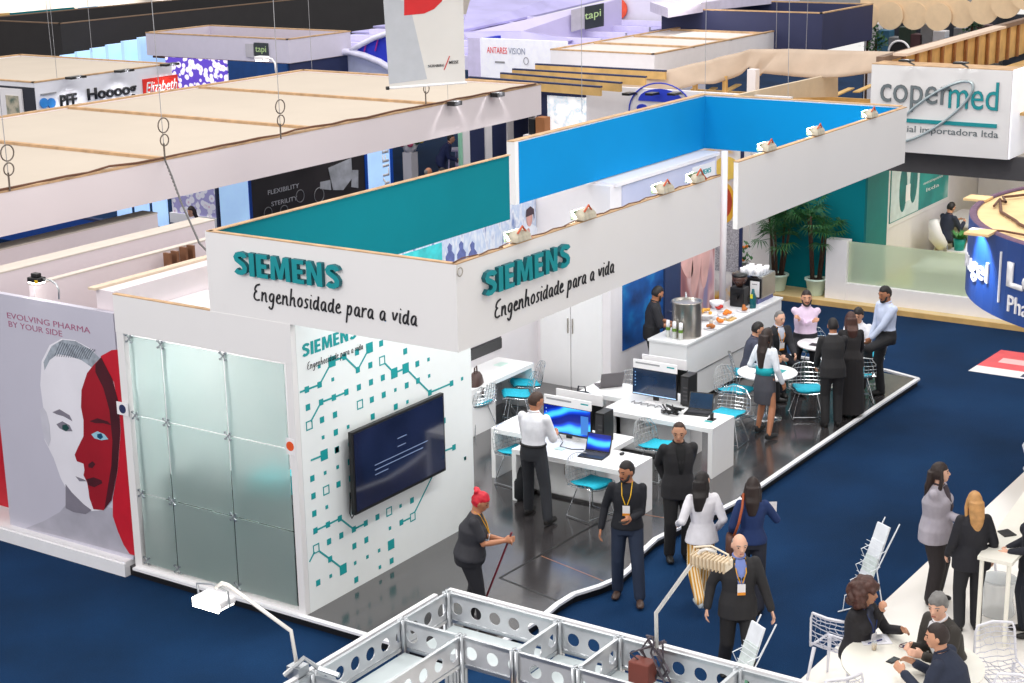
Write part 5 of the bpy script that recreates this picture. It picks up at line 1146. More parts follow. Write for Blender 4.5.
q = V((8.15, -5.85, PZ)); MB().tube([q+V((0, 0, .45)), q+V((.0, .1, .75)), q+V((.05, 0, 1.0)), q+V((0, -.35, .75)), q+V((0, -.35, .45))], .05, 10).build('back', PWH, t, smooth=True); MB().lathe([(.2, .42), (.26, .45), (.2, .48)], q+V((0, -.15, 0)), 20).build('seat', PWH, t, smooth=True); MB().lathe([(.2, 0), (.04, .03), (.04, .42)], q+V((0, -.15, 0)), 20).build('pedestal', PWH, t, smooth=True)
t = thing('acrylic_stool', 'clear round acrylic stool under the table at the right edge', 'stool', G(997, 613, PZ)); q = G(997, 613, PZ); MB().lathe([(.19, 0), (.2, .02), (.17, .2), (.2, .4), (.2, .42), (.001, .42)], q, 26).build('body', CLEAR, t, smooth=True); MB().lathe([(.2, .42), (.2, .44), (.001, .445)], q, 26).build('rim', CLEAR, t)
# brochure racks: zigzag of wire shelves
def rack(label, x, y, deg, hts, cols, s_=1):
    t = thing('brochure_rack', label, 'brochure rack', (x, y, 0), rad(deg)); w_ = MB()
    for sx in (-.13, .13):
        P = [V((sx, .18, .02))]
        for k, z_ in enumerate(hts): P += [V((sx, .16-.07*k, z_)), V((sx, .02-.07*k, z_+.03))]
        P.append(V((sx, -.10-.07*len(hts), hts[-1]+.33))); w_.tube(P, .006, 5)
        w_.tube([(sx, .25, .015), (sx, -.25, .015)], .008, 5); w_.tube([(sx, -.2, .015), (sx, .08-.04*len(hts), hts[len(hts)//2]), (sx, -.10-.07*len(hts), hts[-1]+.33)], .008, 5)
    for z_ in hts:
        for a in (0, .05, .10): w_.tube([(-.13, .10-.35*(z_+a-.2), z_+a), (.13, .10-.35*(z_+a-.2), z_+a)], .004, 4)
    w_.build('wire_frame', M('rack_white', (226, 230, 236), .4), t, local=True)
    for k, z_ in enumerate(hts):
        b = MB(); yy = .06-.07*k; b.add([(-.11, yy, z_+.02), (.11, yy, z_+.02), (.11, yy-.10, z_+.30), (-.11, yy-.10, z_+.30), (-.11, yy-.02, z_+.02), (.11, yy-.02, z_+.02), (.11, yy-.12, z_+.30), (-.11, yy-.12, z_+.30)], [(0, 1, 2, 3), (7, 6, 5, 4), (0, 4, 5, 1), (3, 2, 6, 7), (0, 3, 7, 4), (1, 5, 6, 2)])
        br = b.build('brochure', cols[k % len(cols)], t, local=True)
    return t
BC = [M('broch_white', (226, 230, 236), .5, vary=.08, scale=9), M('broch_pale', (206, 216, 214), .5, vary=.2, scale=12), M('broch_red', (196, 120, 100), .5, vary=.3, scale=14), M('broch_green', (96, 150, 120), .5, vary=.3, scale=12)]
rack('white zigzag brochure rack on the blue carpet above the curly haired woman', 3.62, -5.30, 60, (.20, .38, .56, .74), [BC[0], BC[1], BC[0]])
rack('brochure rack with coloured leaflets beside the bald man at the bottom of the picture', .18, -5.36, 60, (.30, .50, .70, .88), [BC[2], BC[3], BC[1], BC[0]])
# red sticker on the carpet
t = thing('floor_sticker', 'red and white advertising sticker on the blue carpet by the blue drum', 'floor sticker', (14.2, -3.7, 0)); 
sp_ = [G(973, 370, .004), G(1005, 351, .004), G(1040, 355, .004), G(1040, 380, .004)]
MB().prism([V((13.75, -3.08, .001)), V((15.3, -3.15, .001)), V((15.3, -4.6, .001)), V((13.75, -4.7, .001))], (0, 0, .004)).build('white_print', WHITE, t)
MB().prism([V((14.15, -3.10, .005)), V((15.3, -3.15, .005)), V((15.3, -4.6, .005)), V((14.15, -4.68, .005))], (0, 0, .002)).build('red_print', M('sticker_red', (226, 84, 92), .6, vary=.1, scale=3), t)
bx('blue_square', 13.83, 14.02, -4.12, -3.95, .005, .007, NAVY, t); bx('pale_bar', 14.5, 14.8, -3.9, -3.35, .007, .009, M('sticker_pink', (246, 190, 190), .6), t)

# ================================================================== ROUND BLUE DRUM
DC = V((8.95, -7.15, 0)); DR = 2.35; D1 = 4.05; D0 = 3.05
def drum_fit():
    # circle on the plane z = D1 whose left tangent is at u 966.5, passing near (1024, 244) and (1024, 186)
    a = G(970.5, 218, D1); b = G(1024, 245, D1); c = G(1024, 187, D1)
    A_ = 2*(b.x-a.x); B_ = 2*(b.y-a.y); C_ = b.x**2+b.y**2-a.x**2-a.y**2; D_ = 2*(c.x-b.x); E_ = 2*(c.y-b.y); F_ = c.x**2+c.y**2-b.x**2-b.y**2
    x = (C_*E_-F_*B_)/(E_*A_-B_*D_); y = (C_*D_-A_*F_)/(B_*D_-A_*E_); return V((x, y, 0)), math.hypot(a.x-x, a.y-y)
DC, DR = drum_fit(); D0 = D1-.98
t = thing('round_drum_sign', 'big round dark blue hanging drum sign with white lettering and plywood top', 'hanging sign', (DC.x, DC.y, D0))
NB_ = 72
MB().rings([[DC+V((r*cos(2*pi*i/NB_), r*sin(2*pi*i/NB_), z)) for i in range(NB_)] for r, z in ((DR-.04, D0), (DR, D0), (DR, D1), (DR-.06, D1))], caps=False).build('drum_wall', photo('drum_blue', [(.3, (8, 52, 120)), (.7, (14, 66, 140))], .8), t, smooth=False)
MB().lathe([(DR-.001, D1-.0), (DR-.02, D1+.015), (DR-.08, D1+.02), (DR-.10, D1-.0)], DC, NB_, caps=False).build('purple_rim', M('rim_purple', (96, 66, 92), .7, vary=.3, scale=10), t)
MB().lathe([(DR-.03, D1-.012), (.001, D1-.01)], DC, NB_).build('plywood_top', PLY, t)
cbl = MB(); ca = [G(u, v, D1+.03) for u, v in ((994, 206), (999, 200), (1006, 202), (1003, 197), (1014, 196), (1030, 194))]; cbl.tube(ca, .018, 6); ca = [G(u, v, D1+.02) for u, v in ((1000, 199), (1001, 212), (1016, 221), (1019, 224), (1030, 229))]; cbl.tube(ca, .02, 6); ca = [G(u, v, D1+.02) for u, v in ((990, 230), (1003, 231), (1030, 236))]; cbl.tube(ca, .014, 6)
cbl.build('cable', M('cable_brown', (96, 62, 44), .7), t)
for u, v in ((978, 231), (976, 197)):
    q = G(u, v, D1+.03); MB().box(q.x-.16, q.x+.16, q.y-.18, q.y+.12, D1+.0, D1+.03).build('plywood_patch', PLY, t)
# lettering bent round the drum
def wrap_text(txt, mat, ang0, z, w_, h_, ext=.05, off=.02):
    o = text(txt, mat, None, V((0, 0, 0)), X, Z, w=w_, h=h_, ext=ext, off=off); me = o.data; bm = bmesh.new(); bm.from_mesh(me); bmesh.ops.subdivide_edges(bm, edges=[e for e in bm.edges if e.calc_length() > .12], cuts=2)
    for v in bm.verts:
        a = ang0+v.co.x/DR; r = DR-v.co.y if v.co.y < 0 else DR+.0; r = DR + abs(v.co.y)
        v.co = V((r*cos(a), r*sin(a), v.co.z+z-D0))
    bm.to_mesh(me); bm.free(); o.parent = t; return o
def ang(u, v):
    d = ray(u, v); a_ = d.x**2+d.y**2; cx, cy = CAM.x-DC.x, CAM.y-DC.y; b_ = 2*(cx*d.x+cy*d.y); c_ = cx*cx+cy*cy-DR*DR; dd = max(0, b_*b_-4*a_*c_); s_ = (-b_-math.sqrt(dd))/(2*a_); q = CAM+d*s_; return math.atan2(q.y-DC.y, q.x-DC.x), q.z
aR, zR = ang(988, 284); aL_, zL = ang(967.5, 262)
wdt = (aR-aL_) % (2*pi)
ss = DR*wdt/6*8.2*1.5
wrap_text('Capsugel', WHITE, aR-ss/DR, zR-.08, ss, .34, .02, .0)
a0, z0 = ang(998.5, 302); bar = MB(); a1 = a0+.006; bar.prism([DC+V((DR*cos(a0), DR*sin(a0), zz)) for zz in (z0-.0, z0+.62)]+[DC+V((DR*cos(a1), DR*sin(a1), zz)) for zz in (z0+.62, z0-.0)], V((cos(a0), sin(a0), 0))*.02); bar.build('divider_bar', WHITE, t)
a0, z0 = ang(1008, 286); wrap_text('Lonza', WHITE, a0, z0, 1.5, .30, ext=.03, off=.03)
a0, z0 = ang(1008, 311); wrap_text('Pharma & Biotech', WHITE, a0, z0, 2.0, .2, ext=.02, off=.0)
a0, z0 = ang(983, 240); l = bpy.data.lights.new('sign_spot', 'SPOT'); l.energy = 190; l.color = (.8, .88, 1); l.spot_size = rad(70); l.spot_blend = .6; l.shadow_soft_size = .05; o = bpy.data.objects.new('sign_spot', l); C.objects.link(o)
o.location = DC+V(((DR+.35)*cos(a0), (DR+.35)*sin(a0), D1+.15)); o.rotation_euler = (V((cos(a0), sin(a0), 1.6))).to_track_quat('Z', 'Y').to_euler()

# ================================================================== STAND WITH THE PALMS, RIGHT REAR
t = thing('pale_wood_step', 'pale wood step edge around the stand with the palms', 'step', (19.5, -.5, 0))
bx('deck', 16.75, 26, -6.5, 3.6, 0, .1, M('pale_wood', (214, 190, 142), .6, vary=.12, scale=1.5), t); bx('nosing', 16.72, 16.75, -6.5, 3.6, 0, .1, WOODB, t)
bx('yellow_green_floor', 17.6, 26, -6.0, .45, .1, .104, M('lime_floor', (216, 208, 132), .35, vary=.06, scale=1), t)
o = bx('wall_teal', 17.55, 17.67, .42, 3.6, .1, 3.6, TEAL); struct(o)
o = bx('wall_teal_side', 17.67, 19.0, .50, .60, .1, 3.6, M('teal_lighter', (0, 128, 128), .55, vary=.05)); struct(o)
o = bx('wall_white_poster', 18.9, 26, .62, .74, .1, 3.2, WALLP); struct(o)
o = bx('wall_rear_white', 25, 25.1, -6, .6, .1, 3.2, WALLP); struct(o)
t = thing('teal_poster', 'framed teal and white poster with two hands on the rear white wall', 'poster', (21, .6, 1.1)); bx('frame', 19.15, 22.95, .58, .62, 1.12, 2.72, WHITE, t, .01); bx('print', 19.3, 22.8, .565, .58, 1.22, 2.60, TEALPR, t)
m_ = MB()
for cx, cz in ((20.0, 1.85), (20.6, 1.95)): m_.prism([V((cx+.22*cos(a), .560, cz+.5*sin(a))) for a in [2*pi*i/18 for i in range(18)]], (0, -.003, 0))
m_.build('printed_shape', M('print_dark_teal', (30, 110, 110), .5, vary=.3, scale=3), t)
bx('white_print', 20.15, 20.4, .552, .556, 1.55, 1.9, WHITE, t); bx('pale_print', 19.32, 20.95, .561, .565, 1.24, 2.58, M('pale_print', (206, 220, 222), .5, vary=.08), t)
text('copermed', TEALD, t, V((21.5, .56, 2.34)), X, Z, w=.9, h=.15, ext=.002); text('comercial importadora', WHITE, t, V((21.2, .56, 1.72)), X, Z, w=1.2, h=.08, ext=.002); text('ltda', WHITE, t, V((21.4, .56, 1.56)), X, Z, w=.8, h=.08, ext=.002)
t = thing('low_parapet', 'white low wall with an upright end block in front of the frosted screen', 'parapet wall', (17.1, -.9, .1))
bx('body', 16.98, 17.2, -6.0, .52, .1, .45, WHITE, t, .005); bx('end_block', 16.97, 17.21, .52, .96, .1, 1.30, WHITE, t, .005)
t = thing('frosted_screen', 'frosted green glass screen standing on the low white wall', 'glass screen', (17.1, -1.6, .55)); 
def _fr2(nt, b): b.inputs['Base Color'].default_value = (lin(224), lin(236), lin(214), 1); b.inputs['Transmission Weight'].default_value = .62; b.inputs['IOR'].default_value = 1.15
bx('glass', 17.07, 17.10, -5.9, .52, .45, 1.27, node_mat('pale_frosted', _fr2, .3), t)
t = thing('display_bench', 'white ribbed bench seen blurred through the frosted screen', 'bench', (18.4, -1.3, .1)); bx('top', 17.95, 18.9, -1.95, -.45, .62, .72, WHITE, t, .01)
for k in range(7): bx('slat', 18.0, 18.04, -1.9+.22*k, -1.78+.22*k, .12, .62, M('slat_grey', (196, 200, 206), .5), t)
bx('body', 18.05, 18.8, -1.85, -.55, .1, .62, WHITE, t)
# chair below the reading man
q = V((21.2, .05, .1)); t = thing('white_shell_chair', 'white shell chair under the man in the navy suit behind the frosted screen', 'chair', q)
MB().tube([q+V((.25, -.02, .46)), q+V((-.1, .02, .43)), q+V((-.24, .1, .6)), q+V((-.3, .14, .95))], [.12, .16, .16, .1], 12).build('shell', WHITE, t, smooth=True)
for a, b in ((-.2, -.2), (.2, -.2), (.2, .2), (-.2, .2)): MB().cyl(q+V((a*.6, b*.6, .42)), q+V((a, b, 0)), .014, n=8).build('leg', CHROME, t)
t = thing('white_console', 'white curved reading desk before the seated man', 'desk', (22.6, -.4, .1)); bx('top', 21.75, 23.5, -1.3, .45, .78, .84, WHITE, t, .01); bx('side', 21.9, 23.3, .3, .4, .1, .78, WHITE, t); bx('side', 21.9, 23.3, -1.2, -1.1, .1, .78, WHITE, t)
q = G(959, 250, .55); t = thing('potted_herb', 'small plant in a turquoise pot near the blue drum', 'potted plant', q); MB().lathe([(.10, 0), (.13, .24)], q, 18).build('pot', M('pot_turq', (0, 150, 140), .5), t, smooth=True)
m_ = MB(); rg = random.Random(5)
for i in range(50):
    a = rg.uniform(0, 6.28); b = q+V((0, 0, .22)); e = b+V((.2*cos(a), .2*sin(a), rg.uniform(.05, .2))); s_ = V((-sin(a), cos(a), 0))*.035; m_.add([b, (b+e)/2+s_, e, (b+e)/2-s_], [(0, 1, 2, 3)])
m_.build('leaves', M('herb', (50, 120, 50), .5, vary=.3), t); tag(bx('pot_stand', q.x-.2, q.x+.2, q.y-.2, q.y+.2, .1, .55, WHITE), 'white block under the small turquoise plant pot', 'stand')
# round palms
def palm(label, p, hgt, nst, seed):
    t = thing('potted_palm', label, 'potted palm', p); rg = random.Random(seed); p = V(p)
    MB().lathe([(.14, 0), (.155, .02), (.20, .30), (.23, .31), (.23, .345), (.19, .345), (.18, .31)], p, 30).build('pot', POT, t, smooth=True); MB().lathe([(.19, .31), (.001, .32)], p, 20).build('soil', M('soil', (58, 44, 36), .95, bump=.8), t)
    for k in range(nst):
        a = 2*pi*k/nst+rg.uniform(-.3, .3); b = p+V((.09*cos(a), .09*sin(a), .31)); e = p+V((.22*cos(a), .22*sin(a), hgt*rg.uniform(.62, .85))); MB().tube([b, b.lerp(e, .5)+V((.02, 0, 0)), e], [.035, .028, .02], 8).build('stem', BARK, t, smooth=True)
        fo = MB()
        for f in range(9):
            az = rg.uniform(0, 6.28); up = rg.uniform(-.15, 1.1); d = V((cos(az)*cos(up), sin(az)*cos(up), sin(up))); c0 = e+V((0, 0, rg.uniform(-.3, .15))); fc = c0+d*rg.uniform(.2, .34)
            fo.tube([c0, fc], .006, 4); sx = d.cross(Z).normalized(); sy = sx.cross(d)
            for j in range(13):
                th = rad(-105+17.5*j); bd = (d*cos(th)+sx*sin(th)); ln_ = rg.uniform(.26, .38); tip = fc+bd*ln_-Z*.10; md = fc+bd*ln_*.5+Z*.01; wv = bd.cross(sy).normalized()*.014
                fo.add([fc, md-wv, tip, md+wv, md-sy*.006], [(0, 1, 4), (1, 2, 4), (2, 3, 4), (3, 0, 4)])
        fo.build('fronds', LEAF, t)
area('palm_stand_fill', (20.5, -1.8, 2.9), 2.2, 70, (1, .98, .93))  # added fill without a fixture, lifts the frosted screen and the floor behind
palm('tall potted palm on the right, nearer the low white wall', (17.12, 1.22, .1), 2.0, 4, 3)
palm('tall potted palm on the left, partly behind the coffee machine', (17.10, 2.05, .1), 1.95, 4, 8)
# white posts and coffee picture left of the palms
t = thing('coffee_banner', 'tall printed banner of a coffee cup and orange slices behind the bar column', 'banner', (14.9, 2.0, .1)); a = onx(719, 152, 15.0); b = onx(741, 153, 15.0); bx('print', 15.0, 15.05, b.y, a.y+.8, .1, 3.6, COFP, t); bx('pole', 14.98, 15.02, b.y-.06, b.y, .1, 3.6, NAVY, t)
m_ = MB(); c_ = onx(724, 203, 14.99)
for r_, dz in ((.30, 0),): m_.prism([V((14.995, c_.y+.24*cos(a), c_.z+.40*sin(a))) for a in [2*pi*i/24 for i in range(24)]], (-.003, 0, 0))
m_.build('cup_print', M('cup_yellow', (224, 168, 48), .5), t); m_ = MB(); m_.prism([V((14.99, c_.y+.17*cos(a), c_.z+.02+.3*sin(a))) for a in [2*pi*i/24 for i in range(24)]], (-.003, 0, 0)); m_.build('coffee_print', M('coffee_brown', (176, 60, 34), .5, vary=.3, scale=6), t)
m_ = MB(); c_ = onx(727, 168, 14.99); m_.prism([V((14.993, c_.y+.26*cos(a), c_.z+.22*sin(a))) for a in [2*pi*i/24 for i in range(24)]], (-.003, 0, 0)); m_.build('orange_slice_print', M('slice', (234, 196, 90), .5), t)
bx('woven_print', 14.994, 15.0, b.y, a.y+.8, .9, 1.9, M('weave_grey', (170, 165, 170), .7, vary=.5, scale=40), t)
a = onx(745, 250, 16.2); t = thing('white_post', 'white post right of the coffee banner', 'post', (16.2, a.y, .1)); bx('shaft', 16.15, 16.25, a.y-.10, a.y+.14, .1, 3.6, WALLP, t); bx('foot', 16.12, 16.28, a.y-.13, a.y+.17, .1, .14, ALU, t)
a = onx(757, 250, 17.3); t = thing('white_pillar', 'broad white pillar left of the palms', 'pillar', (17.3, a.y, .1)); bx('shaft', 17.25, 17.5, a.y-.3, a.y+.22, .1, 3.6, WALLP, t); bx('plinth', 17.23, 17.52, a.y-.32, a.y+.24, .1, .2, WHITE, t)
q = G(724, 262, .95); t = thing('flower_planter', 'planter of green leaves and orange flowers behind the bar column', 'planter', (q.x, q.y, .1)); bx('box', q.x-.3, q.x+.3, q.y-.5, q.y+.5, .1, .85, WHITE, t); bx('rim', q.x-.32, q.x+.32, q.y-.52, q.y+.52, .85, .9, DGREY, t)
for nm, mt, n_, rr in (('leaves', LEAF, 220, .5), ('flowers', FOOD[2], 26, .42)):
    m_ = MB(); rg = random.Random(len(nm))
    for i in range(n_):
        c_ = V((q.x+rg.uniform(-.3, .3), q.y+rg.uniform(-.5, .5), .95+rg.uniform(0, .4))); s_ = .05
        if nm == 'leaves': d = V((rg.uniform(-1, 1), rg.uniform(-1, 1), rg.uniform(0, 1))).normalized()*.12; s2 = d.cross(Z).normalized()*.03; m_.add([c_, c_+d*.5+s2, c_+d, c_+d*.5-s2], [(0, 1, 2, 3)])
        else: m_.ell(c_+V((0, 0, .06)), (.04, .04, .03), 8)
    m_.build(nm, mt, t)
# the big sign of that stand
t = thing('copermed_sign', 'large white sign box with grey and teal lettering and a swirl', 'sign', (17, -1.2, 3.15))
sy0, sy1 = -2.55, .13
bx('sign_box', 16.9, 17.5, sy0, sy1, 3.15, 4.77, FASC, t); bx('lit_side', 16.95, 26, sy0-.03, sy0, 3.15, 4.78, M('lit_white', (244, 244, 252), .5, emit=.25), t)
bx('raw_edge', 16.9, 17.5, sy0, sy1, 4.77, 4.785, WOODE, t); bx('grey_band', 17.2, 17.35, -3.0, .45, 2.72, 3.15, DGREY, t); bx('grey_side', 17.3, 25, -3.02, -3.0, .1, 3.15, GREY, t)
GL_ = M('grey_letter', (104, 114, 118), .5)
a = onx(880, 110, 16.9); b = onx(999, 92, 16.9); c_ = onx(944, 121, 16.9)
text('coper', [GL_, DGREY], t, V((16.899, a.y, 3.92)), -Y, Z, w=1.37, h=.50, ext=.03, off=.0); text('med', [TEALD, TEALS], t, V((16.899, onx(948, 117, 16.9).y, 4.03)), -Y, Z, w=abs(onx(948, 117, 16.9).y-b.y), h=.52, ext=.03)
bx('teal_rule', 16.87, 16.9, b.y, .06, 3.72, 3.79, TEALD, t); text('comercial importadora ltda', [GL_], t, V((16.899, .05, 3.50)), -Y, Z, w=abs(.05-onx(998, 140, 16.9).y), h=.16, ext=.01)
sw = MB(); sc_ = onx(932, 112, 16.85); sw.tube([V((16.85, sc_.y+.80*cos(a_)*.9-.22*sin(a_), sc_.z+.62*sin(a_)*.75-.42*cos(a_)*.9)) for a_ in [2*pi*i/40 for i in range(40)]], .025, 8, closed=True); sw.build('swirl', M('swirl_grey', (176, 190, 194), .3, .5), t, smooth=True)
for u in (914, 968):
    a = onx(u, 67, 16.9); l = bpy.data.lights.new('sign_spot', 'SPOT'); l.energy = 45; l.spot_size = rad(80); l.spot_blend = .7; l.shadow_soft_size = .05; o = bpy.data.objects.new('sign_spot', l); C.objects.link(o); o.location = (16.5, a.y, 4.95); o.rotation_euler = V((-.6, 0, 1)).to_track_quat('Z', 'Y').to_euler()
    MB().tube([(16.9, a.y, 4.8), (16.6, a.y, 4.88), (16.52, a.y, 4.9)], .015, 6).box(16.4, 16.6, a.y-.12, a.y+.12, 4.9, 4.93).build('sign_lamp', BLACK, t)
# ================================================================== FOREGROUND ALUMINIUM TRUSS
TZ = 2.5
t = thing('aluminium_truss', 'aluminium display frame with round holed beams across the bottom of the picture', 'display frame', (-3, -5, 0))
HOLEM = M('truss_web', (206, 208, 212), .28, .3, vary=.06, alpha=.82)
def beam(a, b, z1=TZ, h=.235, web=True):
    """two rails and a thin web pierced by round holes"""
    a = V(a+(0,)); b = V(b+(0,)); d = (b-a); L = d.length; d.normalize(); n = d.cross(Z)*.014
    for z in (z1, z1-h): MB().prism([a-n+Z*(z-.025), b-n+Z*(z-.025), b+n+Z*(z-.025), a+n+Z*(z-.025)], (0, 0, .028)).build('rail', ALU, t)
    if web:
        m_ = MB(); c = max(1, int(L/.19)); st = L/c; w0, w1 = z1-h+.005, z1-.025; zc = (w0+w1)/2; hr = .056; K = 20
        for i in range(c):
            s0, s1 = i*st, (i+1)*st; sc = (s0+s1)/2; hw = st/2; hh = (w1-w0)/2
            out, inn = [], []
            for k in range(K):
                q = 2*pi*(k+.5)/K; cx, cz = cos(q), sin(q); f = min(hw/abs(cx) if abs(cx) > 1e-6 else 9, hh/abs(cz) if abs(cz) > 1e-6 else 9)
                out.append((sc+cx*f, zc+cz*f)); inn.append((sc+hr*cx, zc+hr*cz))
            for side in (-.004, .004):
                nn = d.cross(Z)*side; P = [a+d*s_+Z*z_+nn for s_, z_ in out]+[a+d*s_+Z*z_+nn for s_, z_ in inn]; m_.add(P, [(k, (k+1) % K, K+(k+1) % K, K+k) for k in range(K)])
            nn = d.cross(Z)*.004; P = [a+d*s_+Z*z_+nn for s_, z_ in inn]+[a+d*s_+Z*z_-nn for s_, z_ in inn]; m_.add(P, [(k, (k+1) % K, K+(k+1) % K, K+k) for k in range(K)])
        m_.build('pierced_web', HOLEM, t)
XB, XF = -2.95, -3.58; YB, YF = -4.20, -4.78
NY_ = [-4.20, -5.30, -5.86, -6.9, -7.9]
beam((XB, YB), (XB, -8.2)); beam((XF, YF), (XF, -8.2)); beam((XB, YB), (-6.4, YB)); beam((XF, YF), (-6.4, YF))
for y in NY_[1:]: beam((XB, y), (XF, y))
beam((XB, YB-.0), (XB, YB-.01), web=False)
for x in (-3.58, -4.7, -5.7): beam((x, YB), (x, YF))
for x, y in [(XB, YB), (XF, YF), (XB, -5.30), (XF, -5.30), (XB, -5.86), (XF, -5.86), (XB, -6.9), (XF, -6.9), (-3.58, YB), (-4.7, YB), (-4.7, YF), (-5.7, YB)]:
    low = 0 if (x, y) in ((XB, YB), (XF, YF), (-4.7, YB)) else TZ-.36
    pm = MB(); [pm.cyl(V((x+a*.022, y+b*.022, low)), V((x+a*.022, y+b*.022, TZ+.01)), .017, n=10) for a in (-1, 1) for b in (-1, 1)]; pm.build('post', ALU, t, smooth=True)
# long white edge strips on the outer side
bx('white_edge_strip', XB+.03, XB+.07, -8.2, YB+.02, TZ-.01, TZ+.012, WHITE, t); bx('white_edge_strip', -6.4, XB-.1, YB+.03, YB+.07, TZ-.01, TZ+.012, WHITE, t)
# translucent sheets lying in the frame
bx('translucent_sheet', XF+.04, XB-.04, -5.28, YB-.08, TZ-.27, TZ-.265, M('ceiling_film', (216, 226, 228), .4, vary=.03, alpha=.9), t); bx('translucent_sheet', XF+.04, XB-.04, -8.1, -5.32, TZ-.27, TZ-.265, MATS['ceiling_film'], t); bx('translucent_sheet', -6.3, -3.62, YF+.04, YB-.04, TZ-.27, TZ-.265, MATS['ceiling_film'], t)
text('IDI', M('faint_blue_print', (150, 190, 214), .5), t, V((-3.42, -6.05, TZ-.264)), -Y, X, w=.35, h=.3, ext=.002)
bxp = MB().box(-4.6, -3.75, -5.6, -4.95, .02, 1.5); tag(bxp.build('cardboard_box', CARDB), 'tall brown cardboard carton below the aluminium frame', 'box')
t2 = thing('white_frame_foot', 'white angled foot bracket on the carpet below the aluminium frame', 'bracket', (-2.9, -4.95, 1.5)); MB().tube([(-3.3, -4.85, 1.9), (-3.1, -5.0, 1.9), (-3.2, -5.15, 1.9)], .03, 8).tube([(-3.1, -5.0, 1.9), (-3.1, -5.0, 1.7)], .03, 8).build('bracket_arm', WHITE, t2, smooth=True)
# arm lamps
def arm_lamp(name, label, pts, kind, mount):
    t = thing(name, label, 'lamp', mount)
    MB().tube(pts, .016, 8).build('arm', M('arm_white', (232, 228, 222), .35, .3), t, smooth=True); return t
zL = TZ+.1
m0 = G(664/3.73+120 if False else 298, 672, TZ+.02)
def vert(p, u_, v_):  # point above p on the plane x = p.x
    return onx(u_, v_, p.x)
pts = [m0, onx(291, 631, m0.x), onx(228, 585, m0.x), onx(222, 583, m0.x), onx(216, 588, m0.x)]
t = arm_lamp('arm_floodlight', 'glowing floodlight on a bent arm above the dark blue carpet, lower left', pts, 0, m0)
hd = onx(215, 600, m0.x); MB().box(hd.x-.08, hd.x+.10, hd.y-.13, hd.y+.16, hd.z-.03, hd.z+.03).build('housing', WHITE, t, bevel=.015); MB().tube([hd+V((0, .17, -.02)), hd+V((0, .18, .1)), hd+V((0, .02, .13)), hd+V((0, -.14, .1)), hd+V((0, -.15, -.02))], .010, 6).build('yoke', ALU, t)
MB().prism([hd+V((-.085, -.12, -.05)), hd+V((-.085, .15, -.05)), hd+V((-.085, .15, .025)), hd+V((-.085, -.12, .025))], (-.01, 0, 0)).box(hd.x-.07, hd.x+.09, hd.y-.11, hd.y+.14, hd.z-.045, hd.z-.03).build('lamp_lens', M('lens_bright', (255, 248, 235), .3, emit=9, vary=0), t)
MB().tube([m0+V((-.1, .05, .0)), m0+V((.02, -.05, .12)), m0+V((.1, -.12, .02)), m0+V((.12, -.3, .0))], .02, 6).box(m0.x-.06, m0.x+.06, m0.y-.06, m0.y+.06, m0.z-.04, m0.z+.06).build('clamp', ALU, t)
m1 = G(657, 655, TZ+.02); pts = [m1, onx(656, 613, m1.x), onx(701, 551, m1.x), onx(707, 549, m1.x), onx(716, 552, m1.x)]
t = arm_lamp('arm_lamp', 'unlit cream lamp on a bent white arm beside the bald man', pts, 1, m1)
h0 = onx(711, 561, m1.x); CRL = M('lamp_cream', (232, 216, 190), .4)
MB().box(h0.x-.05, h0.x+.07, h0.y-.15, h0.y+.15, h0.z-.045, h0.z+.03).build('housing', CRL, t, bevel=.012); fm = MB(); [fm.box(h0.x-.06, h0.x+.075, h0.y-.135+.03*k, h0.y-.125+.03*k, h0.z-.052, h0.z+.038) for k in range(10)]; fm.build('cooling_fins', M('fin_cream', (204, 182, 150), .5), t)
MB().tube([h0+V((0, .16, 0)), h0+V((0, .14, .08)), h0+V((0, 0, .12)), h0+V((0, -.14, .08)), h0+V((0, -.16, 0))], .008, 6).build('yoke', CRL, t)
rg = random.Random(3); cm = MB()
for i in range(8): cm.tube([m1+V((rg.uniform(-.05, .05), rg.uniform(-.1, .1), .12)), m1+V((rg.uniform(-.12, .1), rg.uniform(-.22, .2), rg.uniform(-.1, .1))), m1+V((rg.uniform(-.1, .1), rg.uniform(-.15, .15), -.22))], .009, 5)
tag(cm.build('cable_bundle', M('cable_mix', (70, 62, 70), .6, vary=.8, scale=14)), 'bundle of loose cables at the foot of the cream lamp', 'cable'); tag(MB().box(m1.x-.1, m1.x+.04, m1.y+.02, m1.y+.2, m1.z-.24, m1.z-.06).build('junction_box', M('junction_brown', (120, 56, 44), .6), bevel=.01), 'brown junction box beside the cable bundle on the aluminium frame', 'box')

# ================================================================== HANGING BANNER
BD = 24.0
def atd(u, v, d): r = ray(u, v); return CAM + r*(d/ math.hypot(r.x, r.y))
b0 = atd(389.5, 88, BD); dirb = V((.86, -.51, 0)).normalized()
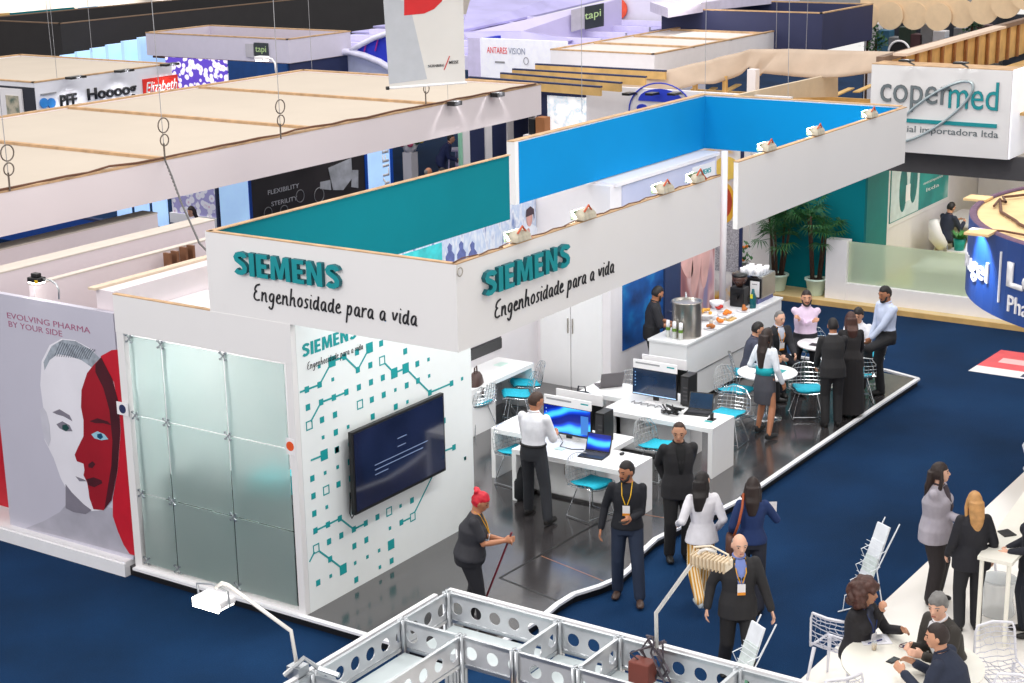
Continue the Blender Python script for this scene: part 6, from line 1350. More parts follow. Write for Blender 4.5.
# bottom edge rises to the right: width found where the view ray meets the banner plane
def onplane(u, v, p, n): r = ray(u, v); return CAM + r*((p-CAM).dot(n)/r.dot(n))
nb = dirb.cross(Z); t = thing('hanging_banner', 'grey hanging banner with a red shape hung from the roof', 'banner', b0)
BPX = lambda u, v: onplane(u, v, b0, nb)
pr = BPX(465, 72); wB = (pr-b0).dot(dirb); zt = b0.z+2.6
def bpoly(P, off, mat, nm):
    MB().prism([BPX(u, v)+nb*off for u, v in P], nb*.003).build(nm, mat, t)
MB().prism([b0, b0+dirb*wB, b0+dirb*wB+Z*2.6, b0+Z*2.6], -nb*.006).build('cloth', M('banner_grey', (202, 198, 194), .8, vary=.03, scale=2), t)
bpoly([(389, 84), (383, -4), (409, 2), (427, 79)], .001, M('banner_blue_grey', (172, 174, 180), .8, vary=.04), 'grey_print')
bpoly([(404, -30), (404, 15.5), (424, 13.5), (434, 9), (442, 1), (443, -30)], .003, M('banner_red', (190, 24, 28), .7), 'red_print')
for s_, u0, wd in (('NÜRNBERG', 428, 16), ('MESSE', 449, 9.5)):
    p = BPX(u0, 67.5 if u0 < 440 else 64); text(s_, INK, t, p+nb*.006, dirb, Z, w=wd/76*wB, h=.045, ext=.002, off=.01)
a, b = BPX(444, 70), BPX(449.5, 56); MB().tube([a+nb*.006, b+nb*.006], .007, 5).build('red_slash', M('banner_red', (0, 0, 0)), t)
MB().cyl(b0-dirb*.02, b0+dirb*(wB+.02), .018, n=12).build('bottom_rod', WHITE, t, smooth=True); MB().cyl(b0-dirb*.05, b0-dirb*.01, .026, n=12).build('rod_cap', BLACK, t)
MB().cyl(b0+Z*2.6-dirb*.02, b0+dirb*wB+Z*2.6, .02, n=12).build('top_rod', WHITE, t); MB().tube([b0+Z*2.6+dirb*.1, b0+Z*5], .006, 5).tube([b0+Z*2.6+dirb*(wB-.1), b0+Z*5+dirb*wB], .006, 5).build('suspension_wire', GREY, t)

# ================================================================== CANOPIES AND STANDS BEHIND
def fasciabox(name, label, cat, x0, x1, y0, y1, z0, z1, mat, top=None, roofz=None, bat=(), inner=None, edge=WOODE, sides='fblr', th=.08):
    t = thing(name, label, cat, ((x0+x1)/2, (y0+y1)/2, z0))
    if 'f' in sides: bx('front_board', x0, x1, y0, y0+th, z0, z1, mat, t)
    if 'l' in sides: bx('side_board', x0, x0+th, y0+th, y1, z0, z1, mat, t)
    if 'r' in sides: bx('side_board', x1-th, x1, y0+th, y1, z0, z1, mat, t)
    if 'b' in sides: bx('rear_board', x0+th, x1-th, y1-th, y1, z0, z1, mat, t)
    e = MB()
    if edge:
        e.box(x0-.01, x1+.01, y0-.01, y0+th, z1, z1+.03); e.box(x0-.01, x0+th, y0, y1, z1, z1+.03); e.box(x1-th, x1+.01, y0, y1, z1, z1+.03); e.box(x0, x1, y1-th, y1+.01, z1, z1+.03); e.build('wooden_edge', edge, t)
    if top: bx('roof_cloth', x0+th, x1-th, y0+th, y1-th, (roofz or z1)-.05, (roofz or z1)-.02, top, t)
    for b_ in bat: bx('roof_batten', b_[0], b_[1], b_[2], b_[3], (roofz or z1)-.02, (roofz or z1)+.025, WOODE, t)
    return t
BR_ = [(a, a+.09, 6.3, 12.3) for a in (-.9, 2.85, 6.95, 11.2)] 
x1b = (G(206, 87.6, 4.3).x+G(425, 105, 4.3).x)/2; x2b = (G(84, 107, 4.3).x+G(298, 131, 4.3).x)/2; x3b = (G(0, 142, 4.3).x+G(163, 161, 4.3).x)/2
BR_ = [(a, a+.09, 6.3, 12.3) for a in (x1b, x2b, x3b)]
cn = fasciabox('beige_canopy', 'long beige cloth canopy with wooden battens and a white fascia behind the main stand', 'canopy', -4, 14.75, 6.2, 12.4, 3.72, 4.31, M('canopy_white', (226, 216, 219), .6, vary=.012, scale=.8), BEIGE, bat=BR_)
w_ = MB(); rg = random.Random(12); P = [V((x, 6.22+rg.uniform(-.05, .05), 4.35+rg.uniform(-.005, .02))) for x in [i*.45-3 for i in range(40)]]; w_.tube(P, .018, 5); w_.build('edge_cable', M('wire_brown', (96, 60, 40)), cn)
lamps = [(453, 100), (496, 93)]
for u, v in lamps:
    q = ony(u, v, 6.1); MB().box(q.x-.12, q.x+.12, 5.98, 6.15, 4.28, 4.36).build('fascia_spot', BLACK, cn)
    l = bpy.data.lights.new('fascia_light', 'SPOT'); l.energy = 75; l.spot_size = rad(95); l.spot_blend = .8; l.shadow_soft_size = .06; o = bpy.data.objects.new('fascia_light', l); C.objects.link(o); o.location = (q.x, 5.95, 4.45); o.rotation_euler = V((0, -.35, 1)).to_track_quat('Z', 'Y').to_euler()
# wires and coils hung from the roof
def wire(u0, v0, z0_, top_u, label, coil=True, r=.010):
    p = G(u0, v0, z0_); t = thing('rigging_wire', label, 'wire', p, group='rigging wires above the canopies'); d = V(((top_u-u0)*.012, 0, 0)); MB().tube([p, p+V((d.x, 0, 6))], .006 if coil else .005, 5).build('steel_line', GREY, t)
    if coil:
        for k, (a, rr) in enumerate(((.30, .085), (.52, .11))): MB().tube([p+V((rr*cos(q), -.02, a+rr*sin(q))) for q in [2*pi*i/16 for i in range(16)]], r, 6, closed=True).build('wire_coil', M('coil_dark', (96, 86, 78), .6), t)
        MB().tube([p, p+V((0, 0, .25))], .014, 5).build('shackle', M('coil_dark', (96, 86, 78), .6), t)
for a in ((165, 160, 4.32, 158, 'rigging wire with looped coils above the left part of the beige canopy'), (10, 191, 4.32, 5, 'rigging wire with looped coils at the far left of the beige canopy'), (426, 105, 4.32, 424, 'rigging wire with two coils just below the hanging banner'), (281, 139, 4.32, 280, 'rigging wire left of the hanging banner on the front edge of the beige canopy')): wire(*a)
for a in ((92, 52, 5.0, 88, 'thin slanted wire over the black fascia at the upper left'), (52, 57, 5.0, 40, 'thin wire above the smaller beige roof, upper left'), (57, 78, 4.3, 54, 'thin wire beside the spotlights over the small shop sign'), (312, 70, 4.3, 308, 'thin wire at the rear corner of the beige canopy'), (448, 99, 4.32, 447, 'thin wire hanging straight down right of the banner'), (582, 115, 4.54, 582, 'thin wire hanging down to the blue lined fascia'),
  (705, 95, 4.54, 706, 'thin wire at the corner of the blue lined fascia'), (776, 48, 4.5, 771, 'thin wire over the right end of the grey roof'), (806, 50, 4.5, 818, 'slanted thin wire over the navy fascia'), (788, 97, 4.54, 776, 'thin wire rising from the blue fascia past the canvas drape')): wire(*a, coil=False)
t = thing('hanging_cable', 'black dashed cable drooping from the beige canopy to the left fascia', 'cable', (.1, 1.3, 3.6)); p0 = G(165, 160, 4.32); P = [p0, G(172, 172, 4.2), ]
a = V((p0.x, p0.y, p0.z)); b = onx(207, 251, .0); m_ = a.lerp(b, .45)+Z*-.12; m2 = a.lerp(b, .85)+Z*-.12; MB().tube([a, a.lerp(b, .2)-Z*.02, m_, m2, b], .013, 6).build('cable', BLACK, t)
c2 = MB()
for i in range(12): q0 = a.lerp(m_, (i+.2)/12); q1 = a.lerp(m_, (i+.4)/12); c2.tube([q0, q1], .016, 6)
c2.build('tape', M('tape_grey', (120, 118, 116), .6), t)
# blue low partition, cell wall, panels seen under the canopy
t = thing('blue_partition', 'long low blue partition under the beige canopy', 'partition wall', (13, 16, 0)); bx('panel', 13.0, 13.1, 13.2, 21.5, 0, .78, M('royal_blue', (0, 64, 150), .5, vary=.08, scale=1), t); bx('top_rail', 12.98, 13.12, 13.2, 21.5, .78, .82, NAVY, t)
t = thing('cell_picture_wall', 'purple and white cell picture wall below the beige canopy, behind the seated woman', 'picture wall', (14, 15.2, .8)); bx('print', 14.0, 14.05, 14.3, 15.95, .95, 2.9, cells('cell_pale', (168, 162, 212), (238, 236, 246), 6, 0, .5), t); bx('white_ledge', 13.95, 14.1, 14.25, 16, .72, .95, WHITE, t); bx('edge_post', 13.96, 14.04, 14.2, 14.28, 0, 3, NAVY, t)
for k in range(3):
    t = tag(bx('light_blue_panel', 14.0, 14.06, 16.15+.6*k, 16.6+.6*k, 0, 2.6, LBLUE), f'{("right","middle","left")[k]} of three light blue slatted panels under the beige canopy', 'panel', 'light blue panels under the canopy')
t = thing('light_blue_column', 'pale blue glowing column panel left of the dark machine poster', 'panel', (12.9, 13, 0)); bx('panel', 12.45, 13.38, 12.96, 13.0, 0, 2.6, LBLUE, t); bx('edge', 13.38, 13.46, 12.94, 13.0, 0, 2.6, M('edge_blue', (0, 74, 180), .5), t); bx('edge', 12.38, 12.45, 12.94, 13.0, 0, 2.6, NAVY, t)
t = thing('machine_poster', 'dark poster of grey machinery with white capital words behind the left fascia', 'poster', (15.4, 13, .6)); bx('print', 13.46, 17.45, 12.97, 13.0, .5, 2.7, DARKPOST, t); bx('edge', 17.45, 17.55, 12.95, 13.0, .5, 2.7, M('edge_blue', (0, 0, 0)), t)
mq = MB(); 
def mp(u, v): q = ony(u, v, 12.965); return V((q.x, 12.965, q.z))
mq.prism([mp(u, v) for u, v in ((328, 168), (351, 158), (352, 178), (343, 190), (333, 190))], (0, -.01, 0)); mq.prism([mp(u, v) for u, v in ((352, 170), (358, 170), (358, 188), (351, 187))], (0, -.01, 0)); mq.prism([mp(u, v) for u, v in ((320, 182), (330, 180), (331, 190), (320, 189))], (0, -.01, 0)); mq.build('machine_print', M('machine_grey', (176, 178, 186), .5, vary=.25, scale=4), t)
for s_, u, v, wd in (('FLEXIBILITY', 268, 195, 1.05), ('STERILITY', 271.5, 206.5, .88)): text(s_, M('poster_white', (200, 200, 206), .5), t, mp(u, v), X, Z, w=wd, h=.10, ext=.004)
cq = MB()
for u, v, r in ((300, 196, .14), (319, 195, .17), (284, 211, .13), (268, 213, .13)): c_ = mp(u, v); cq.tube([c_+V((r*cos(a), -.005, r*sin(a))) for a in [2*pi*i/20 for i in range(20)]], .010, 5, closed=True)
cq.build('ring_print', GREY, t)
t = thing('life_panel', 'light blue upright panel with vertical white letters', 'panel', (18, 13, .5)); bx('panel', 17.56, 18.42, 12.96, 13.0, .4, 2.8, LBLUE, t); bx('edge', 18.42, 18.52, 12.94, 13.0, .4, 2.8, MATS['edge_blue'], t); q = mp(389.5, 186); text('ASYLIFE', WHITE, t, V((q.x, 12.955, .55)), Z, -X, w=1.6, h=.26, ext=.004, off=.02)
t = thing('bar_stool', 'tall lilac stool in the far stand beyond the teal lettered fascia', 'stool', (22, 13.6, 0)); q = G(457, 150, .9); MB().lathe([(.001, .9), (.28, .9), (.28, .94), (.001, .95)], (q.x, q.y, 0), 20).build('top', M('lilac', (200, 190, 224), .4), t); [MB().cyl((q.x+a*.2, q.y+b*.2, 0), (q.x+a*.15, q.y+b*.15, .9), .02, n=8).build('leg', MATS['lilac'], t) for a, b in ((-1, -1), (1, -1), (1, 1), (-1, 1))]
t = thing('flower_bowl', 'bunch of pink and yellow flowers in the far stand', 'flowers', G(410, 152, 1.0)); q = G(410, 152, 1.0); bx('stand', q.x-.15, q.x+.15, q.y-.15, q.y+.15, 0, 1.0, WALLP, t); MB().lathe([(.15, 0), (.25, .25)], q, 16).build('bowl', WHITE, t, smooth=True)
for nm, mt in (('pink_blooms', M('bloom_pink', (206, 90, 120), .7, vary=.3)), ('yellow_blooms', M('bloom_yellow', (226, 190, 70), .7, vary=.3)), ('leaves', LEAF)):
    m_ = MB(); rg = random.Random(len(nm)); [m_.ell(q+V((rg.uniform(-.35, .35), rg.uniform(-.35, .35), rg.uniform(.25, .6))), (.09,)*3, 8) for _ in range(12)]; m_.build(nm, mt, t, smooth=True)
for k in range(3):
    q = G(465+k*3, 170-k*2, .5); tag(MB().lathe([(.18, 0), (.04, .03), (.04, .6), (.25, .62), (.25, .68), (.001, .69)], (q.x+1.4*k, q.y-.4*k, 0), 16).build('low_stool', MATS['lilac'], smooth=True), f'{("nearest","middle","farthest")[k]} of three small lilac stools in the far stand', 'stool', 'lilac stools in the far stand')
o = bx('wall_far_dark', 19.5, 30, 22, 22.1, 0, 3.0, M('far_dark', (44, 34, 48), .7, vary=.5, scale=1.2)); struct(o)
# white frame with navy panels at the right end of the canopy
t = thing('navy_panel_screen', 'white framed screen with navy panels below the right end of the canopy', 'screen wall', (17, 9.6, 0)); yq = 9.6
us = [461.5, 484, 506, 528]; xs_ = [ony(u, 150, yq).x for u in us]
for x in xs_: bx('post', x, x+.26, yq-.05, yq+.05, 0, 3.6, WALLP, t)
for a, b in zip(xs_, xs_[1:]): bx('navy_panel', a+.26, b, yq-.02, yq+.02, .1, 3.5, NAVY, t)
bx('glass_edge', xs_[0]-.08, xs_[0], yq-.03, yq+.03, 0, 3.5, M('glass_green', (150, 210, 180), .3), t)
# long white wall with navy door panel, sketch picture and blue logo
LX = 18.3
t = thing('white_stand_wall', 'long white stand wall with a blue ringed logo behind the bright blue fascia', 'stand wall', (LX, 5, 0))
def lx(u, v): q = onx(u, v, LX); return q
a = lx(534, 82); b = lx(790, 101); bx('wall', LX, LX+.1, 2.4, a.y, 0, max(a.z, lx(660, 92).z), WALLP, t)
A1, B1_ = lx(537, 92), lx(548, 92); bx('navy_panel', LX-.03, LX, B1_.y, A1.y, 1.0, A1.z-.02, NAVY, t); A2 = lx(590, 94); bx('sketch_picture', LX-.035, LX, A2.y+.1, B1_.y, 1.4, A1.z-.05, WHITEPIC, t); bx('top_rail', LX-.06, LX, A2.y+.1, A1.y, A1.z-.05, A1.z+.03, NAVY, t)
c_ = lx(661, 112); LGB = M('logo_blue', (36, 60, 190), .5); rr = MB(); rr.tube([V((LX-.02, c_.y+.78*cos(q), c_.z+.62*sin(q))) for q in [2*pi*i/36 for i in range(36)]], .016, 6, closed=True); rr.build('logo_ring', LGB, t)
m_ = MB(); m_.prism([V((LX-.01, c_.y+x, c_.z+z)) for x, z in [(.55*cos(q), .22+.28*sin(q)) for q in [pi*i/12 for i in range(13)]]], (-.02, 0, 0)); m_.prism([V((LX-.01, c_.y+x, c_.z+z)) for x, z in [(.45+.14*cos(q), .06+.09*sin(q)) for q in [2*pi*i/12 for i in range(12)]]], (-.02, 0, 0)); m_.build('logo_shape', LGB, t)
for u in (637, 660, 682): q = lx(u, 94); MB().box(LX-.5, LX-.2, q.y-.09, q.y+.09, q.z+.02, q.z+.07).tube([(LX, q.y, q.z), (LX-.3, q.y, q.z+.05)], .015, 5).build('wall_spot', BLACK, t)
t = thing('kraft_bag', 'brown paper bag on the ledge before the white sketch picture', 'bag', lx(552, 128)); q = lx(552, 128); MB().box(LX-.5, LX-.25, q.y-.12, q.y+.12, q.z-.1, q.z+.3).build('bag', CARDB, t, bevel=.01); MB().box(LX-.5, LX-.3, q.y+.14, q.y+.3, q.z-.1, q.z+.25).build('dark_bag', BLACK, t)
tag(bx('ledge', LX-.6, LX, A2.y, A1.y, q.z-.2, q.z-.1, WALLP), 'white ledge below the sketch picture', 'shelf')
# wooden beams between canopy and canvas
t = thing('beam_roof', 'open roof of long yellow wooden beams behind the white wall', 'roof frame', (20, 7.5, 3.7))
for k, (u0, v0, u1, v1) in enumerate(((468, 78, 600, 88), (500, 74, 620, 84), (512, 70, 645, 78), (535, 65, 665, 72))):
    a = G(u0, v0, 4.05); b = G(u1, v1, 4.05); d = (b-a); MB().prism([a, b, b-Z*.17, a-Z*.17], d.cross(Z).normalized()*-.07).build('beam', WOODB, t); MB().prism([a, b, b+Z*.035, a+Z*.035], d.cross(Z).normalized()*-.09).build('dark_capping', NAVY, t)
bx('white_sheet', 18.6, 21.2, 5.4, 9.5, 3.3, 3.35, WALLP, t)
# grey roofed box
gx0, gx1, gy0, gy1 = 20.85, 28.6, 7.0, 9.85
gt = fasciabox('grey_roofed_box', 'flat grey cloth roof with wooden battens and white fascia at the top centre', 'canopy', gx0, gx1, gy0, gy1, 3.75, 4.3, M('white_fascia_2', (232, 230, 236), .6, vary=.02), M('grey_roof_cloth', (204, 196, 192), .9, vary=.03), bat=[(gx0+1.9, gx0+2.0, gy0, gy1), (gx0+3.9, gx0+4.0, gy0, gy1), (gx0+5.9, gx0+6.0, gy0, gy1)])
# navy hanging box
fasciabox('navy_fascia_box', 'dark navy hanging fascia box at the upper right', 'fascia', 27.3, 30.7, 5.65, 10.35, 3.85, 4.8, M('navy_fascia', (40, 46, 84), .6, vary=.1, scale=1), sides='fblr')
# canvas drape over wooden framing
t = thing('canvas_drape', 'beige canvas drape hung over wooden framing behind the bright blue fascia', 'drape', (19, 3, 3.2))
def drape(P, mat, nm, sag):
    m_ = MB(); rows = []
    n = 60; L = len(P)-1
    for j in range(7):
        row = []
        for i in range(n+1):
            f = i/n*L; k = min(L-1, int(f)); a = f-k; T = P[k][0].lerp(P[k+1][0], a); B_ = P[k][1].lerp(P[k+1][1], a); q = T.lerp(B_, j/6); q = q+V((-.06-.05*sin(i*.55+j*.5)*(j/6), .03*sin(i*.9), -sag*sin(pi*a)*(j/6))); row.append(q)
        rows.append(row)
    vs = [q for r in rows for q in r]; fs = [(j*(n+1)+i, j*(n+1)+i+1, (j+1)*(n+1)+i+1, (j+1)*(n+1)+i) for j in range(6) for i in range(n)]; m_.add(vs, fs); o = m_.build(nm, mat, t, smooth=True); s = o.modifiers.new('s', 'SOLIDIFY'); s.thickness = .02; return o
def Q(u, v, x): return onx(u, v, x)
drape([(Q(592, 87, 19.4), Q(600, 92, 19.4)), (Q(690, 65, 20.4), Q(700, 84, 20.2)), (Q(753, 49, 21.6), Q(752, 67, 21.4)), (Q(790, 49, 21.6), Q(765, 73, 21.4)), (Q(900, 52, 20.6), Q(885, 71, 20.4))], CANV, 'cloth', .12)
wf = MB()
for u, v0, v1, x in ((630, 84, 96, 20.2), (660, 82, 96, 20.3), (695, 80, 96, 20.5), (725, 76, 95, 20.8), (752, 66, 94, 21.4)): a = Q(u, v0, x); b = Q(u, v1, x); wf.box(a.x-.03, a.x+.05, a.y-.05, a.y+.05, b.z, a.z)
wf.build('stud', WOODB, t); bx('framing_board', 21.7, 21.75, 1.2, 6.5, 1.5, 3.45, WOODB, t)
tag(bx('timber_platform', 18.7, 23.0, 1.3, 5.3, 2.75, 2.82, WOODB), 'wide timber platform under the loose boards behind the bright blue fascia', 'platform')
t = thing('rough_boards', 'stack of rough yellow boards on the wooden framing behind the bright blue fascia', 'boards', (20, 3, 2.9))
rg = random.Random(21)
for k in range(9):
    u = 680+k*22; a = G(u, 96-(k % 3)*2, 3.1); d = V((1.6, rg.uniform(-.5, .9), 0)); n_ = d.cross(Z).normalized()*.08; z_ = 3.0+.04*(k % 3); a.z = z_; MB().prism([a-n_, a+d-n_, a+d+n_, a+n_], (0, 0, .03)).build('board', WOODB, t)
t = thing('timber_upright', 'short white upright block among the yellow boards', 'block', Q(753, 88, 19.8)); q = Q(753, 90, 19.8); bx('block', q.x-.1, q.x+.1, q.y-.1, q.y+.1, q.z-.05, q.z+.45, WALLP, t)
t = thing('dark_rear_screen', 'dark wall behind the wooden framing at the upper right', 'screen wall', (23, 2, 0)); bx('panel', 23.1, 23.2, 1.2, 8, 0, 3.15, BLACKW, t)
o = tag(MB().prism([Q(728, 97, 17.4), Q(838, 73, 21.4), Q(838, 97, 21.4), Q(728, 99, 17.4)], (.0, .08, 0)).build('beige_board', M('beige_board', (206, 188, 164), .8, vary=.05)), 'triangular beige board rising behind the bright blue fascia', 'board')
# wooden roof structure behind the copermed sign
t = thing('timber_roof', 'open timber roof frame behind the large white sign box', 'roof frame', (22, -3, 4.4))
a = G(880, 62, 4.75); b = G(1040, 18, 4.75); d = b-a; n_ = d.cross(Z).normalized()*.08
MB().prism([a-n_, b-n_, b+n_, a+n_], (0, 0, .10)).build('top_beam', M('weathered_beam', (120, 96, 80), .8, vary=.2, scale=3), t); MB().prism([a-Z*.75, b-Z*.75, b, a], n_*-.4).build('plywood_side', WOODB, t)
for k in range(14):
    q = a.lerp(b, (k+.5)/14); MB().prism([q+n_*.1+Z*-.75, q+n_*.1-Z*.01, q+n_*.1+d.normalized()*.10-Z*.01, q+n_*.1+d.normalized()*.10-Z*.75], n_*.7).build('stud', M('stud_brown', (150, 100, 56), .8, vary=.2), t)
bx('deck', 17.4, 30, -8, .1, 3.9, 3.95, WOODB, t)
for k in range(7): q0 = V((17.6+.5*k, -.2-.1*k, 3.96+.02*k)); dd = V((9, -3.2+.6*(k % 3), 0)); nn = dd.cross(Z).normalized()*.07; MB().prism([q0-nn, q0+dd-nn, q0+dd+nn, q0+nn], (0, 0, .1)).build('joist', PLY, t)
t = thing('cloth_runner', 'grey white cloth strip laid along the timber roof edge', 'cloth', a); a2 = G(900, 56, 4.9); b2 = G(1000, 28, 4.9); dd = b2-a2; nn = dd.cross(Z).normalized()*.14; MB().prism([a2-nn, b2-nn, b2+nn, a2+nn], (0, 0, .05)).build('cloth', M('runner_cloth', (208, 186, 168), .9, vary=.06), t)
# scalloped lamp valance top right
t = thing('scalloped_valance', 'cream valance of overlapping round discs at the upper right edge', 'valance', (32, -2, 3)); vx = 33.0; SC = M('scallop_cream', (236, 206, 168), .7, vary=.04, emit=.0)
VA = [(866, 16), (890, 16), (914, 16), (938, 17), (962, 14), (984, 9), (1006, 3), (1026, -6)]
for k, (u, v) in enumerate(VA): q = onx(u, v, vx-.08*(k % 2)-.25*max(0, k-4)); MB().cyl(q, q+V((.04, 0, 0)), .39 if k < 5 else .42, n=26).build('disc', SC, t)
a = onx(860, 4, vx); b = onx(965, 4, vx-.1); bx('upper_band', vx+.02, vx+.1, b.y, a.y, onx(900, 12, vx).z, onx(900, -3, vx).z, SC, t)
t = thing('grey_top_band', 'grey fascia band along the top right edge of the picture', 'fascia', (33, 0, 4)); a = onx(800, -2, vx+.1); b = onx(1040, 1, vx+.1); bx('band', vx+.11, vx+.2, b.y-1, onx(860, 0, vx).y+2.2, onx(900, 4.5, vx).z, onx(900, 4.5, vx).z+1.2, GREY, t)
# things glimpsed below the valance
t = thing('white_arch', 'white round arch frame with a dark inside below the cream valance', 'arch', Q(901, 50, 31)); q = Q(899, 52, 31); MB().tube([q+V((0, .30*cos(a), .30*sin(a))) for a in [pi*i/16 for i in range(17)]], .03, 8).build('hoop', WHITE, t, smooth=True); MB().cyl(q+V((0, .3, 0)), V((q.x, q.y+.3, 0)), .03, n=8).build('leg', WHITE, t); MB().cyl(q+V((0, -.3, 0)), V((q.x, q.y-.3, 0)), .03, n=8).build('leg', WHITE, t); MB().prism([q+V((.05, .29*cos(a), .29*sin(a))) for a in [pi*i/16 for i in range(17)]], (.02, 0, 0)).build('dark_lining', BLACK, t)
m_ = MB(); rg = random.Random(8)
o = bx('wall_far_right', 36, 36.2, -12, 8, 0, 4.2, M('far_shop_dark', (48, 52, 62), .6, vary=.7, scale=2.2)); struct(o)
for k in range(12):
    u = 872+k*11; q = Q(u, 30+(k*7) % 17, 34.5); mt = (WALLP, M('far_teal', (70, 120, 150), .5), GREY, M('far_green', (60, 76, 66), .6), M('far_red', (92, 62, 66), .6), STEEL)[k % 6]; nm = ('white_box', 'blue_box', 'grey_box', 'green_plant_block', 'red_box', 'steel_box')[k % 6]
    tag(MB().box(q.x, q.x+.4, q.y-.2, q.y+.2, 0, q.z+.2).build('display_case', mt, bevel=.02), f'small {("white","blue grey","grey","dark green","brown","steel")[k % 6]} display case below the cream valance, {("first","second","third","fourth","fifth","sixth","seventh","eighth","ninth","tenth","eleventh","twelfth")[k]} from the left', 'display case', 'display cases below the valance')
for k, (u, v, r) in enumerate(((868, 30, .5), (876, 44, .35), (1002-30, 26, .4))):
    q = Q(u, v, 33.6); t = thing('leafy_shrub', ('leafy green plant left below the cream valance', 'small leafy green plant beside the white arch', 'leafy green plant right below the cream valance')[k], 'plant', q); m_ = MB(); rg = random.Random(k)
    for _ in range(130): d = V((rg.gauss(0, 1), rg.gauss(0, 1), rg.gauss(0, 1))).normalized()*r*rg.uniform(.3, 1); c_ = q+d; e = V((rg.uniform(-1, 1), rg.uniform(-1, 1), rg.uniform(-.3, 1)))*.16; s2 = e.cross(Z).normalized()*.05; m_.add([c_, c_+e*.5+s2, c_+e, c_+e*.5-s2], [(0, 1, 2, 3)])
    m_.build('leaves', LEAF, t); MB().cyl(V((q.x, q.y, 0)), q, .04, n=8).build('stem', BARK, t)
# ---- upper left stands
fasciabox('black_fascia_box', 'huge black hanging fascia box across the upper left of the picture', 'fascia', 19.87, 36, 25.87, 29.9, 3.06, 4.5, BLACKW, edge=M('thin_edge', (120, 96, 76), .8))
o = bx('wall_cream_far', 8, 58, 36, 36.3, 0, 7.5, M('far_cream', (226, 214, 202), .7, vary=.04)); struct(o)
t = thing('teal_shelf_strip', 'teal and white printed strip just above the black fascia', 'fascia', (28.5, 33, 5)); 
for k, (u0, u1, v0, v1, mt) in enumerate(((10, 75, 13, 16.5, TEAL), (80, 98, 7.5, 11, M('strip_blue', (90, 170, 220), .5)), (104, 125, 5.8, 12.5, TEAL), (125, 152, 7.5, 12, M('strip_mix', (70, 96, 90), .5, vary=.6, scale=8)), (0, 10, 14.5, 17, WOODB))):
    a = ony(u0, v1, 31); b = ony(u1, v0, 31); bx('strip', a.x, b.x, 31, 31.1, a.z-.1, max(b.z, a.z+.1), mt, t)
for k, u in enumerate((5, 42, 82, 122, 176)):
    q = ony(u, 1.5, 35.9); l = bpy.data.lights.new('wall_washer', 'SPOT'); l.energy = 260; l.spot_size = rad(80); l.spot_blend = .8; l.color = (1, .97, .9); o = bpy.data.objects.new('wall_washer', l); C.objects.link(o); o.location = (q.x, 34.6, q.z+1.4); o.rotation_euler = V((0, -.6, 1)).to_track_quat('Z', 'Y').to_euler()
# shop sign stand
ax0, ay0 = 11.1, 17.5
t = fasciabox('shop_sign_canopy', 'small beige roofed stand with lettered white fascia at the upper left', 'canopy', ax0, 15.25, ay0-.6, 22.2, 3.2, 4.2, M('sign_white', (226, 226, 234), .6, vary=.02), BEIGE)
bx('dark_side', ax0-.03, ax0, ay0-.6, 22.2, 2.9, 4.1, M('side_dark', (36, 38, 50), .6), t)
def ap(u, v): q = ony(u, v, ay0-.61); return V((q.x, ay0-.61, q.z))
for s_, u, v, u1, hh, mt in (('PFF', 60.5, 107, 77, .26, INK), ('Hoooog', 88, 104, 137, .34, INK)): a = ap(u, v); b = ap(u1, v); text(s_, mt, t, a, X, Z, w=b.x-a.x, h=hh, ext=.03, off=.02)
a = ap(143.5, 97.5); b = ap(178, 93); MB().prism([V((a.x, a.y, a.z-.0)), V((b.x, a.y, a.z)), V((b.x, a.y, a.z+.42)), V((a.x, a.y, a.z+.42))], (0, -.03, 0)).build('red_sign', M('sign_red', (226, 44, 30), .5), t); text('Elizabeth', WHITE, t, V((a.x+.06, a.y-.03, a.z+.08)), X, Z, w=b.x-a.x-.1, h=.26, ext=.01, off=.01, shear=.3)
dm = MB(); [dm.cyl(ap(u, 103), ap(u, 103)+V((0, -.03, 0)), .11, n=18) for u in (43.5, 51)]; dm.build('blue_dots', M('dot_blue', (40, 130, 210), .5), t); a = ap(41, 99); b = ap(56, 97.5); MB().box(a.x, b.x, a.y-.03, a.y, a.z+.08, a.z+.11).build('logo_bar', GREY, t)
for u in (67, 116, 162):
    a = ap(u, 80); MB().box(a.x-.22, a.x+.22, ay0-1.0, ay0-.8, 4.22, 4.27).tube([(a.x, ay0-.6, 4.2), (a.x, ay0-.9, 4.25)], .02, 5).build('sign_lamp', BLACK, t)
    l = bpy.data.lights.new('sign_light', 'SPOT'); l.energy = 60; l.spot_size = rad(95); l.spot_blend = .7; l.shadow_soft_size = .06; o = bpy.data.objects.new('sign_light', l); C.objects.link(o); o.location = (a.x, ay0-1.05, 4.3); o.rotation_euler = V((0, -.35, 1)).to_track_quat('Z', 'Y').to_euler()
t = thing('small_picture', 'small bright picture on the dark side of the lettered stand', 'picture', G(8, 104, 2.6)); q = onx(8, 104, ax0-.05); bx('frame', ax0-.08, ax0-.04, q.y-.5, q.y+.9, q.z-.45, q.z+.35, WALLP, t); bx('picture', ax0-.10, ax0-.08, q.y-.4, q.y+.0, q.z-.4, q.z+.2, photo('tiny_photo', [(.3, (80, 100, 90)), (.6, (190, 180, 160))], 6), t)
fasciabox('rear_beige_roof', 'beige cloth roof at the far upper left edge behind the lettered stand', 'canopy', 11.5, 15.3, 23.2, 28, 3.7, 4.3, BLACKW, BEIGE)
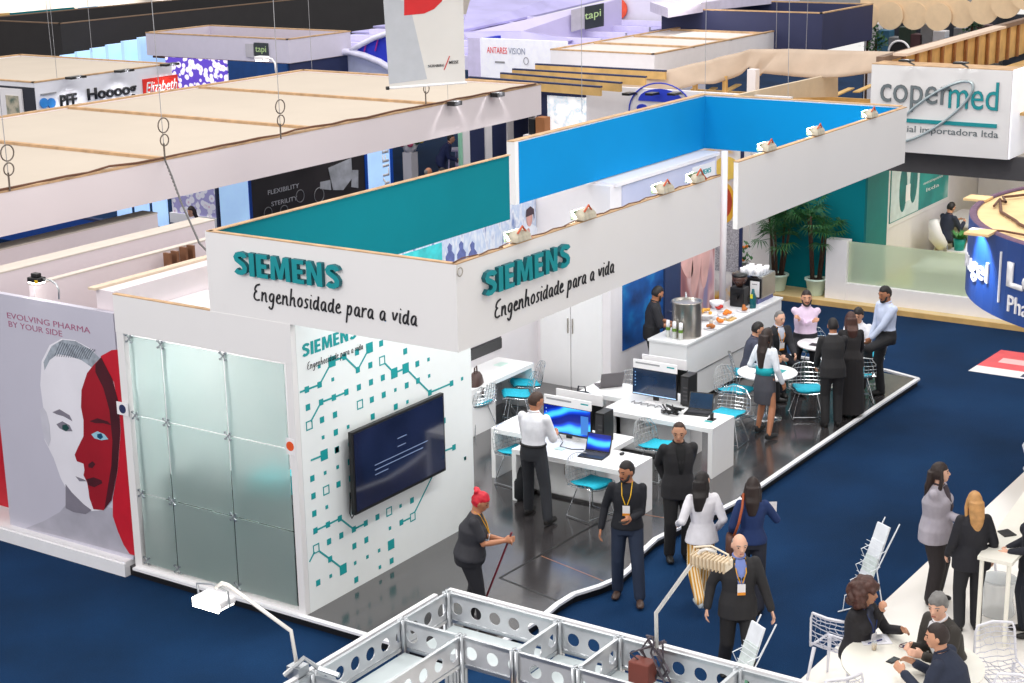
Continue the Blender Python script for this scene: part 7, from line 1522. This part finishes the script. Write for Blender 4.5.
# cell picture stand with wooden inside
tx0, ty0, ty1 = 18.65, 16.2, 21.2
t = fasciabox('cell_picture_stand', 'open topped stand with lilac fascia over a bright cell picture', 'stand', tx0, 21.1, ty0, ty1, 3.92, 4.5, M('lilac_fascia', (206, 200, 216), .6, vary=.02)); bx('wooden_inside', tx0+.1, 21, ty0+.1, ty1-.1, 3.85, 3.9, M('dark_timber', (96, 60, 40), .8, vary=.3, scale=2), t)
def tp_(u, v): q = onx(u, v, tx0-.02); return q
a = tp_(164, 50); b = tp_(225.5, 86); bx('cell_picture', tx0+.0, tx0+.06, tp_(226, 60).y, a.y, 0, 3.9, CELLS, t); bx('blue_panel', tx0, tx0+.06, ty0+.1, tp_(227, 60).y, 0, 3.9, M('deep_blue_panel', (10, 62, 122), .5, vary=.1), t); bx('navy_side', tx0+.06, 21, ty0+.05, ty0+.1, 1.9, 3.9, NAVY, t)
a = tp_(255, 53); b = tp_(268, 42); bx('dark_sign', tx0-.05, tx0-.02, b.y, a.y, 4.02, 4.40, M('sign_dark', (52, 58, 62), .5), t); bx('grey_sign', tx0-.04, tx0-.02, a.y+.03, tp_(246, 50).y, 4.02, 4.36, M('sign_greyish', (186, 182, 190), .5), t)
text('tapi', M('tapi_green', (186, 214, 150), .5), t, V((tx0-.055, a.y-.05, 4.12)), -Y, Z, w=abs(a.y-b.y)-.1, h=.2, ext=.005)
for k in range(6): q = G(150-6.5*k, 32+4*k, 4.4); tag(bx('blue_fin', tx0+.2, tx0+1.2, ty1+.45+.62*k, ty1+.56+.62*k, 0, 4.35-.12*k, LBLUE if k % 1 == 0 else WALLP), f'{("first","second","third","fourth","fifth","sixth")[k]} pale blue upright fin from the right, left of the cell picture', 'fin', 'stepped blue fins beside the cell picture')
t = thing('arm_spotlight', 'glowing spotlight on a curved arm before the small dark sign', 'spotlight', G(276, 73, 4.3)); q = G(276, 73, 4.3); MB().tube([onx(276, 73, q.x), onx(275, 63, q.x), onx(272, 59, q.x), onx(264, 57, q.x)], .02, 6).build('arm', WHITE, t, smooth=True); h_ = onx(262, 59, q.x); MB().box(h_.x-.1, h_.x+.1, h_.y-.14, h_.y+.14, h_.z-.02, h_.z+.06).build('housing', WHITE, t, bevel=.01); MB().box(h_.x-.08, h_.x+.08, h_.y-.12, h_.y+.12, h_.z-.04, h_.z-.02).build('lens', LAMPE, t)
# lilac lit roofs in the middle distance
t = thing('lilac_terrace_roof', 'stepped translucent lilac roof panels spread across the top centre', 'roof', (24, 15, 3.5))
for k in range(6):
    z_ = 3.9; a = G(270+20*k, 26-2.6*k, z_); b = G(420+30*k, 34-4.5*k, z_)
    bx('roof_panel', 22.2+1.35*k, 23.45+1.35*k, 11.6-.0*k, 19.6+.25*k, 3.75+.05*k, 3.80+.05*k, PUR, t)
for k in range(7): bx('roof_step', 22.1+1.35*k, 22.2+1.35*k, 11.6, 19.6, 3.55+.05*k, 3.9+.05*k, M('lilac_edge', (222, 216, 244), .5), t)
t = thing('curved_lilac_arch', 'curved white and lilac arch with a bright blue infill left of the banner', 'arch', (20, 13, 3)); xq = 20.8
ar = [(296, 62), (312, 55), (330, 52), (350, 52), (365, 56), (380, 62), (392, 70)]
MB().tube([onx(u, v, xq) for u, v in ar], .09, 8).build('lower_rib', M('rib_white', (226, 224, 246), .5), t, smooth=True); MB().tube([onx(u, v, xq) for u, v in ((350, 51), (362, 44), (374, 38), (386, 34), (400, 31))], .07, 8).build('upper_rib', MATS['rib_white'], t, smooth=True)
MB().prism([onx(u, v, xq+.1) for u, v in ((350, 51), (362, 45), (376, 38), (388, 34), (396, 66), (384, 61), (366, 54))], (.05, 0, 0)).build('blue_infill', M('vivid_blue', (30, 50, 190), .5), t)
[MB().tube([onx(u, v, xq+.05), onx(u-3, v+12, xq+.05)], .02, 5).build('magenta_stripe', M('magenta', (170, 40, 140), .5), t) for u, v in ((366, 44), (378, 39))]
MB().prism([onx(u, v, xq+.25) for u, v in ((318, 56), (350, 54), (372, 58), (392, 70), (396, 78), (318, 76))], (.05, 0, 0)).build('lilac_wall', M('lilac_wall', (190, 196, 226), .6, vary=.06), t); MB().prism([onx(u, v, xq+.3) for u, v in ((288, 60), (330, 55), (330, 76), (288, 76))], (.05, 0, 0)).build('navy_wall', NAVY, t)
# white antares wall and its purple canopy
t = thing('red_lettered_wall', 'white wall with thin red and grey capitals right of the banner', 'stand wall', (21.5, 11, 2)); xw = 22.0
a = onx(480, 38, xw); b = onx(566, 60, xw); bx('wall', xw, xw+.1, b.y, a.y, 2.2, a.z, M('bright_white', (240, 240, 250), .5, emit=.12), t); bx('side_blue', xw+.1, xw+.8, a.y-.1, a.y, 2.2, a.z, M('vivid_blue', (0, 0, 0)), t); bx('lilac_column', xw-.02, xw+.0, a.y-.0, onx(468, 45, xw).y, 2.2, a.z, M('lilac_col', (214, 206, 240), .5), t)
p = onx(487, 53, xw-.01); q = onx(507, 53, xw-.01); text('ANTARES', M('thin_red', (226, 60, 66), .5), t, p, -Y, Z, w=p.y-q.y, h=.16, ext=.004); p = onx(508.5, 54, xw-.01); q = onx(525, 53, xw-.01); text('VISION', M('thin_grey', (150, 156, 176), .5), t, p, -Y, Z, w=p.y-q.y, h=.16, ext=.004)
for u, wv in ((518, 0), (524, 1)): c_ = onx(u+2, 61, xw-.03); MB().tube([c_+V((0, .07*cos(a), .09*sin(a))) for a in [2*pi*i/14 for i in range(14)]], .01, 5, closed=True).build('ring_mark', GREY, t) if wv else None
p = onx(495, 63, xw-.01); bx('small_printed_line', xw-.014, xw-.01, p.y-.3, p.y, p.z, p.z+.05, GREY, t)
t = thing('lilac_fascia_band', 'lilac fascia band with the small tapi sign at the top centre', 'fascia', (24, 9, 4))
A_ = G(464, 33, 4.1); 
xk = 24.4
MB().prism([onx(462, 34, 22.6), onx(620, -2, 29.2), onx(620, 36, 29.2), onx(575, 40, 27.0), onx(520, 32, 24.6), onx(462, 36, 22.6)], (.1, 0, 0)).build('fascia', M('lilac_fascia_2', (206, 198, 232), .6, vary=.05, scale=1), t)
MB().prism([onx(462, 32, 22.4), onx(520, 31, 24.4), onx(575, 40, 26.4), onx(560, 42, 25), onx(520, 42, 24.0), onx(470, 40, 22.4)], (.05, 0, 0)).build('scalloped_edge', PUR, t)
MB().prism([onx(572, 10, 26.8), onx(586, 6.5, 27.2), onx(586, 28, 27.2), onx(572, 32, 26.8)], (-.05, 0, 0)).build('grey_sign', M('sign_greyish', (0, 0, 0)), t); MB().prism([onx(586, 6.5, 27.2), onx(604, 3, 27.8), onx(604, 26, 27.8), onx(586, 29.5, 27.2)], (-.07, 0, 0)).build('dark_sign', M('sign_dark', (0, 0, 0)), t)
p = onx(587, 22, 27.1); q = onx(603, 18, 27.6); dd = (q-p); text('tapi', M('tapi_green', (0, 0, 0)), t, p+V((-.12, 0, -.0)), dd, Z, w=dd.length, h=.26, ext=.01)
t = thing('white_tower', 'white square tower with an orange disc logo at the top centre', 'tower', (30, 11, 0)); a = onx(618, 0, 30.5); b = onx(667, 40, 30.5); bx('body', 30.5, 33, b.y, a.y, 0, 5.2, M('tower_white', (228, 224, 238), .6, vary=.02), t); c_ = onx(618, 9, 30.4); MB().cyl(V((30.44, c_.y+.0, c_.z)), V((30.40, c_.y, c_.z)), .30, n=28).build('orange_disc', M('disc_orange', (232, 84, 50), .5, vary=.15), t); MB().cyl(V((30.44, c_.y-.1, c_.z-.38)), V((30.42, c_.y-.1, c_.z-.38)), .05, n=14).build('small_mark', GREY, t)
t = thing('white_angular_roof', 'white roof edge with small lamps at the top centre right', 'roof', (30, 9, 5)); a = G(668, 8, 5.0); b = G(720, 0, 5.0); MB().prism([G(650, 2, 5.0), G(690, -4, 5.0), G(800, -8, 5.0), G(720, 0, 5.0), G(668, 8, 5.0)], (0, 0, -.25)).build('slab', M('roof_lilac', (206, 200, 222), .6), t); MB().tube([G(672, 6, 5.05), G(700, 1, 5.05)], .05, 6).build('lamp_row', LAMPE, t)
t = thing('gabled_canopy_top', 'pale lilac sloping roof left of the white tower', 'roof', (26, 14, 4.2)); MB().prism([G(560, -6, 4.6), G(470, 0, 4.6), G(462, 30, 4.2), G(540, 14, 4.2), G(615, -4, 4.4)], (0, 0, -.06)).build('roof', PUR, t)
